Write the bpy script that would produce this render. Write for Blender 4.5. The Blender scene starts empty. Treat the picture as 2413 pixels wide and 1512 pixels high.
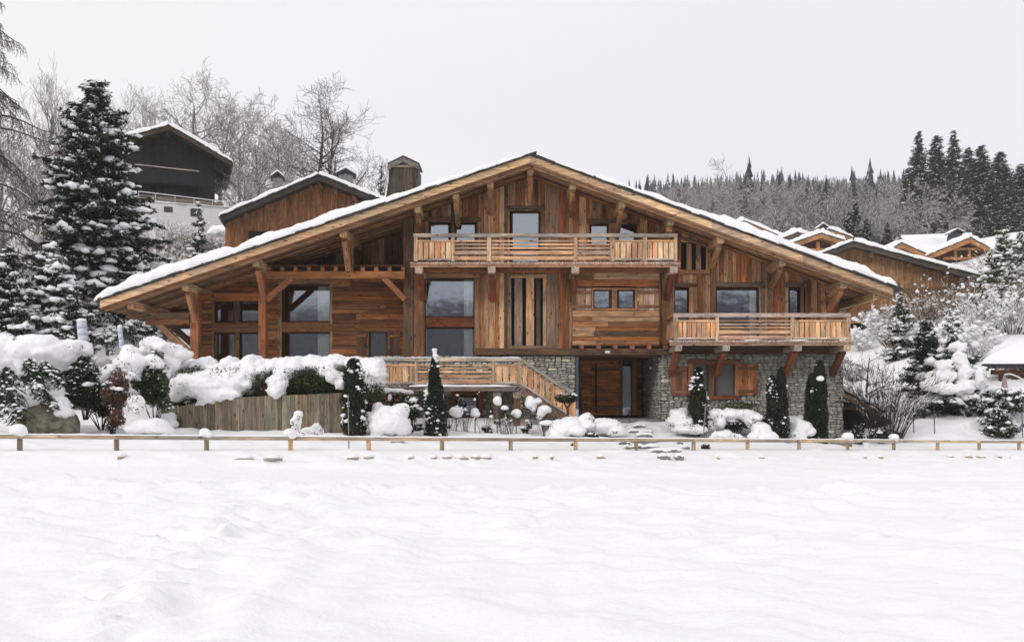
import bpy, bmesh, math, random
import numpy as np
from mathutils import Vector, Matrix

SC = bpy.context.scene
COL = SC.collection
R = math.radians

# ------------------------------------------------------------------ camera, sky, sun, exposure
EYE = 1.6            # eye height (m)
FPX = 2094.0         # focal length in pixels of a 2412 px wide picture
CX, CY = 1206.0, 948.0
cam_d = bpy.data.cameras.new('camera')
cam = bpy.data.objects.new('camera', cam_d)
COL.objects.link(cam)
cam.location = (0, 0, EYE)
cam.rotation_euler = (R(90), 0, 0)
cam_d.sensor_width = 36.0
cam_d.lens = 36.0 * FPX / 2412.0
cam_d.shift_y = (CY - 756.0) / 2412.0
cam_d.clip_start = 0.1
cam_d.clip_end = 6000
SC.camera = cam

SUN_EL, SUN_AZ = 32.0, 222.0      # azimuth: clockwise from +Y
world = bpy.data.worlds.new('World')
SC.world = world
world.use_nodes = True
nt = world.node_tree
nt.nodes.clear()
def N(tree, typ, **kw):
    n = tree.nodes.new(typ)
    for k, v in kw.items():
        if k in ('inp',):
            for i, val in v.items():
                n.inputs[i].default_value = val
        else:
            setattr(n, k, v)
    return n
w_out = N(nt, 'ShaderNodeOutputWorld')
w_sky = N(nt, 'ShaderNodeTexSky', sky_type='NISHITA', sun_disc=False)
w_sky.sun_elevation = R(SUN_EL); w_sky.sun_rotation = R(SUN_AZ)
w_b1 = N(nt, 'ShaderNodeBackground', inp={'Strength': 0.12})
w_b2 = N(nt, 'ShaderNodeBackground', inp={'Strength': 1.0})
w_mix = N(nt, 'ShaderNodeMixShader', inp={0: 0.94})
w_tc = N(nt, 'ShaderNodeTexCoord')
w_sep = N(nt, 'ShaderNodeSeparateXYZ')
w_noise = N(nt, 'ShaderNodeTexNoise', inp={'Scale': 1.1, 'Detail': 3.0, 'Roughness': 0.45})
w_map = N(nt, 'ShaderNodeMapping'); w_map.inputs['Scale'].default_value = (1, 1, 2.2)
nt.links.new(w_tc.outputs['Generated'], w_sep.inputs[0])
nt.links.new(w_tc.outputs['Generated'], w_map.inputs[0])
nt.links.new(w_map.outputs[0], w_noise.inputs['Vector'])
# thick even cloud: faint lavender to warm-white patches, brighter towards the zenith as overcast skies are
w_ramp = N(nt, 'ShaderNodeValToRGB')
w_ramp.color_ramp.elements[0].position = 0.25; w_ramp.color_ramp.elements[0].color = (0.93, 0.92, 0.905, 1)
w_ramp.color_ramp.elements[1].position = 0.75; w_ramp.color_ramp.elements[1].color = (0.85, 0.835, 0.885, 1)
w_add = N(nt, 'ShaderNodeMath', operation='MULTIPLY_ADD', inp={1: 0.30, 2: 0.5})
w_add2 = N(nt, 'ShaderNodeMath', operation='ADD')
w_sc = N(nt, 'ShaderNodeMath', operation='MULTIPLY_ADD', inp={1: 0.6, 2: -0.3})
nt.links.new(w_sep.outputs['X'], w_add.inputs[0])
nt.links.new(w_noise.outputs['Fac'], w_sc.inputs[0])
nt.links.new(w_add.outputs[0], w_add2.inputs[0]); nt.links.new(w_sc.outputs[0], w_add2.inputs[1])
nt.links.new(w_add2.outputs[0], w_ramp.inputs[0])
w_zen = N(nt, 'ShaderNodeMapRange', interpolation_type='SMOOTHSTEP', inp={1: 0.25, 2: 1.0, 3: 1.0, 4: 1.12})
nt.links.new(w_sep.outputs['Z'], w_zen.inputs[0])
w_mul = N(nt, 'ShaderNodeVectorMath', operation='SCALE')
nt.links.new(w_ramp.outputs[0], w_mul.inputs[0]); nt.links.new(w_zen.outputs[0], w_mul.inputs['Scale'])
nt.links.new(w_sky.outputs[0], w_b1.inputs[0]); nt.links.new(w_mul.outputs[0], w_b2.inputs[0])
nt.links.new(w_b1.outputs[0], w_mix.inputs[1]); nt.links.new(w_b2.outputs[0], w_mix.inputs[2])
nt.links.new(w_mix.outputs[0], w_out.inputs[0])

sun_d = bpy.data.lights.new('sun', 'SUN')
sun_d.energy = 0.95; sun_d.angle = R(10); sun_d.color = (1.0, 0.97, 0.93)
sun = bpy.data.objects.new('sun', sun_d); COL.objects.link(sun)
_az = R(SUN_AZ); _el = R(SUN_EL)
_dir = Vector((math.sin(_az) * math.cos(_el), math.cos(_az) * math.cos(_el), math.sin(_el)))
sun.rotation_euler = _dir.to_track_quat('Z', 'Y').to_euler()
SC.view_settings.view_transform = 'Standard'
SC.view_settings.look = 'None'
SC.view_settings.exposure = 0.06
SC.view_settings.gamma = 1.0
SC.view_settings.use_curve_mapping = False
SC.render.engine = 'CYCLES'
SC.cycles.max_bounces = 7
SC.cycles.diffuse_bounces = 3
SC.cycles.glossy_bounces = 3
SC.cycles.volume_bounces = 3
SC.cycles.transparent_max_bounces = 8
SC.cycles.use_denoising = True
random.seed(7)
RNG = np.random.default_rng(11)

# ------------------------------------------------------------------ helpers
def W(x, y, Z):
    """point at depth Z (m from the camera) that the photograph shows at pixel x, y (2412 px wide)"""
    return Vector(((x - CX) / FPX * Z, Z, EYE + (CY - y) / FPX * Z))
def wx(x, Z): return (x - CX) / FPX * Z
def wz(y, Z): return EYE + (CY - y) / FPX * Z

def _hash(ix, iy, seed):
    h = (ix * 374761393 + iy * 668265263 + seed * 1442695041) & 0xffffffff
    h = ((h ^ (h >> 13)) * 1274126177) & 0xffffffff
    return ((h ^ (h >> 16)) & 0xffff) / 65535.0
def vnoise(x, y, seed=0):
    x = np.asarray(x, float); y = np.asarray(y, float)
    ix = np.floor(x).astype(np.int64); iy = np.floor(y).astype(np.int64)
    fx = x - ix; fy = y - iy
    fx = fx * fx * (3 - 2 * fx); fy = fy * fy * (3 - 2 * fy)
    a = _hash(ix, iy, seed); b = _hash(ix + 1, iy, seed)
    c = _hash(ix, iy + 1, seed); d = _hash(ix + 1, iy + 1, seed)
    return (a * (1 - fx) + b * fx) * (1 - fy) + (c * (1 - fx) + d * fx) * fy - 0.5
def fbm(x, y, seed=0, octaves=4, gain=0.5):
    s = 0; a = 1.0
    for o in range(octaves):
        s = s + a * vnoise(np.asarray(x) * 2 ** o + 17.3 * o, np.asarray(y) * 2 ** o - 9.1 * o, seed + o)
        a *= gain
    return s
def sstep(a, b, x):
    t = np.clip((x - a) / (b - a), 0, 1)
    return t * t * (3 - 2 * t)

def mesh_np(name, verts, faces, mats=None, midx=None, smooth=False):
    """verts n x 3 array; faces: m x 3 / m x 4 array, or a list of such arrays"""
    me = bpy.data.meshes.new(name)
    verts = np.asarray(verts, dtype=np.float32)
    if not isinstance(faces, list): faces = [faces]
    faces = [np.asarray(f, dtype=np.int32) for f in faces if len(f)]
    me.vertices.add(len(verts)); me.vertices.foreach_set('co', verts.ravel())
    nl = sum(f.size for f in faces); npoly = sum(len(f) for f in faces)
    me.loops.add(nl); me.polygons.add(npoly)
    me.loops.foreach_set('vertex_index', np.concatenate([f.ravel() for f in faces]))
    tot = np.concatenate([np.full(len(f), f.shape[1], np.int32) for f in faces])
    start = np.concatenate([[0], np.cumsum(tot)[:-1]]).astype(np.int32)
    me.polygons.foreach_set('loop_start', start)
    try: me.polygons.foreach_set('loop_total', tot)
    except Exception: pass
    if midx is not None: me.polygons.foreach_set('material_index', np.asarray(midx, dtype=np.int32))
    if smooth: me.polygons.foreach_set('use_smooth', np.ones(npoly, dtype=bool))
    me.update(calc_edges=True)
    for m in (mats or []): me.materials.append(m)
    return me
def link(name, me, parent=None, loc=None, color=None):
    o = bpy.data.objects.new(name, me)
    COL.objects.link(o)
    if parent is not None: o.parent = parent
    if loc is not None: o.location = loc
    if color is not None: o.color = (*color[:3], 1)
    return o
def tag(o, label=None, cat=None, group=None, kind=None):
    if label: o['label'] = label
    if cat: o['category'] = cat
    if group: o['group'] = group
    if kind: o['kind'] = kind
    return o
def thing(name, label, cat, loc=(0, 0, 0), rz=0.0, group=None):
    o = bpy.data.objects.new(name, None); COL.objects.link(o)
    o.empty_display_size = 0.3
    o.location = loc; o.rotation_euler = (0, 0, rz)
    return tag(o, label, cat, group)
def wempty(name, parent):
    o = bpy.data.objects.new(name, None); COL.objects.link(o); o.parent = parent
    return o

class MB:
    """collects boxes, prisms and tubes into one mesh"""
    def __init__(s): s.v = []; s.f = []
    def add(s, vs, fs):
        n = len(s.v); s.v.extend([tuple(v) for v in vs]); s.f.extend([tuple(i + n for i in f) for f in fs])
    def box(s, x0, x1, y0, y1, z0, z1):
        s.add([(x0, y0, z0), (x1, y0, z0), (x1, y1, z0), (x0, y1, z0), (x0, y0, z1), (x1, y0, z1), (x1, y1, z1), (x0, y1, z1)],
              [(0, 3, 2, 1), (4, 5, 6, 7), (0, 1, 5, 4), (1, 2, 6, 5), (2, 3, 7, 6), (3, 0, 4, 7)])
    def prism(s, poly, y0, y1):
        """polygon of (x, z), counter-clockwise seen from the camera side, from depth y0 (front) to y1"""
        n = len(poly)
        vs = [(x, y0, z) for x, z in poly] + [(x, y1, z) for x, z in poly]
        fs = [tuple(range(n)), tuple(range(2 * n - 1, n - 1, -1))]
        fs += [(i, i + n, (i + 1) % n + n, (i + 1) % n) for i in range(n)]
        s.add(vs, fs)
    def tube(s, p0, p1, r0, r1, n=8, caps=True):
        p0 = Vector(p0); p1 = Vector(p1); d = (p1 - p0)
        if d.length < 1e-6: return
        d.normalize(); a = d.orthogonal().normalized(); b = d.cross(a)
        vs = [p0 + (a * math.cos(2 * math.pi * i / n) + b * math.sin(2 * math.pi * i / n)) * r0 for i in range(n)]
        vs += [p1 + (a * math.cos(2 * math.pi * i / n) + b * math.sin(2 * math.pi * i / n)) * r1 for i in range(n)]
        fs = [(i, (i + 1) % n, (i + 1) % n + n, i + n) for i in range(n)]
        if caps: fs += [tuple(range(n - 1, -1, -1)), tuple(range(n, 2 * n))]
        s.add(vs, fs)
    def mesh(s, name, mat, smooth=False):
        me = bpy.data.meshes.new(name); me.from_pydata(s.v, [], s.f); me.update()
        if smooth: me.polygons.foreach_set('use_smooth', np.ones(len(me.polygons), dtype=bool))
        if mat: me.materials.append(mat)
        return me
    def build(s, name, mat, parent=None, smooth=False, color=None, loc=None):
        return link(name, s.mesh(name, mat, smooth), parent, loc, color)

# ------------------------------------------------------------------ materials
def new_mat(name):
    m = bpy.data.materials.new(name); m.use_nodes = True
    t = m.node_tree; b = t.nodes['Principled BSDF']
    return m, t, b
def L(t, a, b): t.links.new(a, b)

def mat_wood(axis, knots=True):
    """old barn wood; its tone is the object's own colour, grain runs along the given local axis"""
    m, t, b = new_mat('old_wood_' + axis)
    tc = N(t, 'ShaderNodeTexCoord'); oi = N(t, 'ShaderNodeObjectInfo')
    mp = N(t, 'ShaderNodeMapping')
    s = {'x': (1.3, 22, 22), 'z': (22, 22, 1.3), 'y': (22, 1.3, 22)}[axis]
    mp.inputs['Scale'].default_value = s
    off = N(t, 'ShaderNodeVectorMath', operation='MULTIPLY_ADD'); off.inputs[1].default_value = (37.0, 53.0, 71.0)
    L(t, oi.outputs['Random'], off.inputs[0]); L(t, tc.outputs['Object'], off.inputs[2])
    L(t, off.outputs[0], mp.inputs[0])
    n1 = N(t, 'ShaderNodeTexNoise', inp={'Scale': 2.2, 'Detail': 7.0, 'Roughness': 0.68, 'Distortion': 0.6})
    n2 = N(t, 'ShaderNodeTexNoise', inp={'Scale': 0.9, 'Detail': 3.0})
    L(t, mp.outputs[0], n1.inputs['Vector'])
    L(t, off.outputs[0], n2.inputs['Vector'])
    # grain: dark streaks and pale ridges
    r1 = N(t, 'ShaderNodeValToRGB')
    r1.color_ramp.elements[0].position = 0.30; r1.color_ramp.elements[0].color = (0.26, 0.22, 0.20, 1)
    r1.color_ramp.elements[1].position = 0.66; r1.color_ramp.elements[1].color = (1.35, 1.32, 1.28, 1)
    e = r1.color_ramp.elements.new(0.44); e.color = (0.88, 0.84, 0.81, 1)
    L(t, n1.outputs['Fac'], r1.inputs[0])
    r2 = N(t, 'ShaderNodeValToRGB')
    r2.color_ramp.elements[0].position = 0.3; r2.color_ramp.elements[0].color = (0.62, 0.66, 0.72, 1)
    r2.color_ramp.elements[1].position = 0.72; r2.color_ramp.elements[1].color = (1.22, 1.08, 0.94, 1)
    L(t, n2.outputs['Fac'], r2.inputs[0])
    mx = N(t, 'ShaderNodeMixRGB', blend_type='MULTIPLY', inp={0: 1.0})
    L(t, oi.outputs['Color'], mx.inputs[1]); L(t, r1.outputs[0], mx.inputs[2])
    mx2 = N(t, 'ShaderNodeMixRGB', blend_type='MULTIPLY', inp={0: 1.0})
    mp3 = N(t, 'ShaderNodeMapping'); mp3.inputs['Scale'].default_value = {'x': (0.7, 9, 9), 'z': (9, 9, 0.7), 'y': (9, 0.7, 9)}[axis]
    n3 = N(t, 'ShaderNodeTexNoise', inp={'Scale': 1.6, 'Detail': 3.0, 'Roughness': 0.55}); L(t, off.outputs[0], mp3.inputs[0]); L(t, mp3.outputs[0], n3.inputs['Vector'])
    r3 = N(t, 'ShaderNodeValToRGB')       # broad weathering streaks: bleached, bare and tarry
    r3.color_ramp.elements[0].position = 0.36; r3.color_ramp.elements[0].color = (0.50, 0.46, 0.44, 1)
    r3.color_ramp.elements[1].position = 0.64; r3.color_ramp.elements[1].color = (1.28, 1.24, 1.20, 1)
    L(t, n3.outputs['Fac'], r3.inputs[0])
    mx9 = N(t, 'ShaderNodeMixRGB', blend_type='MULTIPLY', inp={0: 0.62}); L(t, mx.outputs[0], mx9.inputs[1]); L(t, r3.outputs[0], mx9.inputs[2])
    L(t, mx9.outputs[0], mx2.inputs[1]); L(t, r2.outputs[0], mx2.inputs[2])
    # knots and nail stains
    mpk = N(t, 'ShaderNodeMapping')
    mpk.inputs['Scale'].default_value = {'x': (2.2, 6, 6), 'z': (6, 6, 2.2), 'y': (6, 2.2, 6)}[axis]
    L(t, off.outputs[0], mpk.inputs[0])
    vo = N(t, 'ShaderNodeTexVoronoi', inp={'Scale': 1.0, 'Randomness': 1.0})
    L(t, mpk.outputs[0], vo.inputs['Vector'])
    kr = N(t, 'ShaderNodeValToRGB')
    kr.color_ramp.elements[0].position = 0.10; kr.color_ramp.elements[0].color = (0.22, 0.15, 0.12, 1)
    kr.color_ramp.elements[1].position = 0.20; kr.color_ramp.elements[1].color = (1, 1, 1, 1)
    L(t, vo.outputs['Distance'], kr.inputs[0])
    mx3 = N(t, 'ShaderNodeMixRGB', blend_type='MULTIPLY', inp={0: 0.9})
    L(t, mx2.outputs[0], mx3.inputs[1]); L(t, kr.outputs[0], mx3.inputs[2])
    L(t, mx3.outputs[0], b.inputs['Base Color'])
    b.inputs['Roughness'].default_value = 0.78
    b.inputs['Specular IOR Level'].default_value = 0.25
    bp = N(t, 'ShaderNodeBump', inp={'Strength': 0.6, 'Distance': 0.012})
    L(t, n1.outputs['Fac'], bp.inputs['Height']); L(t, bp.outputs[0], b.inputs['Normal'])
    return m

def mat_plain(name, color, rough=0.8, scale=6.0, var=0.35, bump=0.3, dist=0.02, color2=None, detail=6.0, spec=0.3, objcol=False):
    m, t, b = new_mat(name)
    tc = N(t, 'ShaderNodeTexCoord')
    n = N(t, 'ShaderNodeTexNoise', inp={'Scale': scale, 'Detail': detail, 'Roughness': 0.6})
    oi = N(t, 'ShaderNodeObjectInfo')
    off = N(t, 'ShaderNodeVectorMath', operation='MULTIPLY_ADD'); off.inputs[1].default_value = (37.0, 53.0, 71.0)
    L(t, oi.outputs['Random'], off.inputs[0]); L(t, tc.outputs['Object'], off.inputs[2])
    L(t, off.outputs[0], n.inputs['Vector'])
    r = N(t, 'ShaderNodeValToRGB')
    c2 = color2 or tuple(c * (1 + var) for c in color)
    if objcol:
        r.color_ramp.elements[0].color = (1 - var, 1 - var, 1 - var, 1); r.color_ramp.elements[1].color = (1 + var,) * 3 + (1,)
    else:
        r.color_ramp.elements[0].color = (*[c * (1 - var) for c in color], 1); r.color_ramp.elements[1].color = (*c2, 1)
    r.color_ramp.elements[0].position = 0.3; r.color_ramp.elements[1].position = 0.7
    L(t, n.outputs['Fac'], r.inputs[0])
    if objcol:
        mx = N(t, 'ShaderNodeMixRGB', blend_type='MULTIPLY', inp={0: 1.0})
        L(t, oi.outputs['Color'], mx.inputs[1]); L(t, r.outputs[0], mx.inputs[2]); L(t, mx.outputs[0], b.inputs['Base Color'])
    else:
        L(t, r.outputs[0], b.inputs['Base Color'])
    b.inputs['Roughness'].default_value = rough; b.inputs['Specular IOR Level'].default_value = spec
    if bump:
        bp = N(t, 'ShaderNodeBump', inp={'Strength': bump, 'Distance': dist})
        L(t, n.outputs['Fac'], bp.inputs['Height']); L(t, bp.outputs[0], b.inputs['Normal'])
    return m

def mat_snow(name='snow', scale=9.0, bump=0.25):
    m, t, b = new_mat(name)
    tc = N(t, 'ShaderNodeTexCoord')
    n = N(t, 'ShaderNodeTexNoise', inp={'Scale': scale, 'Detail': 8.0, 'Roughness': 0.62})
    n2 = N(t, 'ShaderNodeTexNoise', inp={'Scale': 0.35, 'Detail': 3.0})
    L(t, tc.outputs['Object'], n.inputs['Vector']); L(t, tc.outputs['Object'], n2.inputs['Vector'])
    r = N(t, 'ShaderNodeValToRGB')
    r.color_ramp.elements[0].color = (0.88, 0.88, 0.89, 1); r.color_ramp.elements[1].color = (0.93, 0.925, 0.92, 1)
    L(t, n2.outputs['Fac'], r.inputs[0]); L(t, r.outputs[0], b.inputs['Base Color'])
    b.inputs['Roughness'].default_value = 0.7; b.inputs['Specular IOR Level'].default_value = 0.2
    bp = N(t, 'ShaderNodeBump', inp={'Strength': bump, 'Distance': 0.04})
    L(t, n.outputs['Fac'], bp.inputs['Height']); L(t, bp.outputs[0], b.inputs['Normal'])
    return m

M = {}
M['wx'] = mat_wood('x'); M['wz'] = mat_wood('z'); M['wy'] = mat_wood('y')
M['snow'] = mat_snow()
M['snow_ground'] = mat_snow('snow_ground', 7.0, 0.75)
M['slate'] = mat_plain('roof_slate', (0.045, 0.045, 0.047), 0.6, 8, 0.5, 0.4)
M['stone'] = mat_plain('wall_stone', (1, 1, 1), 0.85, 9, 0.38, 0.8, 0.03, objcol=True)
M['mortar'] = mat_plain('mortar', (0.15, 0.14, 0.12), 0.95, 20, 0.4, 0.5)
M['stone_stuff'] = mat_plain('small_wall_stone', (0.39, 0.37, 0.315), 0.85, 5.5, 0.4, 0.8, 0.03, color2=(0.56, 0.54, 0.48), detail=2.0)
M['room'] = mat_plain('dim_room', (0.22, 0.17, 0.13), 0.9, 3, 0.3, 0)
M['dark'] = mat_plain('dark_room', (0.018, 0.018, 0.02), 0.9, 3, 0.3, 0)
M['metal'] = mat_plain('dark_metal', (0.05, 0.05, 0.052), 0.45, 10, 0.3, 0.1, spec=0.5)
M['curtain'] = mat_plain('curtain_cloth', (0.86, 0.90, 0.87), 0.9, 5, 0.08, 0.1)
M['blind'] = mat_plain('roller_blind', (0.20, 0.20, 0.185), 0.55, 8, 0.12, 0)
M['bark'] = mat_plain('bark', (0.075, 0.060, 0.050), 0.9, 9, 0.4, 0.8, 0.02)
M['bark_grey'] = mat_plain('grey_bark', (0.19, 0.17, 0.155), 0.9, 9, 0.4, 0.6, 0.02)
M['needle'] = mat_plain('spruce_needles', (0.020, 0.032, 0.020), 0.75, 1.6, 0.5, 0, color2=(0.045, 0.058, 0.036))
M['thuja'] = mat_plain('thuja_needles', (0.016, 0.022, 0.013), 0.75, 3, 0.5, 0, color2=(0.040, 0.050, 0.026))
M['leaf'] = mat_plain('evergreen_leaves', (0.030, 0.050, 0.016), 0.55, 2.0, 0.5, 0, color2=(0.095, 0.125, 0.040))
M['leaf_dark'] = mat_plain('dark_leaves', (0.016, 0.022, 0.014), 0.6, 2.0, 0.5, 0, color2=(0.045, 0.055, 0.030))
M['leaf_rust'] = mat_plain('rust_leaves', (0.085, 0.038, 0.026), 0.65, 2.0, 0.5, 0, color2=(0.19, 0.10, 0.07))
M['twig'] = mat_plain('brown_twigs', (0.15, 0.095, 0.055), 0.8, 3, 0.4, 0, color2=(0.27, 0.18, 0.11))
M['twig_dark'] = mat_plain('dark_twigs', (0.05, 0.042, 0.038), 0.85, 3, 0.4, 0)
M['far_green'] = mat_plain('far_conifers', (0.016, 0.024, 0.022), 0.9, 0.05, 0.5, 0, color2=(0.04, 0.052, 0.045))
M['far_grey'] = mat_plain('far_bare_wood', (0.095, 0.088, 0.085), 0.9, 0.05, 0.4, 0)
M['rock'] = mat_plain('boulder_rock', (0.13, 0.125, 0.09), 0.9, 5, 0.5, 0.9, 0.06, color2=(0.30, 0.28, 0.20))
M['edge_stone'] = mat_plain('tan_edge_stone', (0.36, 0.31, 0.25), 0.9, 8, 0.3, 0.4, 0.02, color2=(0.50, 0.44, 0.36))
M['flag'] = mat_plain('grey_flagstone', (0.20, 0.20, 0.195), 0.8, 6, 0.35, 0.6, 0.02)
M['render_white'] = mat_plain('white_render', (0.72, 0.70, 0.70), 0.9, 4, 0.06, 0.1)
M['black_wood'] = mat_plain('black_planks', (1, 1, 1), 0.75, 5, 0.35, 0.3, objcol=True)
M['white_metal'] = mat_plain('white_metal', (0.72, 0.72, 0.73), 0.5, 5, 0.05, 0)
M['wrap'] = mat_plain('pale_wrap', (0.62, 0.66, 0.76), 0.6, 12, 0.10, 0.5, 0.02)
M['parasol'] = mat_plain('parasol_cloth', (0.36, 0.28, 0.26), 0.9, 12, 0.2, 0.3)
def mat_glass():
    m, t, b = new_mat('window_glass')
    out = t.nodes['Material Output']; t.nodes.remove(b)
    gl = N(t, 'ShaderNodeBsdfGlossy', inp={'Color': (0.80, 0.86, 0.95, 1), 'Roughness': 0.02})
    tr = N(t, 'ShaderNodeBsdfTransparent', inp={'Color': (0.98, 0.99, 0.99, 1)})
    mx = N(t, 'ShaderNodeMixShader')
    lw = N(t, 'ShaderNodeLayerWeight', inp={'Blend': 0.35})
    mr = N(t, 'ShaderNodeMapRange', inp={1: 0.0, 2: 1.0, 3: 0.40, 4: 0.95})
    L(t, lw.outputs['Fresnel'], mr.inputs[0]); L(t, mr.outputs[0], mx.inputs[0])
    tc = N(t, 'ShaderNodeTexCoord'); n = N(t, 'ShaderNodeTexNoise', inp={'Scale': 1.2, 'Detail': 1.0})
    bp = N(t, 'ShaderNodeBump', inp={'Strength': 0.03, 'Distance': 0.02})
    L(t, tc.outputs['Object'], n.inputs['Vector']); L(t, n.outputs['Fac'], bp.inputs['Height']); L(t, bp.outputs[0], gl.inputs['Normal'])
    L(t, tr.outputs[0], mx.inputs[1]); L(t, gl.outputs[0], mx.inputs[2]); L(t, mx.outputs[0], out.inputs[0])
    return m
M['glass'] = mat_glass()

# wood tones (linear albedo)
TAN = [(0.38, 0.24, 0.14), (0.33, 0.205, 0.12), (0.45, 0.30, 0.185), (0.29, 0.195, 0.125)]
BROWN = [(0.21, 0.105, 0.05), (0.17, 0.085, 0.042), (0.26, 0.135, 0.065), (0.12, 0.065, 0.038)]
GREY = [(0.26, 0.195, 0.14), (0.19, 0.145, 0.105), (0.33, 0.26, 0.195), (0.13, 0.095, 0.07)]
RUST = [(0.30, 0.125, 0.055), (0.26, 0.10, 0.045), (0.34, 0.16, 0.08)]
DARKW = [(0.075, 0.045, 0.03), (0.10, 0.06, 0.04)]
PALE = [(0.55, 0.36, 0.22), (0.50, 0.33, 0.21), (0.60, 0.42, 0.28), (0.52, 0.31, 0.17)]
SILVER = [(0.42, 0.39, 0.36), (0.36, 0.34, 0.31), (0.46, 0.42, 0.37)]
POSTR = [(0.26, 0.108, 0.048), (0.23, 0.10, 0.048)]
LOG = [(0.20, 0.085, 0.034), (0.16, 0.07, 0.03), (0.24, 0.105, 0.042), (0.12, 0.058, 0.03)]
WOODK = 1.42
def tone(*pal):
    c = random.choice(random.choice(pal)); k = random.uniform(0.76, 1.26) * WOODK
    return tuple(min(0.9, x * k * random.uniform(0.96, 1.04)) for x in c)

def jit(a): return random.uniform(-a, a)
def prism_part(name, parent, poly, y0, y1, mat, color, jitter=0.004):
    """a piece with an outline of (x, z) points; its own origin at its middle"""
    cx = sum(p[0] for p in poly) / len(poly); cz = sum(p[1] for p in poly) / len(poly); cy = (y0 + y1) / 2
    mb = MB(); mb.prism([(x - cx + jit(jitter), z - cz + jit(jitter)) for x, z in poly], y0 - cy, y1 - cy)
    return mb.build(name, mat, parent, color=color, loc=(cx, cy, cz))
def rect_part(name, parent, x0, x1, z0, z1, y0, y1, mat, color, jitter=0.003):
    return prism_part(name, parent, [(x0, z0), (x1, z0), (x1, z1), (x0, z1)], y0, y1, mat, color, jitter)
def beam(name, parent, p0, p1, w, h, mat=None, color=(0.3, 0.2, 0.1), up=(0, 0, 1), bev=0.15, jitter=0.003):
    """squared timber from p0 to p1, w across, h along `up`; chamfered edges, grain along its length"""
    p0 = Vector(p0); p1 = Vector(p1); d = p1 - p0; ln = d.length; ex = d.normalized()
    up = Vector(up); ey = up.cross(ex)
    if ey.length < 1e-3: ey = Vector((0, 1, 0)).cross(ex)
    ey.normalize(); ez = ex.cross(ey)
    c = min(w, h) * bev
    prof = [(-w/2 + c, -h/2), (w/2 - c, -h/2), (w/2, -h/2 + c), (w/2, h/2 - c), (w/2 - c, h/2), (-w/2 + c, h/2), (-w/2, h/2 - c), (-w/2, -h/2 + c)]
    n = len(prof); vs = []
    for sx in (-ln / 2, ln / 2):
        vs += [(sx, a + jit(jitter), b_ + jit(jitter)) for a, b_ in prof]
    fs = [tuple(range(n - 1, -1, -1)), tuple(range(n, 2 * n))] + [(i, (i + 1) % n, (i + 1) % n + n, i + n) for i in range(n)]
    me = bpy.data.meshes.new(name); me.from_pydata(vs, [], fs); me.update(); me.materials.append(mat or M['wx'])
    o = link(name, me, parent, color=color)
    m = Matrix((ex, ey, ez)).transposed().to_4x4(); m.translation = (p0 + p1) / 2
    o.matrix_local = m
    return o

# ------------------------------------------------------------------ ground
def fence_y(X): return 20.0 + (np.clip(X, -16, 24) + 11.09) * 0.4147
KPX = np.array([-900, 0, 300, 600, 900, 1350, 1700, 2000, 2200, 2412, 3300], float)
KZ = np.array([34, 40, 50, 65, 80, 110, 200, 400, 700, 900, 3000], float)
KH = np.array([
    [1.2, 1.3, 1.3, 1.3, 1.2, 0.9, 0.9, 0.15, 0.45, 0.8, 1.2],
    [3.3, 3.3, 3.1, 2.0, 1.2, 1.0, 1.0, 1.0, 1.9, 2.6, 3.2],
    [6.5, 6.5, 6.0, 4.6, 3.0, 2.5, 2.5, 3.2, 4.6, 5.4, 6.0],
    [12., 12., 11.6, 10., 8.0, 6.0, 6.0, 6.6, 8.0, 9.2, 10.],
    [18.6, 18.4, 17.4, 15.6, 12., 9.5, 9.5, 10.6, 12.2, 13.6, 15.],
    [27., 27., 27., 25.5, 20., 15., 15., 17.5, 20., 22., 24.],
    [40., 40., 40., 40., 35., 32., 36., 38., 39., 42., 46.],
    [58., 58., 58., 58., 62., 75., 85., 88., 86., 90., 95.],
    [90., 90., 90., 90., 110, 150, 163, 160, 158, 160, 165],
    [20., 20., 20., 20., 60., 100, 110, 110, 110, 110, 110],
    [-90, -90, -90, -90, -90, -90, -90, -90, -90, -90, -90]], float)
def H_far(X, Y):
    px = X / np.maximum(Y, 1.0) * FPX + CX
    px = np.clip(px, KPX[0], KPX[-1] - 1e-3); z = np.clip(Y, KZ[0], KZ[-1] - 1e-3)
    i = np.searchsorted(KPX, px, side='right') - 1; j = np.searchsorted(KZ, z, side='right') - 1
    i = np.clip(i, 0, len(KPX) - 2); j = np.clip(j, 0, len(KZ) - 2)
    u = (px - KPX[i]) / (KPX[i + 1] - KPX[i]); v = (z - KZ[j]) / (KZ[j + 1] - KZ[j])
    u = u * u * (3 - 2 * u)
    return (KH[j, i] * (1 - u) + KH[j, i + 1] * u) * (1 - v) + (KH[j + 1, i] * (1 - u) + KH[j + 1, i + 1] * u) * v
PXN = np.array([-20., -16, -12, -8, -5, -2, 0.5, 2.5, 5.5, 8, 11, 13.5, 17, 22, 30])   # X knots of the garden just behind the fence
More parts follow.
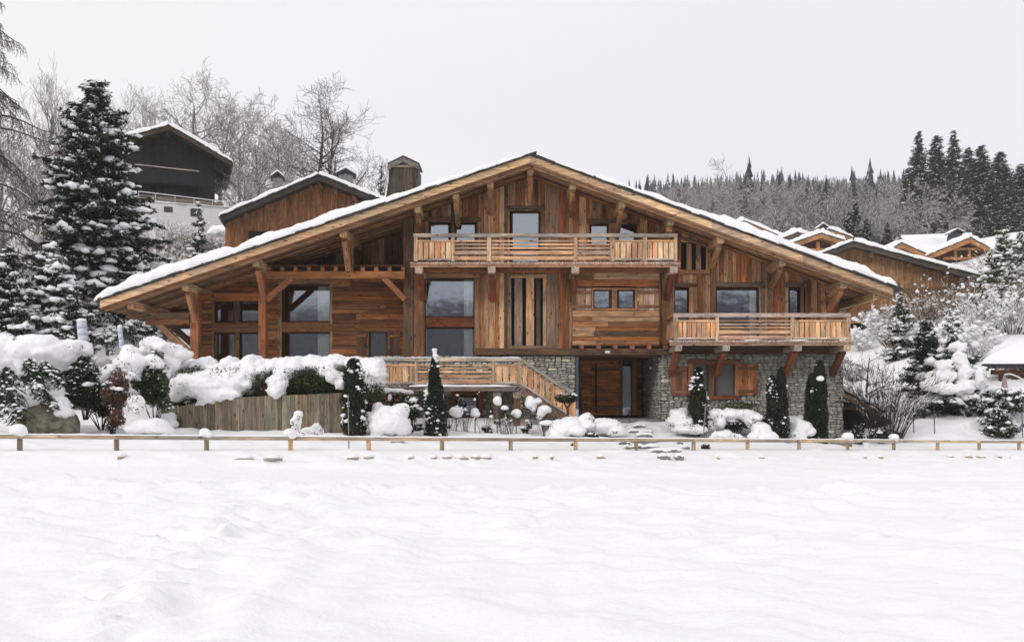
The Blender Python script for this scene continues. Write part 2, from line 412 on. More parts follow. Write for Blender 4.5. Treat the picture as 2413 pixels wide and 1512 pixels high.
def H_base(X, Y):
    X = np.asarray(X, float); Y = np.asarray(Y, float)
    yf = fence_y(X)
    ff = 0.42 - 0.022 * (np.clip(X, -18, 26) + 11.09)
    near = ff * sstep(12.5, 1.0, yf - Y) + 0.0
    near = near + 0.10 * sstep(2.8, 1.8, yf - Y)                       # bank in front of the fence
    t = Y - yf
    yb = np.maximum(34.0, yf + 3.0)
    far = H_far(X, np.maximum(Y, 34.0))
    edge = H_far(X, np.full_like(Y, 34.0))
    k = sstep(0.6, 1.0, np.clip(t / np.maximum(yb - yf, 0.5), 0, 1)) * 0.35 + 0.65 * np.clip(t / np.maximum(yb - yf, 0.5), 0, 1)
    g = (ff + 0.10) * (1 - k) + edge * k
    z = np.where(t < 0, near, np.where(Y < yb, g, far))
    # road: a flattened strip in the field
    r = sstep(1.9, 1.2, np.abs(Y - 17.6 - 0.012 * X))
    road_on = sstep(0.0, -1.2, t + 1.6)
    z = z - 0.07 * r * road_on
    return z
def H_detail(X, Y):
    X = np.asarray(X, float); Y = np.asarray(Y, float)
    t = Y - fence_y(X)
    road = sstep(2.0, 1.3, np.abs(Y - 17.6 - 0.012 * X)) * sstep(0.0, -1.2, t + 1.6)
    fld = sstep(0, -0.6, t)
    a = X * 0.80 - Y * 0.6; b = X * 0.6 + Y * 0.80
    d = 0.085 * fbm(a * 0.55, b * 1.5, 3, 5, 0.5) + 0.055 * fbm(X * 2.3, Y * 2.3, 9, 4, 0.6)
    # trampled lumps: a broken band running from the lower left up to the right
    px = X / np.maximum(Y, 1) * FPX + CX
    band = np.exp(-((px - (330 + (15 - Y) * -8 + 900 * np.clip((Y - 6) / 22, 0, 1))) / 190) ** 2) * sstep(4.5, 6.5, Y) * sstep(16, 13, Y)
    lum = np.abs(fbm(X * 1.9 + 5, Y * 1.9, 21, 3, 0.55))
    d = d + band * (0.05 - 0.34 * lum) + 0.025 * band * fbm(X * 5, Y * 5, 71, 3)
    d = d + 0.07 * sstep(0.12, 0.3, fbm(X * 1.4, Y * 2.8, 33, 2)) * sstep(6, 11, Y) * sstep(17, 15, Y)
    # a walked track: two ragged lines of footprints
    rt = random.Random(12)
    for k in range(46):
        f = k / 45.0; pxk = 330 + 420 * f + rt.uniform(-28, 28); pyk = 1500 - 345 * f; Yk = 1.5 * FPX / (pyk - CY); Xk = (pxk - CX) / FPX * Yk + (0.16 if k % 2 else -0.16)
        r2 = ((X - Xk) / 0.22) ** 2 + ((Y - Yk) / 0.30) ** 2
        d = d - rt.uniform(0.035, 0.07) * np.exp(-r2) + rt.uniform(0.01, 0.025) * np.exp(-((np.sqrt(r2) - 1.7) / 0.6) ** 2)
    # lumpy windrow at both edges of the road
    e = np.exp(-((Y - 15.3 - 0.012 * X) / 0.55) ** 2) + np.exp(-((t + 3.2) / 0.5) ** 2) * 0.8
    d = d + e * (0.05 + 0.22 * np.maximum(0, fbm(X * 3.1, Y * 3.1, 41, 3, 0.6)))
    d = d * fld * (1 - 0.85 * road)
    d = d + road * (0.018 * fbm(X * 0.5, Y * 6, 47, 3) )
    gd = sstep(0, 1.5, t)
    d = d + gd * (0.16 * fbm(X * 0.9, Y * 0.9, 51, 4, 0.55)) * sstep(300, 30, Y)
    d = d + sstep(45, 120, Y) * 1.2 * fbm(X * 0.06, Y * 0.06, 61, 4)
    return d
def H(X, Y): return float(H_base(np.array([X]), np.array([Y]))[0] + H_detail(np.array([X]), np.array([Y]))[0])
def Hs(X, Y): return float(H_base(np.array([X], float), np.array([Y], float))[0])

def ground_hit(x, y, Z0=16.0, Z1=36.0):
    """depth at which the view ray through a pixel meets the snow"""
    Zs = np.arange(Z0, Z1, 0.1); X = (x - CX) / FPX * Zs; h = H_base(X, Zs) + H_detail(X, Zs)
    k = np.nonzero(EYE + (CY - y) / FPX * Zs <= h)[0]
    return float(Zs[k[0]]) if len(k) else Z1
# ------------------------------------------------------------------ ground sheet
def axis(segs):
    out = []
    for a, b, st in segs:
        n = max(1, int(round((b - a) / st)))
        out += list(np.linspace(a, b, n, endpoint=False))
    return out + [segs[-1][1]]
gx = np.array(axis([(-900, -300, 100), (-300, -100, 20), (-100, -40, 3.0), (-40, -20, 0.5), (-20, 24, 0.11), (24, 44, 0.5), (44, 120, 3.0), (120, 400, 20), (400, 900, 100)]))
gy = np.array(axis([(-60, 0, 6), (0, 4, 0.5), (4, 12, 0.06), (12, 22, 0.09), (22, 36, 0.13), (36, 60, 0.5), (60, 130, 2.0), (130, 300, 8), (300, 1000, 35)]))
GX, GY = np.meshgrid(gx, gy)
GZ = H_base(GX, GY) + H_detail(GX, GY)
foot = (GX > -12.3) & (GX < 12.7) & (GY > 34.9) & (GY < 47)
GZ = np.where(foot, np.minimum(GZ, 0.3), GZ)
under = (GX > -4.6) & (GX < 2.6) & (GY > 32.6) & (GY < 34.95)
GZ = np.where(under, np.minimum(GZ, 1.02), GZ)
porch = (GX > 2.45) & (GX < 5.9) & (GY > 33.9) & (GY < 39)
GZ = np.where(porch, np.minimum(GZ, 0.75), GZ)
nx_, ny_ = len(gx), len(gy)
idx = np.arange(nx_ * ny_).reshape(ny_, nx_)
gf = np.stack([idx[:-1, :-1], idx[:-1, 1:], idx[1:, 1:], idx[1:, :-1]], axis=-1).reshape(-1, 4)
ground = link('snow_field', mesh_np('snow_field', np.stack([GX, GY, GZ], -1).reshape(-1, 3), gf, [M['snow_ground']], smooth=True))
tag(ground, kind='structure')

# ------------------------------------------------------------------ the big chalet
YF, YW = 32.5, 34.5
XR = wx(1250, YF); ZR = wz(367, YF)            # ridge, top of the bargeboard
SL, SR = 0.3366, 0.3646
XL_END = wx(235, YF); XR_END = wx(2104, YF)
def roof_top(X): return ZR - (XR - X) * SL if X < XR else ZR - (X - XR) * SR
SOF = 0.27
def soffit(X): return roof_top(X) - SOF
chalet = thing('chalet', 'large timber and stone chalet with three balconies under one wide snowy roof', 'chalet', (0, 0, 0))

wall = wempty('wall', chalet)
core = MB()
def px_rect(x0, y0, x1, y1, Z):      # -> X0, X1, z0, z1
    return wx(x0, Z), wx(x1, Z), wz(y1, Z), wz(y0, Z)
def planks(parent, xa, xb, ybot, Z, holes, pal, ytop=None, wmin=0.12, wmax=0.27, thick=0.045, mat='wz', maxw=None):
    """upright planks from the soffit (or ytop) down to ybot, leaving out the openings"""
    X = wx(xa, Z); XE = wx(xb, Z); zb = wz(ybot, Z); hs = [px_rect(*h, Z) for h in holes]
    while X < XE - 0.02:
        w = min(random.uniform(wmin, wmax), XE - X)
        if XE - X - w < 0.08: w = XE - X
        xs, xe = X, X + w
        cuts = sorted({xs, xe} | {h[i] for h in hs for i in (0, 1) if xs + 0.03 < h[i] < xe - 0.03})
        for a, b in zip(cuts[:-1], cuts[1:]):
            mid = (a + b) / 2
            blk = sorted([(h[2], h[3]) for h in hs if h[0] - 0.03 <= mid <= h[1] + 0.03])
            segs = []; z = zb
            topa = soffit(a) if ytop is None else wz(ytop, Z); topb = soffit(b) if ytop is None else wz(ytop, Z)
            tm = max(topa, topb)
            for h0, h1 in blk:
                if h0 > z + 0.03: segs.append((z, min(h0, tm)))
                z = max(z, h1)
            if z < min(topa, topb) - 0.05: segs.append((z, None))
            for s0, s1 in segs:
                if s1 is not None and s1 >= tm: s1 = None
                ta, tb = (topa, topb) if s1 is None else (s1, s1)
                y = Z - random.choice((0, 0, 0.008, 0.016, 0.024))
                g = 0.004
                rw = prism_part('plank', parent, [(a + g, s0), (b - g, s0), (b - g, tb), (a + g, ta)], y - thick, Z + 0.001, M[mat], tone(*pal))
                core.prism([(a, s0), (b, s0), (b, tb), (a, ta)], Z + 0.003, Z + 0.10)
        X = xe
def logs(parent, xa, xb, ya, yb, Z, holes, pal, hmin=0.11, hmax=0.23, thick=0.07, side=True):
    """lying planks between ya (top) and yb (bottom)"""
    x0, x1, z0, z1 = px_rect(xa, ya, xb, yb, Z); hs = [px_rect(*h, Z) for h in holes]
    z = z0
    while z < z1 - 0.02:
        h = min(random.uniform(hmin, hmax), z1 - z)
        if z1 - z - h < 0.07: h = z1 - z
        cuts = sorted({z, z + h} | {q[i] for q in hs for i in (2, 3) if z + 0.03 < q[i] < z + h - 0.03})
        for a, b in zip(cuts[:-1], cuts[1:]):
            mid = (a + b) / 2; x = x0
            segs = []
            for q in sorted([q for q in hs if q[2] - 0.03 <= mid <= q[3] + 0.03]):
                if q[0] > x + 0.03: segs.append((x, q[0]))
                x = max(x, q[1])
            if x < x1 - 0.03: segs.append((x, x1))
            for s0, s1 in segs:
                parts = [(s0, s1)]
                if s1 - s0 > 2.2 and random.random() < 0.5:
                    c = random.uniform(s0 + 0.7, s1 - 0.7); parts = [(s0, c), (c, s1)]
                for p0, p1 in parts:
                    y = Z - random.choice((0, 0.01, 0.02))
                    beam('plank', parent, (p0 + 0.002, y - thick / 2, mid), (p1 - 0.002, y - thick / 2, mid), thick, b - a - 0.008, M['wx'], tone(*pal), bev=0.16)
                core.prism([(s0, a), (s1, a), (s1, b), (s0, b)], Z + 0.003, Z + 0.10)
        z += h

# openings of the main front (photo pixels)
OP = dict(
    w_small_l=(1011, 524, 1061, 570), w_small_l2=(1071, 524, 1123, 570),
    w_door=(1202, 497, 1273, 620),
    w_small_r=(1388, 528, 1433, 575), w_small_r2=(1453, 528, 1497, 575),
    slit_up=(1604, 572, 1662, 637),
    big=(988, 645, 1130, 842), slit=(1196, 647, 1287, 824), bay=(1350, 640, 1552, 824),
    r1=(1584, 677, 1632, 790), r2=(1682, 677, 1787, 790), r3=(1856, 677, 1892, 790))
planks(wall, 990, 1350, 822, YW, [OP[k] for k in ('w_small_l', 'w_small_l2', 'w_door', 'big', 'slit')], [TAN, TAN, BROWN, BROWN, GREY, GREY, RUST])
planks(wall, 1350, 1975, 812, YW, [OP[k] for k in ('w_small_r', 'w_small_r2', 'bay', 'slit_up', 'r1', 'r2', 'r3')], [TAN, BROWN, BROWN, GREY, RUST, TAN])
# heavy upright posts standing proud of the front
for x0, x1, ya, yb, col in [(951, 975, 0, 842, (0.17, 0.115, 0.075)), (976, 999, 0, 842, (0.26, 0.13, 0.07)),
                            (1556, 1584, 640, 812, (0.27, 0.155, 0.085)), (1672, 1684, 577, 800, (0.19, 0.11, 0.065)),
                            (1806, 1818, 640, 806, (0.20, 0.12, 0.07)), (1908, 1922, 650, 806, (0.36, 0.21, 0.12)), (1930, 1944, 655, 806, (0.36, 0.22, 0.13))]:
    xm = wx((x0 + x1) / 2, YW); top = soffit(xm) - 0.02 if ya == 0 else wz(ya, YW)
    beam('post', wall, (xm, YW - 0.10, wz(yb, YW)), (xm, YW - 0.10, top), 0.14, (x1 - x0) / FPX * YW, M['wx'], col, up=(1, 0, 0), bev=0.1)
# left wing: lying planks, set back
YL = 35.6
logs(wall, 470, 960, 650, 856, YL, [(500, 706, 616, 850), (660, 664, 782, 850), (867, 778, 915, 850)], [LOG, LOG, BROWN])
planks(wall, 468, 632, 655, YL, [], [DARKW, BROWN])
planks(wall, 628, 955, 640, 36.4, [], [BROWN, GREY, DARKW], wmin=0.2, wmax=0.36)
# bay above the front door: lying planks, standing forward
YB = 34.15
logs(wall, 1348, 1552, 641, 813, YB, [(1393, 679, 1500, 731)], [TAN, BROWN, LOG, TAN, DARKW], hmin=0.13, hmax=0.26)
rect_part('bay_underside', wall, wx(1348, YB), wx(1552, YB), wz(814, YB) - 0.03, wz(814, YB), YB - 0.05, YW, M['wx'], (0.12, 0.07, 0.04))
for x0 in (1350, 1552):
    rect_part('bay_cheek', wall, wx(x0, YB) - 0.03, wx(x0, YB) + 0.03, wz(813, YB), wz(641, YB), YB - 0.01, YW, M['wz'], (0.24, 0.14, 0.08))
for i in range(6):
    x = 1369 + i * 39.5
    beam('joist', wall, (wx(x, YB), YB - 0.26, wz(818, YB)), (wx(x, YB), YW, wz(818, YB)), 0.16, 0.17, M['wx'], (0.33, 0.16, 0.09))
core.build('wall_core', M['dark'], wall)
# long dark sill beam under the planks
beam('sill_beam', wall, (wx(1120, 34.4), 34.33, wz(829, 34.4)), (wx(1590, 34.4), 34.33, wz(829, 34.4)), 0.34, 0.26, M['wx'], (0.15, 0.10, 0.07), bev=0.06)
beam('sill_beam', wall, (wx(1560, 34.4), 34.36, wz(825, 34.4)), (wx(1986, 34.4), 34.36, wz(825, 34.4)), 0.30, 0.32, M['wx'], (0.10, 0.07, 0.05), bev=0.06)
sg = MB(); sg.box(wx(1425, 34.15), wx(1437, 34.15), 34.13, 34.15, wz(832, 34.15), wz(826, 34.15))
sg.build('house_plate', M['white_metal'], wall)

rect_part('bay_back', wall, wx(1345, YW), wx(1560, YW), wz(842, YW), wz(806, YW), YW - 0.12, YW + 0.1, M['wx'], (0.10, 0.06, 0.04))
Xl_, Xr_ = wx(471, YL), wx(1968, YW)
ev = MB(); ev.prism([(Xl_, 0.3), (Xr_, 0.3), (Xr_, soffit(Xr_) - 0.02), (XR, soffit(XR) - 0.02), (Xl_, soffit(Xl_) - 0.02)], 40.4, 46.2)
ev.build('back_wall', M['dark'], wall)
ev = MB(); ev.prism([(Xl_, 0.3), (Xl_ + 0.2, 0.3), (Xl_ + 0.2, soffit(Xl_) - 0.0), (Xl_, soffit(Xl_) - 0.04)], YL + 0.02, 46.2); ev.build('side_wall', M['wy'], wall, color=(0.22, 0.13, 0.075))
ev = MB(); ev.prism([(Xr_ - 0.2, 3.0), (Xr_, 3.0), (Xr_, soffit(Xr_) - 0.04), (Xr_ - 0.2, soffit(Xr_ - 0.2) - 0.04)], YW + 0.15, 46.2); ev.build('side_wall', M['dark'], wall)
xg = wx(952, YW)
ev = MB(); ev.prism([(xg, 1.0), (xg + 0.15, 1.0), (xg + 0.15, soffit(xg)), (xg, soffit(xg) - 0.03)], YW + 0.12, 36.5); ev.build('return_wall', M['wy'], wall, color=(0.22, 0.14, 0.085))
# --- windows
def window(rx, Z, panes, casing, cas_col, lintel=None, curtain=None, depth=0.16, frame_col=(0.09, 0.05, 0.035), mull=None, inner=0.035, transoms=(), room=2.4, name='window'):
    """rx = opening in pixels at depth Z; panes = list of glass rectangles; casing = widths (l, t, r, b) of the surround boards in m"""
    x0, x1, z0, z1 = px_rect(*rx, Z)
    w = wempty(name, chalet)
    l, t, r_, b_ = casing
    if l: beam('casing', w, (x0 + l / 2, Z - 0.035, z0), (x0 + l / 2, Z - 0.035, z1 - t), 0.09, l, M['wx'], tone([cas_col]), up=(1, 0, 0), bev=0.08)
    if r_: beam('casing', w, (x1 - r_ / 2, Z - 0.035, z0), (x1 - r_ / 2, Z - 0.035, z1 - t), 0.09, r_, M['wx'], tone([cas_col]), up=(1, 0, 0), bev=0.08)
    if t: beam('casing', w, (x0, Z - 0.045, z1 - t / 2), (x1, Z - 0.045, z1 - t / 2), 0.11, t, M['wx'], tone([cas_col]), bev=0.08)
    if b_: beam('sill', w, (x0 - 0.04, Z - 0.05, z0 + b_ / 2), (x1 + 0.04, Z - 0.05, z0 + b_ / 2), 0.15, b_, M['wx'], tone([cas_col]), bev=0.08)
    if lintel:
        a, bb, c, d = px_rect(*lintel, Z)
        beam('lintel', w, (a, Z - 0.06, (c + d) / 2), (bb, Z - 0.06, (c + d) / 2), 0.14, d - c, M['wx'], tone([(0.12, 0.085, 0.06)]), bev=0.1)
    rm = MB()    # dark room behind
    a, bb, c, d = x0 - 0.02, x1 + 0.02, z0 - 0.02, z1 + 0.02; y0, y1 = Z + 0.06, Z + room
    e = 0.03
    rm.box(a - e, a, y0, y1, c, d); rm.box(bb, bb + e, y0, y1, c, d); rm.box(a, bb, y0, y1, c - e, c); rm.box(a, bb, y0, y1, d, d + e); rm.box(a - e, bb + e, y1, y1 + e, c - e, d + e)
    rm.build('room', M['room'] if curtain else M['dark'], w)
    for q in panes:
        a, bb, c, d = px_rect(*q, Z + depth)
        fr = MB(); f = inner * 2
        ya, yb = Z + depth - 0.04, Z + depth + 0.05
        fr.box(a - f, a, ya, yb, c - f, d + f); fr.box(bb, bb + f, ya, yb, c - f, d + f)
        fr.box(a, bb, ya, yb, c - f, c); fr.box(a, bb, ya, yb, d, d + f)
        fo = fr.build('frame', M['wz'], w, color=frame_col)
        pn = MB(); yg = Z + depth; pn.add([(a - .005, yg, c - .005), (bb + .005, yg, c - .005), (bb + .005, yg, d + .005), (a - .005, yg, d + .005)], [(0, 1, 2, 3)])
        pn.build('pane', M['glass'], w)
    for tr in transoms:
        a, bb, c, d = px_rect(*tr[:4], Z)
        beam('transom', w, (a, Z + 0.0, (c + d) / 2), (bb, Z + 0.0, (c + d) / 2), 0.16, d - c, M['wx'], tr[4], bev=0.08)
    if mull:
        for mx in mull:
            a, bb, c, d = px_rect(*mx[:4], Z)
            beam('mullion', w, ((a + bb) / 2, Z, c), ((a + bb) / 2, Z, d), 0.16, bb - a, M['wx'], mx[4], up=(1, 0, 0), bev=0.1)
    for cu in (curtain or []):
        a, bb, c, d = px_rect(*cu, Z + depth + 0.16)
        n = max(6, int((bb - a) / 0.028)); vs = []; fc = []
        for i in range(n + 1):
            xx = a + (bb - a) * i / n; yy = Z + depth + 0.14 + 0.035 * math.sin(i * 1.55) + jit(0.006)
            vs += [(xx, yy, c), (xx, yy + jit(0.01), d)]
        for i in range(n): fc.append((2 * i, 2 * i + 2, 2 * i + 3, 2 * i + 1))
        link('curtain', mesh_np('curtain', vs, np.array(fc), [M['curtain']], smooth=True), w)
    return w

C1 = (0.30, 0.20, 0.12)
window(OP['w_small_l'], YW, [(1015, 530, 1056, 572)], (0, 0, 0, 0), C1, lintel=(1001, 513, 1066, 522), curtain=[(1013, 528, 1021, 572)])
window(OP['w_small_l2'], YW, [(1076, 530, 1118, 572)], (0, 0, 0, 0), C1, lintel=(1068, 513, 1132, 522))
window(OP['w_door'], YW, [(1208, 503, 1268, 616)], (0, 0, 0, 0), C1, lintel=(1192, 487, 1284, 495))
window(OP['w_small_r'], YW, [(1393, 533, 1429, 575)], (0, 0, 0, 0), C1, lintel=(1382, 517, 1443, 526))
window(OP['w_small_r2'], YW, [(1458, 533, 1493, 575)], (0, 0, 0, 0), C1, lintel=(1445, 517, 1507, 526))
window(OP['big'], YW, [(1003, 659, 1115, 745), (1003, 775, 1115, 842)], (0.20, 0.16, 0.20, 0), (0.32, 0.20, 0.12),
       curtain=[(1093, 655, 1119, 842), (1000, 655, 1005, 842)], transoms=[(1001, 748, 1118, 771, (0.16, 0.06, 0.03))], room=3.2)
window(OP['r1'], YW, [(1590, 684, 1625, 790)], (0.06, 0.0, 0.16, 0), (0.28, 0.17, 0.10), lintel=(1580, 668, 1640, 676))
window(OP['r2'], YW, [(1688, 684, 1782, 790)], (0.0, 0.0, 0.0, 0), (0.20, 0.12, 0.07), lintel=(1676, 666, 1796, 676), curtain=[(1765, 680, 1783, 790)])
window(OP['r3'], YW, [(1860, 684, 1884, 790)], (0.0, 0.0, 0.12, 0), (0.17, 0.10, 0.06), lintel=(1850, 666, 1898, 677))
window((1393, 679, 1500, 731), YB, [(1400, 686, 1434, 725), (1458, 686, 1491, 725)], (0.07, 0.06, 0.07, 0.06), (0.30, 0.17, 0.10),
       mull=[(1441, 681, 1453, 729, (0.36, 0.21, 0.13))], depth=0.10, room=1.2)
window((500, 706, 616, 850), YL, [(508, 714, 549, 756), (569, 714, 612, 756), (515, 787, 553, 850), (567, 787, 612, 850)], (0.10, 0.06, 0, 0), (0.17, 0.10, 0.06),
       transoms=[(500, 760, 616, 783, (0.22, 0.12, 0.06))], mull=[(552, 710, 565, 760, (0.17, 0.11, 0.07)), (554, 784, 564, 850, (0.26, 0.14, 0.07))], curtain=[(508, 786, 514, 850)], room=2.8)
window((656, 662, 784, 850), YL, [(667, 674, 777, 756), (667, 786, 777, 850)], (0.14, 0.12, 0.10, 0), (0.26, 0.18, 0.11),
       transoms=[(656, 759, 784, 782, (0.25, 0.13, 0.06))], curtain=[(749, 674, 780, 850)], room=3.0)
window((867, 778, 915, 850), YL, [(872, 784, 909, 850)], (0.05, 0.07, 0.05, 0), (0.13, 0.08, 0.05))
def shutter(x0, y0, x1, y1, Z, n, pal, rails=(0.12, 0.85)):
    a, b, c, d = px_rect(x0, y0, x1, y1, Z)
    s = wempty('shutter', chalet)
    for i in range(n):
        xa = a + (b - a) * i / n; xb = a + (b - a) * (i + 1) / n
        rect_part('board', s, xa + 0.003, xb - 0.003, c, d, Z - 0.10, Z - 0.065, M['wz'], tone(*pal))
    for f in rails:
        zz = c + (d - c) * f
        beam('ledge', s, (a - 0.01, Z - 0.115, zz), (b + 0.01, Z - 0.115, zz), 0.03, 0.11, M['wx'], tone([(0.19, 0.10, 0.06)]))
for sx_ in ((1346, 1391), (1504, 1552)):
    shutter(sx_[0], 680, sx_[1], 731, YB, 4, [[(0.40, 0.32, 0.26)], [(0.12, 0.07, 0.045)], [(0.30, 0.2, 0.13)]], rails=(0.16, 0.80))
shutter(840, 780, 864, 850, YL, 3, [DARKW]); shutter(919, 782, 943, 850, YL, 3, [DARKW])
shutter(1579, 862, 1617, 932, 34.35, 3, [[(0.16, 0.075, 0.05)]]); shutter(1738, 858, 1783, 930, 34.35, 4, [RUST, BROWN])

# slatted openings: planks with black gaps
def slats(op, gaps, Z, frame=True, cas=(0.3, 0.21, 0.13)):
    s = wempty('slatted_opening', chalet)
    x0, x1, z0, z1 = px_rect(*op, Z)
    dk = MB(); dk.box(x0 + 0.01, x1 - 0.01, Z + 0.12, Z + 0.16, z0 + 0.01, z1 - 0.01); dk.build('dark_void', M['dark'], s)
    if frame:
        for xx in (x0 + 0.07, x1 - 0.07): beam('casing', s, (xx, Z - 0.04, z0), (xx, Z - 0.04, z1 - 0.13), 0.10, 0.14, M['wx'], tone([cas]), up=(1, 0, 0))
        beam('casing', s, (x0, Z - 0.04, z1 - 0.065), (x1, Z - 0.04, z1 - 0.065), 0.11, 0.13, M['wx'], tone([cas]))
        beam('casing', s, (x0, Z - 0.04, z0 + 0.08), (x1, Z - 0.04, z0 + 0.08), 0.12, 0.16, M['wx'], tone([cas]))
    for a, b in gaps:
        xa, xb = wx(a, Z), wx(b, Z)
        rect_part('slat', s, xa, xb, z0 + 0.03, z1 - 0.03, Z - 0.03, Z + 0.02, M['wz'], tone(GREY, TAN))
slats(OP['slit'], [(1212, 1230), (1239, 1258), (1263, 1273)], YW)
slats((1604, 572, 1662, 637), [(1617, 1629), (1639, 1651)], YW, frame=False)
beam('lintel', wall, (wx(1590, YW), YW - 0.07, wz(556, YW)), (wx(1666, YW), YW - 0.07, wz(581, YW)), 0.14, 0.12, M['wx'], (0.24, 0.15, 0.09))
beam('girt', wall, (wx(1584, YW), YW - 0.09, wz(642, YW)), (wx(1670, YW), YW - 0.09, wz(642, YW)), 0.18, 0.18, M['wx'], (0.33, 0.18, 0.10))

# --- roof
roof = wempty('roof', chalet)
YBK = 46.5
def slope_pts(side):
    return (XL_END, XR) if side < 0 else (XR, XR_END)
# bargeboards, in lengths butted together
for side in (-1, 1):
    a, b = slope_pts(side); n = 4
    for i in range(n):
        xa = a + (b - a) * i / n; xb = a + (b - a) * (i + 1) / n
        prism_part('fascia', roof, [(xa, roof_top(xa) - 0.25), (xb, roof_top(xb) - 0.25), (xb, roof_top(xb)), (xa, roof_top(xa))], YF, YF + 0.05, M['wx'], tone([(0.50, 0.37, 0.25)]), 0.002)
    # boards of the underside, running down the slope, each one a board
    yy = YF + 0.05; k = 0
    while yy < 36.9:
        w = random.uniform(0.17, 0.26); k += 1
        y1 = yy + w - 0.008; t0 = SOF + (0.035 if k % 2 else 0.0) 
        prism_part('soffit_board', roof, [(a, roof_top(a) - t0), (b, roof_top(b) - t0), (b, roof_top(b) - t0 + 0.05), (a, roof_top(a) - t0 + 0.05)], yy, y1, M['wx'],
                   tone(TAN, BROWN, [(0.30, 0.19, 0.11)]), 0.002)
        yy += w
    # a rafter pair close behind the bargeboard
    prism_part('rafter', roof, [(a + 0.12, roof_top(a + .12) - 0.42), (b, roof_top(b) - 0.42), (b, roof_top(b) - 0.24), (a + 0.12, roof_top(a + .12) - 0.24)], YF + 0.12, YF + 0.26, M['wx'], (0.30, 0.19, 0.115), 0.002)
    dk = MB(); dk.prism([(a, roof_top(a) - 0.22), (b, roof_top(b) - 0.22), (b, roof_top(b) - 0.012), (a, roof_top(a) - 0.012)], YF + 0.055, YBK)
    dk.build('roof_deck', M['slate'], roof)
# jagged edge of slates over the bargeboards
for side in (-1, 1):
    a, b = slope_pts(side); sl = MB(); x = a - 0.05 if side < 0 else a
    sg_ = SL if side < 0 else -SR
    while x < b + (0.05 if side > 0 else 0):
        w = random.uniform(0.14, 0.26); t = random.uniform(0.02, 0.04)
        for lay in range(3):
            o1 = jit(0.03); z = roof_top(x) + 0.004 + lay * 0.028
            ln = w * 1.5
            y0 = YF - 0.08 + jit(0.025)
            sl.add([(x, y0, z), (x + ln, y0, z + ln * sg_), (x + ln, YF + 0.9, z + ln * sg_), (x, YF + 0.9, z),
                    (x, y0, z + t), (x + ln, y0, z + ln * sg_ + t), (x + ln, YF + 0.9, z + ln * sg_ + t), (x, YF + 0.9, z + t)],
                   [(0, 3, 2, 1), (4, 5, 6, 7), (0, 1, 5, 4), (1, 2, 6, 5), (2, 3, 7, 6), (3, 0, 4, 7)])
        x += w
    so = sl.build('slate_edge', M['slate'], roof); so['kind'] = 'stuff'
def snow_slab(name, parent, fn, x0, x1, y0, y1, thick, nu=150, nv=26, mat='snow', seed=1, hang=0.0, dz=0.10):
    """snow lying on a surface z = fn(x): rounded, uneven edges"""
    us = np.linspace(0, 1, nu); vs_ = np.linspace(0, 1, nv) ** 2.0
    U, V = np.meshgrid(us, vs_)
    X = x0 + (x1 - x0) * U; Y = y0 + (y1 - y0) * V
    base = np.vectorize(fn)(X)
    th = thick(U) if callable(thick) else thick
    dY = (Y - y0); dX = np.minimum(X - x0, x1 - X); dYb = y1 - Y
    n = fbm(X * 1.1, Y * 1.1 + 7, seed, 4)
    prof = np.sqrt(np.clip(1 - (1 - np.clip(dY / 0.20, 0, 1)) ** 2, 0, 1)) * np.sqrt(np.clip(1 - (1 - np.clip(dX / 0.22, 0, 1)) ** 2, 0, 1))
    Z = base + dz + th * prof * (1 + 0.75 * n + 0.25 * fbm(X * 3.7, Y * 2.5, seed + 9, 2))
    Yo = Y + np.where(dY < 0.25, 1, 0) * 0.16 * fbm(X * 1.7, X * 0 + seed, seed + 3, 3) * (1 - np.clip(dY / 0.25, 0, 1))
    top = np.stack([X, Yo, Z], -1).reshape(-1, 3)
    bot = np.stack([X, Yo + 0.02, base + dz * 0.5], -1).reshape(-1, 3)
    i = np.arange(nu * nv).reshape(nv, nu)
    f = np.stack([i[:-1, :-1], i[:-1, 1:], i[1:, 1:], i[1:, :-1]], -1).reshape(-1, 4)
    m_ = nu * nv
    def rim(r):
        return np.stack([r[:-1] + m_, r[1:] + m_, r[1:], r[:-1]], -1)
    fr = np.concatenate([f, rim(i[0]), rim(i[:, -1]), rim(i[::-1, 0]), rim(i[-1, ::-1])])
    return link(name, mesh_np(name, np.concatenate([top, bot]), fr, [M[mat]], smooth=True), parent)
snow_slab('snow_cover', roof, roof_top, XL_END - 0.18, XR - 0.02, YF - 0.12, YBK, lambda u: 0.36 * np.clip(1 - u, 0, 1) ** 0.5 * 1.0 + 0.01, seed=5, nu=260)
snow_slab('snow_cover', roof, roof_top, XR + 0.9, XR_END + 0.18, YF - 0.09, YBK, lambda u: 0.36 * np.clip(u, 0, 1) ** 0.55 + 0.012, seed=8, nu=220)

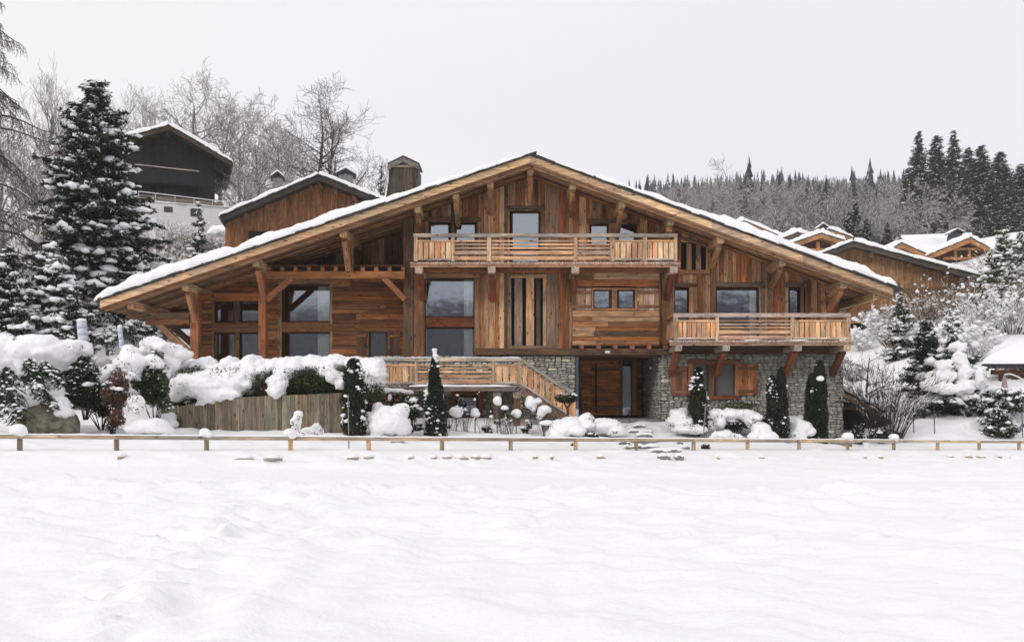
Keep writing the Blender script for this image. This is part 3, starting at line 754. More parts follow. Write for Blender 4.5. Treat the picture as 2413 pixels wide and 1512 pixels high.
PUR = [(1242, 1257, 394, 410, 1), (1147, 1162, 426, 442, 1), (1066, 1080, 455, 471, 1), (976, 990, 484, 500, 1), (800, 817, 545, 562, 0),
       (595, 610, 612, 630, 2), (428, 443, 668, 686, 2), (300, 316, 712, 733, 3), (1342, 1357, 431, 446, 1), (1458, 1473, 472, 488, 1),
       (1572, 1588, 514, 530, 1), (1690, 1705, 557, 573, 1), (1836, 1851, 610, 627, 1), (1980, 1996, 664, 679, 1), (2056, 2070, 690, 704, 4)]
YP = 32.85
for x0, x1, y0, y1, kind in PUR:
    X = wx((x0 + x1) / 2, YP); w = (x1 - x0) / FPX * YP; h = 0.30
    zt = soffit(X) - 0.005; zc = zt - h / 2
    back = {0: 36.3, 1: 34.5, 2: 35.6, 3: 36.6, 4: 36.8}[kind]
    col = tone([(0.42, 0.30, 0.19)])
    beam('purlin', roof, (X, YP, zc), (X, back, zc), w, h, M['wx'], col, bev=0.12)
    # corbel under the end
    if kind in (0, 1, 2):
        yb = 34.5 if kind == 1 else 34.02
        drop = 0.62 if kind == 1 else 1.05
        beam('corbel', roof, (X, YP + 0.45, zc - h / 2 - 0.045), (X, yb + 0.1, zc - h / 2 - 0.045), w * 0.85, 0.10, M['wx'], tone([(0.34, 0.22, 0.13)]), bev=0.2)
        beam('brace', roof, (X, YP + 0.30, zc - h / 2 - 0.08), (X, yb - 0.08, zc - h / 2 - drop), w * 0.82, 0.22, M['wx'],
             tone([(0.28, 0.16, 0.09)] if kind == 1 else [(0.33, 0.17, 0.09)]), up=(0, 1, 0))
# left wing frame in front of the recessed wall
YP2 = 34.0
fr_ = wempty('timber_frame', chalet)
for x0, x1, ya, yb in ((451, 471, 690, 865), (611, 628, 640, 865)):
    xm = wx((x0 + x1) / 2, YP2)
    beam('post', fr_, (xm, YP2, 1.7), (xm, YP2, wz(ya, YP2)), 0.30, (x1 - x0) / FPX * YP2, M['wx'], tone(POSTR), up=(1, 0, 0), bev=0.06)
def tbeam(xa, ya, xb, yb, Z, w, h, col, name='beam', par=None):
    return beam(name, par or fr_, W(xa, ya, Z), W(xb, yb, Z), w, h, M['wx'], col, bev=0.08)
tbeam(471, 700, 611, 700, YP2, 0.22, 0.29, (0.28, 0.10, 0.035))
tbeam(627, 648.5, 954, 648.5, YP2, 0.26, 0.28, (0.36, 0.17, 0.075))
tbeam(627, 628, 954, 628, YP2 + 0.1, 0.5, 0.035, (0.14, 0.08, 0.05), 'floor_board')
tbeam(628, 707, 687, 655, YP2, 0.18, 0.22, (0.36, 0.17, 0.08), 'brace'); tbeam(904, 654, 954, 706, YP2, 0.18, 0.22, (0.36, 0.17, 0.08), 'brace')
for i in range(11):
    x = 634 + i * 31.6
    if abs(x - 826) < 12: continue
    beam('joist', fr_, (wx(x, YP2), YP2 - 0.10, wz(634.5, YP2)), (wx(x, YP2), 36.4, wz(634.5, YP2)), 0.15, 0.15, M['wx'], tone([(0.27, 0.12, 0.065)]))
zf_ = wz(630.5, YP2)
rect_part('loft_floor', fr_, wx(628, 35), wx(954, 35), zf_, zf_ + 0.03, YP2 + 0.15, 36.4, M['wx'], (0.09, 0.055, 0.035))
tbeam(302, 743.5, 449, 743.5, YP2, 0.24, 0.24, (0.25, 0.155, 0.095)); tbeam(345, 758.5, 449, 758.5, YP2, 0.24, 0.22, (0.27, 0.14, 0.075))
tbeam(366, 757, 452, 836, YP2, 0.18, 0.24, (0.33, 0.20, 0.12), 'brace'); tbeam(402, 765, 470, 826, 36.2, 0.2, 0.24, (0.13, 0.085, 0.055), 'brace')
tbeam(380, 766, 470, 766, 36.2, 0.24, 0.3, (0.10, 0.06, 0.04)); tbeam(330, 742, 470, 742, 36.4, 0.24, 0.5, (0.06, 0.04, 0.03))
tbeam(827, 560, 827, 640, YP2, 0.2, 0.22, (0.30, 0.16, 0.09), 'brace')
# right end of the building, set back
tbeam(1972, 724, 2050, 720, 37.5, 0.2, 0.34, (0.40, 0.19, 0.09)); tbeam(2040, 706, 1975, 760, 37.2, 0.16, 0.2, (0.40, 0.19, 0.09), 'brace')
rect_part('end_wall', fr_, wx(1965, YW), wx(1976, YW), wz(1000, YW), soffit(wx(1970, YW)) - 0.02, YW - 0.02, 41, M['wy'], (0.12, 0.085, 0.06))

# chimney on the left slope
ZC = 38.5
ch = wempty('chimney', chalet)
n = 10
for i in range(n):
    f0, f1 = i / n, (i + 1) / n
    tb = [(909.5, 989.5), (921, 981.5)]
    def xx(f, y): 
        t = (y - 462) / (394 - 462); l = 909.5 + 11.5 * t; r_ = 989.5 - 8 * t; return l + (r_ - l) * f
    poly = [(wx(xx(f0, 470), ZC), wz(470, ZC)), (wx(xx(f1, 470), ZC), wz(470, ZC)), (wx(xx(f1, 394), ZC), wz(394, ZC)), (wx(xx(f0, 394), ZC), wz(394, ZC))]
    prism_part('plank', ch, poly, ZC + jit(0.01), ZC + 0.1, M['wz'], tone([(0.045, 0.043, 0.04)], [(0.07, 0.058, 0.048)]), 0.003)
bx = MB(); bx.box(wx(915, ZC), wx(985, ZC), ZC + 0.06, ZC + 1.3, wz(480, ZC), wz(396, ZC)); bx.build('shaft', M['slate'], ch)
beam('band', ch, W(920, 392, ZC - 0.03), W(983, 392, ZC - 0.03), 0.1, 0.08, M['wx'], (0.5, 0.42, 0.34))
for sx, (a, b) in ((1, ((951, 370), (914, 388))), (-1, ((951, 370), (988, 388)))):
    pa, pb = W(*a, ZC), W(*b, ZC); mid_y = ZC + 0.6
    c0 = Vector((pa.x, mid_y, pa.z)); c1 = Vector((pb.x, mid_y, pb.z))
    beam('cap', ch, c0, c1, 1.5, 0.07, M['slate'], (0.2, 0.2, 0.2), bev=0.1)
    prism_part('cap_board', ch, [(pb.x, pb.z - 0.26), (pa.x, pa.z - 0.24), (pa.x, pa.z + 0.02), (pb.x, pb.z + 0.0)][::sx], ZC - 0.14, ZC - 0.10, M['wx'], (0.20, 0.21, 0.195))
snow_slab('snow_cap', ch, lambda x: wz(370, ZC) - abs(x - wx(951, ZC)) * 0.48, wx(916, ZC), wx(986, ZC), ZC - 0.1, ZC + 1.3, 0.07, 20, 8, dz=0.05)

# --- balconies
def railing(par, xl, xr, yt, yb, Z, panels, posts, rail_h, deck_yt, ytop_panel, ybot_panel, pal=PALE):
    """front railing: top rail, posts, panels of upright boards ('v', n) or lying slats ('h')"""
    beam('rail', par, W(xl, (yt + yb) / 2, Z - 0.02), W(xr, (yt + yb) / 2, Z - 0.02), 0.16, (yb - yt) / FPX * Z, M['wx'], tone(SILVER), bev=0.1)
    for x0, x1 in posts:
        xm = wx((x0 + x1) / 2, Z)
        beam('post', par, (xm, Z, wz(deck_yt, Z)), (xm, Z, wz(yb, Z)), 0.12, (x1 - x0) / FPX * Z, M['wx'], tone([(0.45, 0.33, 0.23)]), up=(1, 0, 0), bev=0.06)
    for x0, x1, kind, n in panels:
        a, b = wx(x0, Z), wx(x1, Z); zt, zb = wz(ytop_panel, Z), wz(ybot_panel, Z)
        if kind == 'v':
            beam('panel_rail', par, (a, Z - 0.01, zt), (b, Z - 0.01, zt), 0.07, 0.07, M['wx'], tone(pal))
            beam('panel_rail', par, (a, Z - 0.02, zb), (b, Z - 0.02, zb), 0.09, 0.07, M['wx'], tone(SILVER))
            for i in range(n):
                p = (b - a) / n; xa = a + p * i + p * 0.09; xb = a + p * (i + 1) - p * 0.09
                rect_part('baluster', par, xa, xb, zb + 0.036, zt - 0.036, Z - 0.01, Z + 0.02, M['wz'], tone(pal))
        else:
            hs = [0.062, 0.066, 0.066, 0.135, 0.135]; tot = zt + 0.03 - (zb - 0.06); gap = (tot - sum(hs)) / (len(hs) - 0.4); z = zt + 0.03
            for i, h in enumerate(hs):
                beam('slat', par, (a, Z - 0.005, z - h / 2), (b, Z - 0.005, z - h / 2), 0.03, h, M['wx'], tone([(0.46, 0.31, 0.21)], [(0.38, 0.29, 0.22)]))
                z -= h + gap
def crusty_edge(par, x0, x1, y0, y1, Z, seed):
    """thin broken crust of snow along the deck edge"""
    sn = MB(); X = wx(x0, Z)
    rnd = random.Random(seed)
    while X < wx(x1, Z):
        w = rnd.uniform(0.03, 0.10); h = rnd.uniform(0.02, 0.06)
        if rnd.random() < 0.9:
            zc = wz(y0, Z) - 0.005; d = rnd.uniform(0.02, 0.05)
            sn.add([(X, Z - 0.02, zc - h * 0.4), (X + w, Z - 0.02, zc - h * 0.4), (X + w * .8, Z - 0.03 - d * .3, zc + h * 0.5), (X + w * .2, Z - 0.03 - d * .3, zc + h * 0.4), (X, Z + 0.25, zc + h * .4), (X + w, Z + 0.25, zc + h * .4)],
                   [(0, 1, 2, 3), (3, 2, 5, 4), (0, 3, 4), (1, 5, 2)])
        X += w * rnd.uniform(0.7, 1.2)
    o = sn.build('snow_crust', M['snow'], par); o['kind'] = 'stuff'
def board_ends(par, x0, x1, y0, y1, Z):
    a, b = wx(x0, Z), wx(x1, Z); mb = MB(); X = a; zt, zb = wz(y0, Z), wz(y1, Z)
    while X < b:
        w = random.uniform(0.045, 0.08); mb.box(X, X + w - 0.012, Z - 0.035 - random.random() * 0.02, Z + 0.2, zb + jit(.008), zt + jit(.008)); X += w
    o = mb.build('board_end', M['wz'], par, color=(0.50, 0.36, 0.29)); o['kind'] = 'stuff'
def deck(par, x0, x1, y0, y1, Z, Zb, col):
    a, b = wx(x0, Z), wx(x1, Z)
    beam('deck_edge', par, (a, Z, (wz(y0, Z) + wz(y1, Z)) / 2), (b, Z, (wz(y0, Z) + wz(y1, Z)) / 2), 0.06, (y1 - y0) / FPX * Z, M['wx'], col, bev=0.05)
    yy = Z + 0.035
    while yy < Zb - 0.02:
        w = min(0.16, Zb - yy)
        beam('deck_board', par, (a, yy + w / 2, wz(y0, Z) - 0.035), (b, yy + w / 2, wz(y0, Z) - 0.035), w - 0.008, 0.05, M['wx'], tone([(0.22, 0.13, 0.08)], BROWN), bev=0.05)
        yy += w
ZB1 = 33.0
b1 = wempty('balcony', chalet)
railing(b1, 974, 1595, 551, 559.5, ZB1, [(984, 1272 - 0, 'x', 0)] and [(984, 1273, 'n', 0)][:0] + [(984, 1063, 'v', 6), (1071, 1148, 'h', 0), (1157, 1406 + 208 - 0 - 200, 'h', 0)][:2] +
        [(1157, 1351, 'h', 0), (1360, 1437, 'h', 0), (1447, 1515, 'v', 5), (1524, 1588, 'v', 5)],
        [(975, 984), (1063, 1071), (1148, 1157), (1351, 1360), (1437, 1447), (1515, 1524), (1588, 1595)], 0.12, 616, 568, 611)
deck(b1, 967, 1602, 619, 630, ZB1 - 0.06, YW - 0.05, (0.42, 0.25, 0.17)); board_ends(b1, 968, 1601, 618, 624, ZB1 - 0.07); crusty_edge(b1, 967, 1602, 619, 622, ZB1 - 0.08, 1)
for x in (987, 1158, 1355, 1586):
    Xj = wx(x, ZB1)
    beam('joist', b1, (Xj, ZB1 - 0.12, wz(637, ZB1) + 0.01), (Xj, YW, wz(637, ZB1) + 0.01), 0.28, 0.24, M['wx'], (0.52, 0.45, 0.38), bev=0.12)
    beam('brace', b1, (Xj, ZB1 + 0.35, wz(645, ZB1)), (Xj, YW - 0.05, wz(645, ZB1) - 0.80), 0.22, 0.24, M['wx'], tone([(0.17, 0.062, 0.03)]), up=(0, 1, 0))
beam('ledger', b1, (wx(980, ZB1), ZB1 + 0.5, wz(633, ZB1)), (wx(1590, ZB1), ZB1 + 0.5, wz(633, ZB1)), 0.18, 0.16, M['wx'], (0.26, 0.12, 0.06))
ZB2 = 32.9
b2 = wempty('balcony', chalet)
railing(b2, 1586, 2002, 738, 747.5, ZB2, [(1596, 1685, 'v', 8), (1693, 1862, 'h', 0), (1870, 1994, 'v', 10)],
        [(1586, 1596), (1685, 1693), (1862, 1870), (1993, 2002)], 0.12, 802, 756, 797)
deck(b2, 1577, 2010, 803, 814, ZB2 - 0.06, YW - 0.05, (0.40, 0.28, 0.21)); board_ends(b2, 1578, 2009, 802, 808, ZB2 - 0.07); crusty_edge(b2, 1577, 2010, 803, 806, ZB2 - 0.08, 2)
snow_slab('snow_cap', b2, lambda x: wz(804, ZB2) + 0.0, wx(1690, ZB2), wx(1950, ZB2), ZB2 - 0.07, ZB2 + 1.0, 0.055, 60, 10, seed=3, dz=0.01)
for x in (1597, 1709, 1878, 1993):
    Xj = wx(x, ZB2)
    beam('joist', b2, (Xj, ZB2 - 0.12, wz(820, ZB2)), (Xj, YW, wz(820, ZB2)), 0.26, 0.22, M['wx'], (0.48, 0.42, 0.34), bev=0.12)
    beam('brace', b2, (Xj, ZB2 + 0.35, wz(826, ZB2)), (Xj, YW - 0.12, wz(826, ZB2) - 0.85), 0.24, 0.25, M['wx'], tone([(0.18, 0.066, 0.034)]), up=(0, 1, 0))
# left end of that balcony, running back to the wall
Xe = wx(1588, ZB2)
beam('rail', b2, (Xe, ZB2, wz(742.5, ZB2)), (Xe, YW - 0.1, wz(742.5, ZB2)), 0.14, 0.13, M['wx'], tone([(0.30, 0.16, 0.09)]))
for z_, c_ in ((756, (0.36, 0.22, 0.13)), (797, (0.36, 0.22, 0.13))):
    beam('panel_rail', b2, (Xe, ZB2, wz(z_, ZB2)), (Xe, YW - 0.1, wz(z_, ZB2)), 0.07, 0.07, M['wx'], c_)
for i in range(7):
    yy = ZB2 + 0.14 + i * 0.19
    rect_part('baluster', b2, Xe - 0.015, Xe + 0.015, wz(797, ZB2), wz(756, ZB2), yy, yy + 0.15, M['wz'], tone([(0.42, 0.26, 0.15)]))

# --- stone walls
STONE_PAL = [(0.42, 0.41, 0.35), (0.33, 0.355, 0.31), (0.48, 0.46, 0.41), (0.27, 0.29, 0.26), (0.54, 0.51, 0.45), (0.38, 0.40, 0.36), (0.46, 0.43, 0.34)]
stones = []     # (area, parent, centre, polygon, colour, darkness)
def stone_panel(par, u0, u1, v0, v1, holes=(), dark=1.0, big=1.0):
    """dry-stone pattern in the parent's local x-z plane, faces towards local -y"""
    v = v0
    while v < v1 - 0.03:
        hrow = min(random.uniform(0.09, 0.22) * big, v1 - v)
        if v1 - v - hrow < 0.06: hrow = v1 - v
        u = u0 + jit(0.02)
        while u < u1 - 0.02:
            one = random.random() < 0.22
            w = random.uniform(0.13, 0.32) if one else random.uniform(0.18, 0.46)
            w = min(w * big, u1 - u)
            if u1 - u - w < 0.07: w = u1 - u
            k = 1 if one else random.choice((2, 2, 3))
            cuts = [0] + sorted(random.uniform(0.25, 0.75) for _ in range(k - 1)) + [1]
            if k == 3: cuts = [0, random.uniform(0.25, 0.4), random.uniform(0.6, 0.75), 1]
            for c0, c1 in zip(cuts[:-1], cuts[1:]):
                za, zb = v + hrow * c0, v + hrow * c1
                cells = [(u, u + w)]
                if not one and w > 0.3 and random.random() < 0.45:
                    m_ = u + w * random.uniform(0.35, 0.65); cells = [(u, m_), (m_, u + w)]
                for ua, ub in cells:
                    cu, cv = (ua + ub) / 2, (za + zb) / 2
                    if any(h[0] < cu < h[1] and h[2] < cv < h[3] for h in holes): continue
                    hw, hh = (ub - ua) / 2 - 0.005, (zb - za) / 2 - 0.0045
                    if hw < 0.015 or hh < 0.012: continue
                    pts = []
                    for a, e in ((-1, -0.55), (-0.62, -1), (0.6, -1), (1, -0.5), (1, 0.55), (0.58, 1), (-0.6, 1), (-1, 0.5)):
                        pts.append((a * hw * random.uniform(0.86, 1.02), e * hh * random.uniform(0.82, 1.02)))
                    c = random.choice(STONE_PAL); q = random.uniform(0.9, 1.5) * dark
                    stones.append((hw * hh, par, (cu, 0, cv), pts, tuple(x * q * kk for x, kk in zip(c, (1.06, 1.0, 0.92))), random.uniform(0.03, 0.07)))
            u += w
        v += hrow
def stone_mesh_data(pts, d):
    n = len(pts); tx, tz = jit(0.15), jit(0.2)
    vs = [(x, 0.0, z) for x, z in pts] + [(x * 0.98, -d * 0.6 + x * tx, z * 0.97) for x, z in pts] + [(x * 0.78, -d + x * tx + z * tz, z * 0.72) for x, z in pts]
    fs = [(i, (i + 1) % n, (i + 1) % n + n, i + n) for i in range(n)] + [(i + n, (i + 1) % n + n, (i + 1) % n + 2 * n, i + 2 * n) for i in range(n)] + [tuple(range(2 * n, 3 * n))]
    return vs, fs
def mortar(par_name, u0, u1, v0, v1, loc, rz, holes=(), thick=0.25):
    mb = MB()
    us = sorted({u0, u1} | {min(max(h[i], u0), u1) for h in holes for i in (0, 1)})
    for a, b in zip(us[:-1], us[1:]):
        if b - a < 1e-4: continue
        blk = [h for h in holes if h[0] < (a + b) / 2 < h[1]]; z = v0
        for h in sorted(blk, key=lambda q: q[2]):
            if h[2] > z: mb.box(a, b, 0, thick, z, min(h[2], v1))
            z = h[3]
        if z < v1: mb.box(a, b, 0, thick, z, v1)
    o = mb.build('stone_wall', M['mortar'], chalet)
    o.location = loc; o.rotation_euler = (0, 0, rz)
    return o
YS = 34.38
x0, x1 = wx(1556, YS), wx(1985, YS)
hole = px_rect(1622, 850, 1741, 940, YS)
hl = (hole[0] - x0, hole[1] - x0, hole[2], hole[3])
sw = mortar('stone_wall', 0, x1 - x0, -0.3, wz(833, YS), (x0, YS, 0), 0, [hl]); stone_panel(sw, 0, x1 - x0, -0.3, wz(833, YS), [hl])
# right flank going back
sw2 = mortar('stone_wall', 0, 6.5, -0.3, wz(833, YS), (x1, YS, 0), R(90), thick=0.25); stone_panel(sw2, 0, 6.4, -0.3, wz(833, YS), big=1.3)
# recess flank right of the front door (faces left)
ZD = 38.6
sw3 = mortar('stone_wall', 0, ZD - YS, 0.6, wz(838, YS), (x0 - 0.001, ZD, 0), R(-90), thick=0.2); stone_panel(sw3, 0, ZD - YS, 0.6, wz(838, YS), dark=1.0)
# wall left of the door, and the basement under the terrace
xa, xb = wx(880, YS), wx(1355, YS)
hole = px_rect(1062, 922, 1137, 984, YS); hl = (hole[0] - xa, hole[1] - xa, hole[2], hole[3])
sw4 = mortar('stone_wall', 0, xb - xa, 0.3, wz(838, YS), (xa, YS, 0), 0, [hl]); stone_panel(sw4, 0, xb - xa, 0.3, wz(838, YS), [hl], big=1.12)
sw5 = mortar('stone_wall', 0, ZD - YS, 0.6, wz(838, YS), (xb + 0.001, YS, 0), R(90), thick=0.2)
stones.sort(key=lambda s: -s[0])
rest = {}
for i, (ar, par, c, pts, col, d) in enumerate(stones):
    vs, fs = stone_mesh_data(pts, d)
    if i < 299:
        me = bpy.data.meshes.new('stone'); me.from_pydata(vs, [], fs); me.update(); me.materials.append(M['stone'])
        link('stone', me, par, c, col)
    else:
        rest.setdefault(par.name, (par, MB()))[1].add([(x + c[0], y, z + c[2]) for x, y, z in vs], fs)
for par, mb in rest.values():
    o = mb.build('small_stones', M['stone_stuff'], par); o['kind'] = 'stuff'

# shuttered window in the stone wall
w = wempty('window', chalet)
a, b, c, d = px_rect(1620, 849, 1741, 940, YS)
for p0, p1, ww in (((a, c + .13), (a, d - .13), 0), ((b, c + .13), (b, d - .13), 0)):
    beam('casing', w, (p0[0] + (0.09 if p0[0] == a else -0.09), YS - 0.05, p0[1]), (p1[0] + (0.09 if p0[0] == a else -0.09), YS - 0.05, p1[1]), 0.16, 0.18, M['wx'], tone([(0.26, 0.13, 0.075)]), up=(1, 0, 0))
beam('lintel', w, (a - 0.05, YS - 0.06, d - 0.07), (b + 0.05, YS - 0.06, d - 0.07), 0.18, 0.17, M['wx'], (0.23, 0.12, 0.07))
beam('sill', w, (a - 0.0, YS - 0.06, c + 0.06), (b + 0.0, YS - 0.06, c + 0.06), 0.2, 0.16, M['wx'], (0.20, 0.075, 0.04))
xm = wx(1675, YS); beam('mullion', w, (xm, YS - 0.03, c + 0.13), (xm, YS - 0.03, d - 0.15), 0.16, 0.22, M['wx'], (0.24, 0.13, 0.08), up=(1, 0, 0))
for q0, q1 in ((1630, 1668), (1684, 1731)):
    A, B = wx(q0, YS), wx(q1, YS); bl = MB(); z = c + 0.14
    while z < d - 0.15:
        bl.add([(A, YS + 0.10, z), (B, YS + 0.10, z), (B, YS + 0.085, z + 0.02), (A, YS + 0.085, z + 0.02), (A, YS + 0.10, z + 0.036), (B, YS + 0.10, z + 0.036)], [(0, 1, 2, 3), (3, 2, 5, 4)]); z += 0.038
    bl.build('roller_blind', M['blind'], w)
    fr = MB(); fr.box(B - 0.04, B + 0.0, YS - 0.0, YS + 0.09, c + 0.1, d - 0.1); fr.box(A, A + .03, YS, YS + 0.09, c + 0.1, d - 0.1); fr.build('frame', M['metal'], w)
# basement window under the terrace
window((1062, 922, 1137, 984), YS, [(1076, 936, 1122, 978)], (0.18, 0.14, 0.18, 0.1), (0.20, 0.10, 0.05), room=1.0)

# --- front door in its recess
dr = wempty('front_door', chalet)
zb, zt = wz(978, ZD), wz(843, ZD)
A, B = wx(1364, ZD), wx(1461, ZD)
z = zb
while z < zt - 0.02:
    h = min(random.uniform(0.16, 0.26), zt - z)
    for xa_, xb_ in ((A + 0.09, wx(1393, ZD)), (wx(1393, ZD), B - 0.02)):
        beam('plank', dr, (xa_ + .003, ZD - 0.03, z + h / 2), (xb_ - .003, ZD - 0.03, z + h / 2), 0.05, h - 0.006, M['wx'], tone([(0.52, 0.25, 0.11)], [(0.44, 0.21, 0.09)]), bev=0.08)
    z += h
for xm, wd, c in ((1366.5, 0.13, (0.42, 0.24, 0.13)), (1463, 0.12, (0.38, 0.24, 0.15)), (1493, 0.2, (0.50, 0.24, 0.11))):
    beam('post', dr, (wx(xm, ZD), ZD - 0.06, zb), (wx(xm, ZD), ZD - 0.06, zt), 0.14, wd, M['wx'], c, up=(1, 0, 0))
hd = MB(); hd.tube((wx(1403.5, ZD), ZD - 0.11, wz(969, ZD)), (wx(1403.5, ZD), ZD - 0.11, wz(856, ZD)), 0.035, 0.035, 8)
for zz in (960, 865): hd.tube((wx(1403.5, ZD), ZD - 0.11, wz(zz, ZD)), (wx(1403.5, ZD), ZD - 0.03, wz(zz, ZD)), 0.015, 0.015, 6)
hd.build('handle', M['metal'], dr)
pn = MB(); pn.add([(wx(1466, ZD), ZD + .05, zb), (wx(1489, ZD), ZD + .05, zb), (wx(1489, ZD), ZD + .05, zt), (wx(1466, ZD), ZD + .05, zt)], [(0, 1, 2, 3)]); pn.build('side_pane', M['glass'], dr)
dk = MB(); dk.box(wx(1340, ZD), wx(1530, ZD), ZD + 1.5, ZD + 1.6, zb - 0.5, zt + 0.4); dk.box(wx(1340, ZD), A, ZD + 0.02, ZD + 1.5, zb - 0.5, zt + 0.3); dk.box(wx(1490, ZD), wx(1530, ZD), ZD + .02, ZD + 1.5, zb - 0.5, zt + 0.4)
dk.build('hall', M['dark'], dr)
for i, (za, zc_) in enumerate([(k, k + 0.23) for k in np.arange(zb, zt, 0.23)]):
    beam('plank', dr, (wx(1498, ZD), ZD - 0.02, za + 0.11), (wx(1511, ZD), ZD - 0.02, za + 0.11), 0.05, 0.22, M['wx'], tone(BROWN))
zc2 = wz(836, YS)
yy = YS + 0.05
while yy < ZD:
    rect_part('ceiling_board', dr, wx(1352, YS) - 0.05, wx(1560, YS) + 0.1, zc2, zc2 + 0.04, yy, yy + 0.19, M['wx'], tone(BROWN)); yy += 0.2
# narrow glazed strip at the left corner of the recess
sp = MB(); sp.box(wx(1355.5, YS), wx(1363, YS), YS + 0.02, YS + 0.04, wz(985, YS), wz(838, YS)); sp.build('corner_pane', M['glass'], dr)
bk = MB(); bk.box(wx(1355.5, YS), wx(1363, YS), YS + 0.10, YS + 0.14, wz(985, YS), wz(838, YS)); bk.build('corner_back', M['metal'], dr)
# wall lamp on the recess flank
lp = wempty('wall_lamp', chalet)
lm = MB(); Xl = x0 - 0.0; lm.box(Xl - 0.12, Xl - 0.03, 36.4, 36.6, wz(874, 36.5), wz(860, 36.5)); lm.build('housing', M['metal'], lp)
lm = MB(); lm.box(Xl - 0.135, Xl - 0.04, 36.35, 36.4, wz(871, 36.5), wz(863, 36.5)); lm.build('lens', M['white_metal'], lp)
# porch flagstones
pf = wempty('porch', chalet)
Xp0, Xp1 = wx(1352, YS), x0
yy = 33.9
while yy < ZD:
    X = Xp0 - (0.5 if yy < YS else 0); dy = random.uniform(0.4, 0.6)
    while X < Xp1 - 0.1:
        w = min(random.uniform(0.5, 0.9), Xp1 - X)
        zt_ = 0.97 + jit(0.004)
        prism_part('flagstone', pf, [(X + .008, zt_ - 0.2), (X + w - .008, zt_ - 0.2), (X + w - .008, zt_), (X + .008, zt_)], yy + .008, yy + dy - .008, M['flag'], (1, 1, 1), 0.003); X += w
    yy += dy
# ------------------------------------------------------------------ snow lumps, foliage and tree builders
def ico(sub):
    bm = bmesh.new(); bmesh.ops.create_icosphere(bm, subdivisions=sub, radius=1.0)
    v = np.array([x.co[:] for x in bm.verts]); f = np.array([[x.index for x in p.verts] for p in bm.faces]); bm.free()
    return v, f
ICO = {1: ico(1), 2: ico(2), 3: ico(3)}
def rot_z(n, rng):
    a = rng.uniform(0, 2 * np.pi, n); c, s = np.cos(a), np.sin(a)
    m = np.zeros((n, 3, 3)); m[:, 0, 0] = c; m[:, 0, 1] = -s; m[:, 1, 0] = s; m[:, 1, 1] = c; m[:, 2, 2] = 1
    return m
def lumps_arr(C, Rr, rng, sub=1, rough=0.22, flat=0.55):
    """many irregular snow lumps: centres n x 3, radii n x 3; undersides flattened"""
    C = np.asarray(C, float).reshape(-1, 3); Rr = np.asarray(Rr, float)
    if Rr.ndim == 1: Rr = np.stack([Rr, Rr, Rr * 0.7], -1)
    v, f = ICO[sub]; n = len(C)
    V = np.repeat(v[None], n, 0) * (1 + rng.uniform(-rough, rough, (n, len(v), 1)))
    if sub >= 2:
        ph = rng.uniform(0, 6.28, (n, 1, 3)); fr = rng.uniform(1.5, 3.2, (n, 1, 3))
        V = np.repeat(v[None], n, 0) * (1 + rough * (np.sin(V * fr + ph).sum(-1, keepdims=True)) * 0.5)
    V[:, :, 2] = np.where(V[:, :, 2] < 0, V[:, :, 2] * flat, V[:, :, 2])
    V = V * Rr[:, None, :]
    V = np.einsum('nij,nkj->nki', rot_z(n, rng), V) if sub == 1 else V
    V = V + C[:, None, :]
    F = f[None] + (np.arange(n) * len(v))[:, None, None]
    return V.reshape(-1, 3), F.reshape(-1, 3)
def lumps(name, C, Rr, parent=None, seed=0, sub=1, mat='snow', rough=0.22, flat=0.55):
    rng = np.random.default_rng(seed)
    V, F = lumps_arr(C, Rr, rng, sub, rough, flat)
    return link(name, mesh_np(name, V, F, [M[mat]], smooth=True), parent)
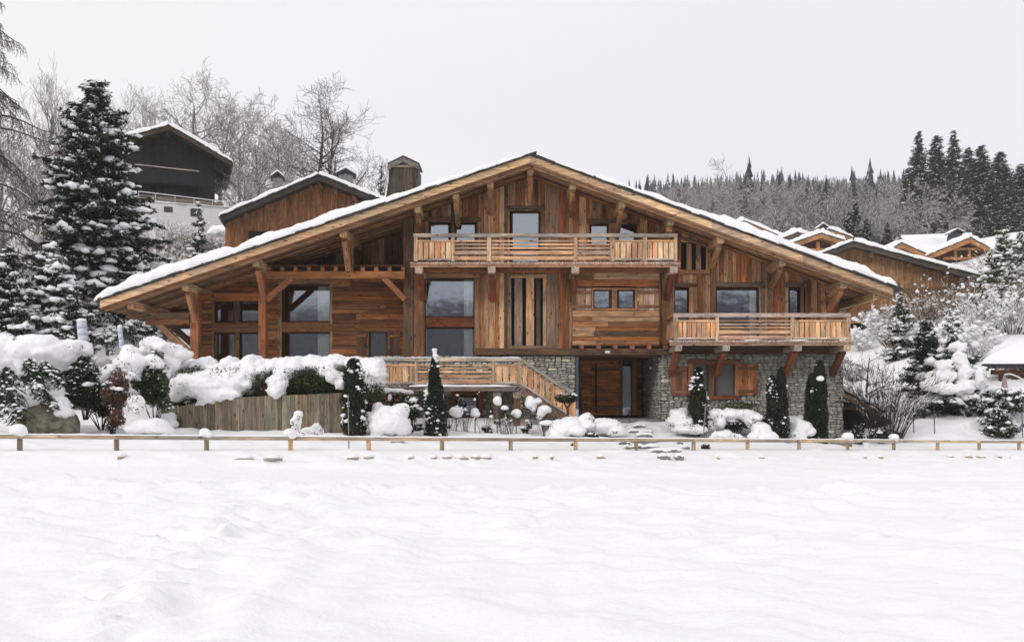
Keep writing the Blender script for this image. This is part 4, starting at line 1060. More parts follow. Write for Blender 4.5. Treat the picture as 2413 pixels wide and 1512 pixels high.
def snow_mass(name, blobs, parent=None, voxel=0.055, noise=0.05, seed=0, mat='snow', flat=0.8, label=None, cat=None, group=None, sprigs=0):
    """one body of snow grown together from overlapping rounds: (px, py, rx_px, ry_px, Z, depth_m)"""
    rng = np.random.default_rng(seed + 5)
    C = []; Rr = []
    for x, y, rx, ry, Z, d in blobs:
        C.append(W(x, y, Z)[:]); Rr.append((rx / FPX * Z, d, ry / FPX * Z))
    C = np.array(C); Rr = np.array(Rr)
    k = 7; i_ = np.repeat(np.arange(len(C)), k)       # smaller lumps on every round break its outline
    dd = unit(rng.normal(size=(len(i_), 3))); dd[:, 2] *= np.where(dd[:, 2] < 0, 0.9, 0.8)
    C2 = C[i_] + dd * Rr[i_] * rng.uniform(0.7, 1.0, (len(i_), 1)); R2 = np.clip(Rr[i_].min(1, keepdims=True) * rng.uniform(0.22, 0.5, (len(i_), 1)), voxel * 1.1, None) * np.array([1.2, 1.1, 0.8])
    V, F = lumps_arr(np.concatenate([C, C2]), np.concatenate([Rr * 1.04, R2]), rng, 3 if len(C) < 12 else 2, 0.16, flat)
    o = link(name, mesh_np(name, V, F, [M[mat]]), parent)
    md = o.modifiers.new('grown', 'REMESH'); md.mode = 'VOXEL'; md.voxel_size = voxel; md.use_smooth_shade = True
    tx = bpy.data.textures.new(name + '_lumps', 'CLOUDS'); tx.noise_scale = 0.26; tx.noise_depth = 3
    dm = o.modifiers.new('lumps', 'DISPLACE'); dm.texture = tx; dm.strength = noise * 2.2; dm.mid_level = 0.5; dm.texture_coords = 'GLOBAL'
    sm = o.modifiers.new('soft', 'SMOOTH'); sm.factor = 0.5; sm.iterations = 2
    t2 = bpy.data.textures.new(name + '_crumbs', 'CLOUDS'); t2.noise_scale = 0.10; t2.noise_depth = 2
    d2 = o.modifiers.new('crumbs', 'DISPLACE'); d2.texture = t2; d2.strength = noise * 1.3; d2.mid_level = 0.5; d2.texture_coords = 'GLOBAL'
    if sprigs:
        k = sprigs; j = rng.integers(0, len(C), k); e = unit(rng.normal(size=(k, 3))); e[:, 1] = -np.abs(e[:, 1]); c0 = C[j] + e * Rr[j] * 0.98
        m = 16; Q = np.repeat(c0, m, 0) + rng.normal(0, 0.05, (k * m, 3)) * np.array([1.2, 1, 0.9]); V2, F2 = leaves(Q, 0.038, rng, 0.45)
        j = rng.integers(0, len(C), k); e = unit(rng.normal(size=(k, 3)) * np.array([1, 0.6, 0.5]) + np.array([0, -0.3, 0.6])); t0 = C[j] + e * Rr[j] * 0.8; t1 = t0 + (e + rng.normal(0, .3, (k, 3))) * rng.uniform(0.12, 0.32, (k, 1))
        V3, F3 = tubes_arr(t0, t1, np.full(k, 0.007), np.full(k, 0.004), 3); V2, F2 = join_arr([(V2, F2), (V3, F3)])
        link('sprig', mesh_np('sprig', V2, F2, [M['leaf_dark']]), o)
    if label: tag(o, label, cat, group)
    return o
def quads_arr(P, A, B):
    """quads centred on P spanned by half-vectors A and B (leaf shaped: a kite)"""
    n = len(P)
    V = np.stack([P - A, P + B * 0.8 - A * 0.1, P + A, P - B * 0.8 - A * 0.1], 1)
    F = np.arange(4 * n).reshape(n, 4)
    return V.reshape(-1, 3), F
def unit(v): return v / np.maximum(np.linalg.norm(v, axis=-1, keepdims=True), 1e-9)
def leaves(P, size, rng, aspect=0.45, D=None, dj=0.8):
    """leaf-sized kites at P; D = preferred direction of the leaf"""
    n = len(P); r = rng.normal(size=(n, 3))
    d = unit(r if D is None else D + dj * r)
    s = unit(np.cross(d, rng.normal(size=(n, 3))))
    sz = (size * rng.uniform(0.6, 1.35, n))[:, None]
    return quads_arr(P, d * sz, s * sz * aspect)
def join_arr(parts):
    Vs, Fs, k = [], [], 0
    for V, F in parts:
        Vs.append(V); Fs.append(F + k); k += len(V)
    return np.concatenate(Vs), Fs
def tubes_arr(P0, P1, R0, R1, k=3):
    P0 = np.asarray(P0); P1 = np.asarray(P1); R0 = np.asarray(R0); R1 = np.asarray(R1); n = len(P0)
    d = unit(P1 - P0); ref = np.where(np.abs(d[:, 2:3]) > 0.9, np.array([[1., 0, 0]]), np.array([[0, 0, 1.]]))
    a = unit(np.cross(d, ref)); b = np.cross(d, a)
    ang = np.arange(k) * 2 * np.pi / k + np.pi / 2
    ring = a[:, None, :] * np.cos(ang)[None, :, None] + b[:, None, :] * np.sin(ang)[None, :, None]
    V = np.concatenate([P0[:, None] + ring * R0[:, None, None], P1[:, None] + ring * R1[:, None, None]], 1)
    i = np.arange(k); j = (i + 1) % k
    q = np.stack([i, j, j + k, i + k], -1)
    F = q[None] + (np.arange(n) * 2 * k)[:, None, None]
    return V.reshape(-1, 3), F.reshape(-1, 4)

def bare_segments(h, spread, rng, r0, levels=5, nb=(5, 4, 4, 4), droop=0.0, up=0.35, first=0.28, lean=0.0, wig=0.14, minr=0.004, fan=0.75):
    """limbs of a leafless tree: returns P0, P1, R0, R1, level"""
    segs = []
    def grow(p, d, ln, r, lev):
        n = 6 if lev == 0 else (4 if lev < 3 else 3)
        pts = [p]; rad = [r]
        for i in range(n):
            d = d + rng.normal(size=3) * (wig if lev else 0.05) + np.array([0, 0, up * 0.12 - droop * (lev > 1)])
            d = d / np.linalg.norm(d)
            p = p + d * ln / n; r_ = r * (1 - 0.75 * (i + 1) / n)
            segs.append((pts[-1], p, rad[-1], max(r_, minr), lev)); pts.append(p); rad.append(max(r_, minr))
        if lev >= levels - 1: return
        m = nb[min(lev, len(nb) - 1)]
        for j in range(m):
            t = (first if lev == 0 else 0.22) + (1 - (first if lev == 0 else 0.22)) * (j + rng.uniform(0, 0.9)) / m
            t = min(t, 0.98)
            i0 = t * n; i1 = int(i0); f = i0 - i1
            q = pts[i1] * (1 - f) + pts[min(i1 + 1, n)] * f; rq = rad[i1] * (1 - f) + rad[min(i1 + 1, n)] * f
            dd = (pts[min(i1 + 1, n)] - pts[i1]); dd = dd / np.linalg.norm(dd)
            s = np.cross(dd, rng.normal(size=3)); s /= np.linalg.norm(s)
            nd = dd * rng.uniform(0.35, 0.8) + s * fan + np.array([0, 0, up * 0.5])
            nd[0] *= spread; nd[1] *= spread; nd /= np.linalg.norm(nd)
            l2 = ln * (rng.uniform(0.42, 0.62) * (1.15 - 0.45 * t if lev == 0 else 1.0))
            grow(q, nd, l2, rq * 0.62, lev + 1)
    grow(np.zeros(3), np.array([lean, 0, 1.0]), h, r0, 0)
    P0 = np.array([s[0] for s in segs]); P1 = np.array([s[1] for s in segs])
    return P0, P1, np.array([s[2] for s in segs]), np.array([s[3] for s in segs]), np.array([s[4] for s in segs])
def segs_to_tree(name, label, cat, base, segs, rng, bark='bark', snow=0.5, group=None, snowk=0.9, crown_name='crown', trunk_levels=1):
    P0, P1, R0, R1, lv = segs
    t = thing(name, label, cat, base, 0, group)
    m = lv < trunk_levels
    V, F = tubes_arr(P0[m], P1[m], R0[m], R1[m], 7)
    link('trunk', mesh_np('trunk', V, F, [M[bark]], smooth=True), t)
    parts = []
    for a, b, k in ((trunk_levels, 3, 5), (3, 99, 3)):
        q = (lv >= a) & (lv < b)
        if q.any(): parts.append(tubes_arr(P0[q], P1[q], R0[q], R1[q], k))
    V, F = join_arr(parts)
    link(crown_name, mesh_np(crown_name, V, F, [M[bark]]), t)
    if snow > 0:
        d = unit(P1 - P0); q = (np.abs(d[:, 2]) < 0.82) & (rng.random(len(P0)) < snow)
        if q.any():
            rr = np.maximum(R0[q] * snowk, 0.006)
            off = np.zeros((q.sum(), 3)); off[:, 2] = R0[q] * 0.75 + rr * 0.5
            V, F = tubes_arr(P0[q] + off, P1[q] + off, rr, np.maximum(R1[q] * snowk, 0.005), 3)
            link('snow', mesh_np('snow', V, F, [M['snow']]), t)
    return t

def conifer_arr(h, R, rng, whorls=26, per=9, droop=0.35, zbase=0.04, twigs=9, spray=0.10, snow=0.5, snow_size=0.16, shape=0.9, ragged=0.25, up_tip=0.15):
    """spruce: whorls of drooping boughs set with needle sprays; snow pads on the boughs"""
    P = []; D = []; S = []; SN = []; SR = []; B0 = []; B1 = []
    for w in range(whorls):
        f0 = (w + rng.uniform(0, 0.8)) / whorls
        z = h * (zbase + (1 - zbase) * f0); f = f0
        L_ = R * (1 - f) ** shape * (1 + 0.22 * np.sin(w * 1.7 + R)) + 0.03 * R
        n = max(3, int(per * (0.55 + 0.6 * (1 - f))))
        for b in range(n):
            a = rng.uniform(0, 2 * np.pi); ln = L_ * rng.uniform(1 - ragged, 1 + ragged * 0.6)
            z = h * (zbase + (1 - zbase) * min(0.995, f0 + rng.uniform(-1.1, 1.1) / whorls))
            dr = droop * rng.uniform(0.7, 1.3) * (0.35 + (1 - f))
            ca, sa = np.cos(a), np.sin(a)
            m = max(4, int(twigs * ln / R * 1.2) + 2)
            tt = np.linspace(0.12, 1, m)
            x = ln * tt; zz = z + ln * (0.18 * tt - dr * tt ** 1.6 + up_tip * tt ** 3)
            pts = np.stack([ca * x, sa * x, zz], -1)
            B0.append(np.array([0, 0, z])); B1.append(pts[-1])
            wdt = ln * 0.36 * np.sin(np.clip(tt * 1.15, 0, 1) * np.pi * 0.92 + 0.15)
            for i in range(m):
                k = 1 + int(5 * wdt[i] / max(spray, 1e-3) * 0.5)
                k = min(k, 7)
                off = rng.uniform(-1, 1, k) * wdt[i]
                p = pts[i][None] + np.stack([-sa * off, ca * off, -np.abs(off) * 0.35 + rng.normal(0, 0.02, k)], -1)
                P.append(p); D.append(np.stack([ca * np.ones(k) - sa * np.sign(off) * 0.8, sa * np.ones(k) + ca * np.sign(off) * 0.8, -0.45 * np.ones(k)], -1))
                if rng.random() < snow * (0.55 + 0.45 * tt[i]):
                    SN.append(pts[i] + np.array([-sa, ca, 0]) * rng.uniform(-0.6, 0.6) * wdt[i] + np.array([0, 0, spray * 0.35]))
                    s = snow_size * (0.35 + 1.5 * rng.random() ** 3) * (0.5 + 0.6 * (1 - f)); SR.append((s * rng.uniform(0.7, 1.5), s * rng.uniform(0.7, 1.3), s * rng.uniform(0.45, 0.85)))
    P = np.concatenate(P); D = np.concatenate(D)
    return P, D, np.array(SN), np.array(SR), np.array(B0), np.array(B1)
def conifer(name, label, base, h, R, seed, group=None, mat='needle', spray=0.10, snow_mat='snow', dense=1, cat='tree', rz=0, **kw):
    rng = np.random.default_rng(seed); snow_k = kw.get('snow', 0.5)
    P, D, SN, SR, B0, B1 = conifer_arr(h, R, rng, spray=spray, **kw)
    t = thing(name, label, cat, base, rz, group)
    tr = MB(); tr.tube((0, 0, -0.5), (0, 0, h * 0.98), max(0.04, h * 0.014), 0.015, 7); tr.build('trunk', M['bark'], t, smooth=True)
    parts = []
    for k in range(3 * dense):
        q = P + rng.normal(0, spray * 0.45, P.shape)
        parts.append(leaves(q, spray, rng, 0.30, D, 0.55))
    V, F = join_arr(parts)
    V2, F2 = tubes_arr(B0, B1, np.full(len(B0), h * 0.0035), np.full(len(B0), 0.004), 3)
    V, F = join_arr([(V, np.concatenate([f for f in F])), (V2, F2)])
    link('crown', mesh_np('crown', V, F, [M[mat]]), t)
    if len(SN):
        V, F = lumps_arr(SN, SR, rng, 1, 0.42, 0.6)
        q = P[rng.random(len(P)) < 0.30 * snow_k]; q = np.repeat(q, 3, 0) + rng.normal(0, spray * 0.5, (len(q) * 3, 3)) + np.array([0, 0, spray * 0.35])
        V2, F2 = leaves(q, spray * 0.75, rng, 0.5); V, F = join_arr([(V, F), (V2, F2)])
        link('snow', mesh_np('snow', V, F, [M[snow_mat]], smooth=True), t)
    return t

def bush_points(n, rng, rad, clump=1.0, shell=0.55):
    d = unit(rng.normal(size=(n * 2, 3)))
    k = 0.75 + 0.35 * clump * (fbm(d[:, 0] * 2.3 + rng.uniform(0, 9), d[:, 1] * 2.3 + d[:, 2] * 1.9, int(rng.integers(999)), 3))
    r = (shell + (1 - shell) * rng.random(n * 2)) * (0.7 + 0.45 * k)
    gate = fbm(d[:, 0] * 4 + 3, d[:, 2] * 4 + d[:, 1] * 3, int(rng.integers(999)), 2) > -0.30
    p = (d * r[:, None])[gate][:n]; d = d[gate][:n]
    return p * np.array(rad), d
def bush(name, label, center, rad, seed, mat='leaf_dark', n=2500, leaf=0.05, aspect=0.42, snow=60, snow_size=0.10, snow_top=0.2, group=None, cat='shrub', stems=8, ground=None, droop=0.0, parent=None):
    """leafy shrub: leaves through its volume, stems from the ground, snow lodged on its upper side"""
    rng = np.random.default_rng(seed)
    c = Vector(center); gz = ground if ground is not None else Hs(c.x, c.y)
    t = parent or thing(name, label, cat, (c.x, c.y, gz), 0, group)
    base = np.array([0, 0, c.z - gz]) if parent is None else np.array(c)
    rad = np.array(rad, float); kc = 11            # grown of many clumps, so the outline is broken
    cc = unit(rng.normal(size=(kc, 3))) * rng.uniform(0.35, 0.78, (kc, 1)) * rad; rr = rng.uniform(0.30, 0.52, kc); cc[0] = 0; rr[0] = 0.62
    Ps, Ds = [], []
    for c_, r_ in zip(cc, rr):
        p_, d_ = bush_points(int(n * r_ ** 2 / (rr ** 2).sum()) + 8, rng, rad * r_, shell=0.35); Ps.append(p_ + c_); Ds.append(d_)
    P = np.concatenate(Ps); D = np.concatenate(Ds)
    V, F = leaves(P + base, leaf, rng, aspect, D * 0.8 + np.array([0, 0, -droop]), 0.9)
    link('foliage', mesh_np('foliage', V, F, [M[mat]]), t)
    if stems:
        Q, _ = bush_points(stems, rng, np.array(rad) * 0.8)
        s0 = np.stack([Q[:, 0] * 0.15, Q[:, 1] * 0.15, np.full(len(Q), -0.1)], -1) + (np.zeros(3) if parent is None else np.array([c.x, c.y, gz]))
        V, F = tubes_arr(s0, Q + base, np.full(len(Q), 0.02), np.full(len(Q), 0.006), 4)
        link('stem', mesh_np('stem', V, F, [M['twig_dark']]), t)
    if snow:
        d = unit(rng.normal(size=(snow * 4, 3))); d = d[d[:, 2] > snow_top - 0.35][:snow]
        w_ = rng.integers(0, kc, len(d))
        C = cc[w_] + d * rad * rr[w_][:, None] * rng.uniform(0.8, 1.02, (len(d), 1)) + base
        s = snow_size * (0.3 + 1.5 * rng.random(len(d)) ** 2.5) * (0.5 + 0.6 * np.clip(d[:, 2] + 0.2, 0, 1))
        V, F = lumps_arr(C, np.stack([s * rng.uniform(.9, 1.5, len(s)), s, s * 0.7], -1), rng, 1, 0.35, 0.6)
        q = P[(rng.random(len(P)) < 0.10) & (D[:, 2] > -0.3)] + base + np.array([0, 0, leaf * 0.4])
        V2, F2 = leaves(q, leaf * 0.8, rng, 0.6); V, F = join_arr([(V, F), (V2, F2)])
        link('snow', mesh_np('snow', V, F, [M['snow']], smooth=True), t)
    return t
def twig_shrub(name, label, base, h, spread, seed, n=60, mat='twig', r=0.008, puffs=40, puff=0.05, group=None, cat='shrub', side=3, snow=0.0, up=0.75, curve=0.3, r0=None):
    """thin upright stems fanning out of the ground, with side twigs and puffs of snow"""
    rng = np.random.default_rng(seed)
    P0 = []; P1 = []; R0 = []; R1 = []; tips = []
    for i in range(n):
        a = rng.uniform(0, 2 * np.pi); s = spread * math.sqrt(rng.random()); ln = h * rng.uniform(0.55, 1.05)
        p = np.array([np.cos(a) * s * 0.35, np.sin(a) * s * 0.35, -0.05]); d = np.array([np.cos(a) * s * 0.6, np.sin(a) * s * 0.6, up * h]); d = d / np.linalg.norm(d) + rng.normal(0, 0.05, 3)
        m = 5; rr = r * rng.uniform(0.7, 1.4) * (1 if r0 is None else 1)
        for k in range(m):
            d = d + np.array([np.cos(a), np.sin(a), 0]) * curve * 0.12 + rng.normal(0, 0.06, 3); d /= np.linalg.norm(d)
            q = p + d * ln / m
            P0.append(p); P1.append(q); R0.append(rr * (1 - 0.16 * k)); R1.append(rr * (1 - 0.16 * (k + 1)))
            if k >= 1:
                for _ in range(side):
                    e = d + rng.normal(0, 0.45, 3); e /= np.linalg.norm(e); q2 = q + e * ln * rng.uniform(0.08, 0.2)
                    P0.append(q); P1.append(q2); R0.append(rr * 0.5); R1.append(rr * 0.3); tips.append(q2)
            p = q
        tips.append(p)
    P0 = np.array(P0); P1 = np.array(P1); R0 = np.array(R0); R1 = np.array(R1)
    t = thing(name, label, cat, base, 0, group)
    V, F = tubes_arr(P0, P1, R0, R1, 3)
    link('stem', mesh_np('stem', V, F, [M[mat]]), t)
    C = []; S = []
    if puffs:
        tips = np.array(tips); w = tips[:, 2] - tips[:, 2].min() + 0.1; q = rng.choice(len(tips), min(puffs, len(tips)), replace=False, p=w / w.sum())
        s = puff * (0.35 + 1.3 * rng.random(len(q)) ** 2.5)
        V, F = lumps_arr(tips[q], np.stack([s * rng.uniform(.8, 1.3, len(s)), s, s * rng.uniform(.6, 1.0, len(s))], -1), rng, 1, 0.32, 0.8)
        link('snow_puff', mesh_np('snow_puff', V, F, [M['snow']], smooth=True), t)
    if snow > 0:
        d = unit(P1 - P0); q = (rng.random(len(P0)) < snow) & (np.abs(d[:, 2]) < 0.9)
        if q.any():
            off = np.zeros((q.sum(), 3)); off[:, 2] = R0[q]
            V, F = tubes_arr(P0[q] + off, P1[q] + off, R0[q] * 1.5 + .004, R1[q] * 1.5 + .004, 3)
            link('snow', mesh_np('snow', V, F, [M['snow']]), t)
    return t
def thuja(name, label, px, ytop, ybot, rpx, Z, seed, lean=0.0, twin=None, snow=30, mat='thuja', snow_size=0.05, group='clipped columnar conifers in front of the chalet', wide=0.55):
    """narrow upright conifer; twin = (px, ytop) of a second tip"""
    rng = np.random.default_rng(seed)
    z0, z1 = wz(ybot, Z), wz(ytop, Z); h = z1 - z0; R_ = rpx / FPX * Z; X = wx(px, Z)
    t = thing(name, label, 'tree', (X, Z, z0), 0, group)
    cols = [(0.0, h, R_)]
    if twin: cols = [(0.0, h, R_ * 0.72), (wx(twin[0], Z) - X, wz(twin[1], Z) - z0, R_ * 0.72)]
    Vs = []; SN = []; SS = []
    for cx_, hh, rr in cols:
        n = int(5200 * hh * rr / 1.2) + 2500
        u = rng.random(n) ** 0.9; a = rng.uniform(0, 2 * np.pi, n)
        prof = np.clip(1 - u, 0, 1) ** wide * np.clip(0.72 + 0.5 * u, 0, 1) + 0.015
        bump = 1 + 0.75 * fbm(np.cos(a) * 1.5 + u * 7 + seed, np.sin(a) * 1.5 + u * 5, seed, 3)
        r = rr * prof * bump * (0.35 + 0.65 * np.sqrt(rng.random(n)))
        P = np.stack([cx_ + np.cos(a) * r, np.sin(a) * r, u * hh], -1)
        D = np.stack([np.cos(a) * 0.5, np.sin(a) * 0.5, np.ones(n)], -1)
        Vs.append(leaves(P, 0.062, rng, 0.30, D, 0.6))
        m = snow; kc = max(4, m // 9); w_ = rng.integers(0, kc, m); uc = rng.random(kc); ac = rng.uniform(0, 2 * np.pi, kc); uu = np.clip(uc[w_] + rng.normal(0, 0.05, m), 0.01, 0.99); aa = ac[w_] + rng.normal(0, 0.45, m); rr_ = rr * (np.clip(1 - uu, 0, 1) ** wide) * np.clip(0.72 + 0.5 * uu, 0, 1) * 1.04
        SN.append(np.stack([cx_ + np.cos(aa) * rr_, np.sin(aa) * rr_, uu * hh], -1)); SS.append(snow_size * (0.35 + 1.3 * rng.random(m) ** 3))
    V, F = join_arr(Vs)
    link('crown', mesh_np('crown', V, F, [M[mat]]), t)
    s = np.concatenate(SS)
    if len(s):
        V, F = lumps_arr(np.concatenate(SN), np.stack([s, s, s * 0.8], -1), rng, 1, 0.3, 0.6)
        link('snow', mesh_np('snow', V, F, [M['snow']], smooth=True), t)
    mb = MB(); mb.tube((0, 0, -0.3), (0, 0, h * 0.5), 0.05, 0.03, 6); mb.build('trunk', M['bark'], t)
    return t
# ------------------------------------------------------------------ terrace and its stair (part of the chalet)
ZT = 32.2
te = wempty('terrace', chalet)
railing(te, 880, 1229, 843, 851, ZT, [(903, 977, 'v', 5), (984, 1159, 'h', 0), (1167, 1216, 'v', 3)],
        [(896, 903), (977, 984), (1159, 1167), (1216, 1229)], 0.12, 906, 860, 901)
deck(te, 878, 1214, 911, 921, ZT - 0.05, YW - 0.1, (0.24, 0.215, 0.19))
snow_slab('snow_cap', te, lambda x: wz(911, ZT), wx(962, ZT), wx(1206, ZT), ZT - 0.1, ZT + 1.2, 0.10, 60, 10, seed=6, dz=0.0)
snow_slab('rail_snow', te, lambda x: wz(843.5, ZT), wx(882, ZT), wx(1228, ZT), ZT - 0.10, ZT + 0.07, 0.045, 90, 8, seed=7, dz=0.0)
for x in (1171, 1218):
    beam('column', te, (wx(x, ZT), ZT + 0.15, wz(1020, ZT)), (wx(x, ZT), ZT + 0.15, wz(921, ZT)), 0.24, 0.24, M['wx'], (0.17, 0.11, 0.07), up=(1, 0, 0))
    beam('column_cap', te, (wx(x, ZT), ZT + 0.0, wz(930, ZT)), (wx(x, ZT), YW, wz(930, ZT)), 0.30, 0.24, M['wx'], (0.32, 0.29, 0.25), bev=0.2)
st = wempty('staircase', chalet)
A = W(1229, 848, ZT); B = W(1352, 929, ZT)
beam('hand_rail', st, A, B, 0.14, 0.12, M['wx'], tone(SILVER))
dv = Vector((0, 0, -1))
low = 0.86
beam('panel_rail', st, A + dv * 0.17, B + dv * 0.17, 0.06, 0.06, M['wx'], tone([(0.42, 0.25, 0.14)]))
beam('panel_rail', st, A + dv * low, B + dv * low, 0.09, 0.07, M['wx'], tone(SILVER))
beam('stringer', st, A + Vector((0, 0.05, -1.12)), B + Vector((0, 0.05, -1.12)), 0.08, 0.30, M['wx'], (0.28, 0.19, 0.14))
beam('stringer', st, A + Vector((0, 1.15, -1.12)), B + Vector((0, 1.15, -1.12)), 0.08, 0.30, M['wx'], (0.28, 0.19, 0.14))
sl_ = (B.z - A.z) / (B.x - A.x); ns = 9
for i in range(ns):
    f0 = (i + 0.12) / ns; f1 = (i + 0.88) / ns
    xa, xb = A.x + (B.x - A.x) * f0, A.x + (B.x - A.x) * f1
    za, zb = A.z + sl_ * (xa - A.x), A.z + sl_ * (xb - A.x)
    prism_part('baluster', st, [(xa, za - low + 0.04), (xb, zb - low + 0.04), (xb, zb - 0.2), (xa, za - 0.2)], ZT - 0.01, ZT + 0.02, M['wz'], tone([(0.55, 0.30, 0.15)], PALE))
for i in range(8):
    xa = A.x + 0.1 + i * 0.235; z_ = A.z - 1.06 + sl_ * (xa - A.x)
    rect_part('tread', st, xa, xa + 0.30, z_, z_ + 0.05, ZT + 0.09, ZT + 1.12, M['wy'], tone(GREY))
beam('post', st, (B.x, ZT, B.z - 1.5), (B.x, ZT, B.z + 0.02), 0.14, 0.12, M['wx'], tone([(0.42, 0.3, 0.2)]), up=(1, 0, 0))

# ------------------------------------------------------------------ roadside fence
fe = thing('fence', 'low wooden rail fence running along the snowy road before the chalet', 'fence', (0, 0, 0))
PXF = []
def fence_pt(i): return Vector((-11.09 + 1.843 * i, 20.0 + 0.7645 * i, 0))
WOODF = [(0.30, 0.245, 0.175), (0.34, 0.28, 0.20), (0.27, 0.235, 0.17), (0.36, 0.26, 0.17)]
SNOWBALL = {0: 0.17, 2: 0.13, 3: 0.15, 12: 0.17, 13: 0.155}
def rail_z(i):
    x, y = fence_pt(i).x, fence_pt(i).y
    px = x / y * FPX + CX
    return wz(1027 + (1040 - 1027) * np.clip(px / 2400, 0, 1) ** 0.75 + 0, y)
for i in range(-2, 19):
    p = fence_pt(i); zr = rail_z(i) + 0.02; zb = H(p.x, p.y) - 0.25
    mb = MB(); mb.tube((0, 0, zb), (jit(.01), jit(.01), zr + 0.01 + (0.05 if i > 5 and random.random() < .4 else 0)), 0.062, 0.058, 12)
    mb.build('post', M['wz'], fe, smooth=False, color=tone(WOODF), loc=(p.x, p.y + 0.03, 0))
    if i < 18:
        q = fence_pt(i + 1)
        a = Vector((p.x, p.y - 0.03, rail_z(i))); b = Vector((q.x, q.y - 0.03, rail_z(i + 1)))
        d = (b - a).normalized()
        beam('rail', fe, a - d * 0.0, b - d * 0.004, 0.085, 0.10, M['wx'], tone([(0.42, 0.37, 0.28), (0.38, 0.34, 0.27)]), bev=0.3)
        n = 24; vs = []; fs = []
        for k in range(n + 1):
            c = a.lerp(b, k / n); t_ = 0.016 + 0.02 * abs(vnoise(k * 0.5 + i * 13, i, 4)) + (0 if random.random() < .85 else 0.01)
            for dy, dz in ((-0.042, 0.042), (-0.036, 0.05 + t_ * .6), (0, 0.05 + t_), (0.036, 0.05 + t_ * .6), (0.042, 0.042)): vs.append((c.x, c.y + dy, c.z + dz))
        for k in range(n):
            for j in range(4): fs.append((k * 5 + j, (k + 1) * 5 + j, (k + 1) * 5 + j + 1, k * 5 + j + 1))
        link('rail_snow', mesh_np('rail_snow', vs, np.array(fs), [M['snow']], smooth=True), fe)
    if i in SNOWBALL:
        r = SNOWBALL[i]
        lumps('snow_cap', [(p.x - 0.02, p.y - 0.02, zr + r * 0.75), (p.x + 0.05, p.y, zr + r * 0.35)], [(r, r, r * 0.85), (r * 0.8, r * 0.8, r * 0.6)], fe, seed=i + 3, sub=3, rough=0.12, flat=0.9)
# stones of the road edge showing through the snow
kx = [(575, 1083, 30), (640, 1083, 26), (660, 1084, 9), (830, 1082, 22), (868, 1080, 18), (968, 1081, 12), (1020, 1080, 17), (1052, 1080, 25), (1085, 1081, 22), (1120, 1080, 20), (1143, 1081, 24),
      (1261, 1080, 12), (1300, 1080, 9), (1415, 1080, 14), (283, 1079, 10), (1795, 1080, 12), (2038, 1079, 6), (2075, 1079, 9), (2240, 1077, 11), (2282, 1077, 14), (2312, 1078, 13), (2355, 1077, 5), (2375, 1078, 5), (935, 1042, 26), (1690, 1080, 8)]
for i, (x, y, w) in enumerate(kx):
    Z = ground_hit(x, y, 17.0, 34.0)
    X = wx(x, Z); wd = w / FPX * Z * 0.5
    o = lumps('kerb_stone', [(0, 0, 0)], [(wd * 1.35, 0.10, 0.026 + 0.016 * random.random())], None, seed=i, sub=2, mat='edge_stone', rough=0.3, flat=0.9)
    o.location = (X, Z, wz(y, Z) + 0.012)
    ords = ['first', 'second', 'third', 'fourth', 'fifth', 'sixth', 'seventh', 'eighth', 'ninth', 'tenth', 'eleventh', 'twelfth', 'thirteenth', 'fourteenth', 'fifteenth', 'sixteenth', 'seventeenth']
    fpx = [45, 283, 490, 692, 877, 1050, 1210, 1361, 1499, 1638, 1767, 1885, 1998, 2105, 2208, 2299, 2401]
    kp = min(range(17), key=lambda q: abs(fpx[q] - x)); dx_ = x - fpx[kp]
    side_ = 'right under' if abs(dx_) < 8 else (('a little ' if abs(dx_) < 32 else ('further ' if abs(dx_) < 62 else 'well ')) + ('right of' if dx_ > 0 else 'left of'))
    lab = '%s edging stone in the snow, %s the %s fence post from left' % ('long' if w > 20 else ('short' if w > 10 else 'tiny'), side_, ords[kp])
    tag(o, lab, 'stone', 'edging stones in the snow bank')
    if y < 1060: tag(o, 'flat stone slab showing through the snow right behind the fence rail', 'stone'); del o['group']
    # snow lying over its back and sides
    if True:
        gnd_ = lumps('snow', [(0, 0.10, 0.035)], [(wd * 1.25, 0.18, 0.06)], o, seed=i + 50, sub=2, rough=0.2)

# snow stakes
for k, (x, y0, y1, Z, lab) in enumerate([(822, 930, 1069, 23.6, 'thin grey snow stake in front of the dark columnar conifer by the plank wall'),
        (1656, 955, 1032, 28.5, 'thin leaning snow stake in front of the conifer beside the shuttered window'),
        (2153, 956, 1030, 34, 'thin dark snow stake just right of the big leafless shrub'),
        (2202, 957, 1030, 34, 'thin dark snow stake below the snow-laden pine'),
        (2409, 968, 1022, 34, 'thin dark snow stake at the far right below the shelter')]):
    s_ = MB(); s_.tube(W(x - (2 if k != 1 else -6), y0, Z), W(x, y1 + 8, Z), 0.018, 0.018, 6)
    o = s_.build('snow_stake', M['metal'] if k > 1 else M['flag']); tag(o, lab, 'snow stake', 'snow stakes')

# ------------------------------------------------------------------ plank retaining wall with hedge
pw = thing('plank_wall', 'curved weathered grey plank wall holding up the snowy hedge', 'retaining wall', (0, 0, 0))
pts = [(377, 29.2), (398, 28.1), (440, 27.7), (520, 27.5), (640, 27.5), (760, 27.8), (802, 28.0), (815, 28.3)]
def pw_at(s):
    s = s * (len(pts) - 1); i = min(int(s), len(pts) - 2); f = s - i
    return pts[i][0] * (1 - f) + pts[i + 1][0] * f, pts[i][1] * (1 - f) + pts[i + 1][1] * f
P_ = [Vector((wx(x, z), z, 0)) for x, z in [pw_at(k / 200) for k in range(201)]]
cum = [0]
for k in range(200): cum.append(cum[-1] + (P_[k + 1] - P_[k]).length)
s = 0
def along(s):
    k = min(np.searchsorted(cum, s), 200); k = max(k, 1); f = (s - cum[k - 1]) / max(cum[k] - cum[k - 1], 1e-6)
    return P_[k - 1].lerp(P_[k], min(max(f, 0), 1))
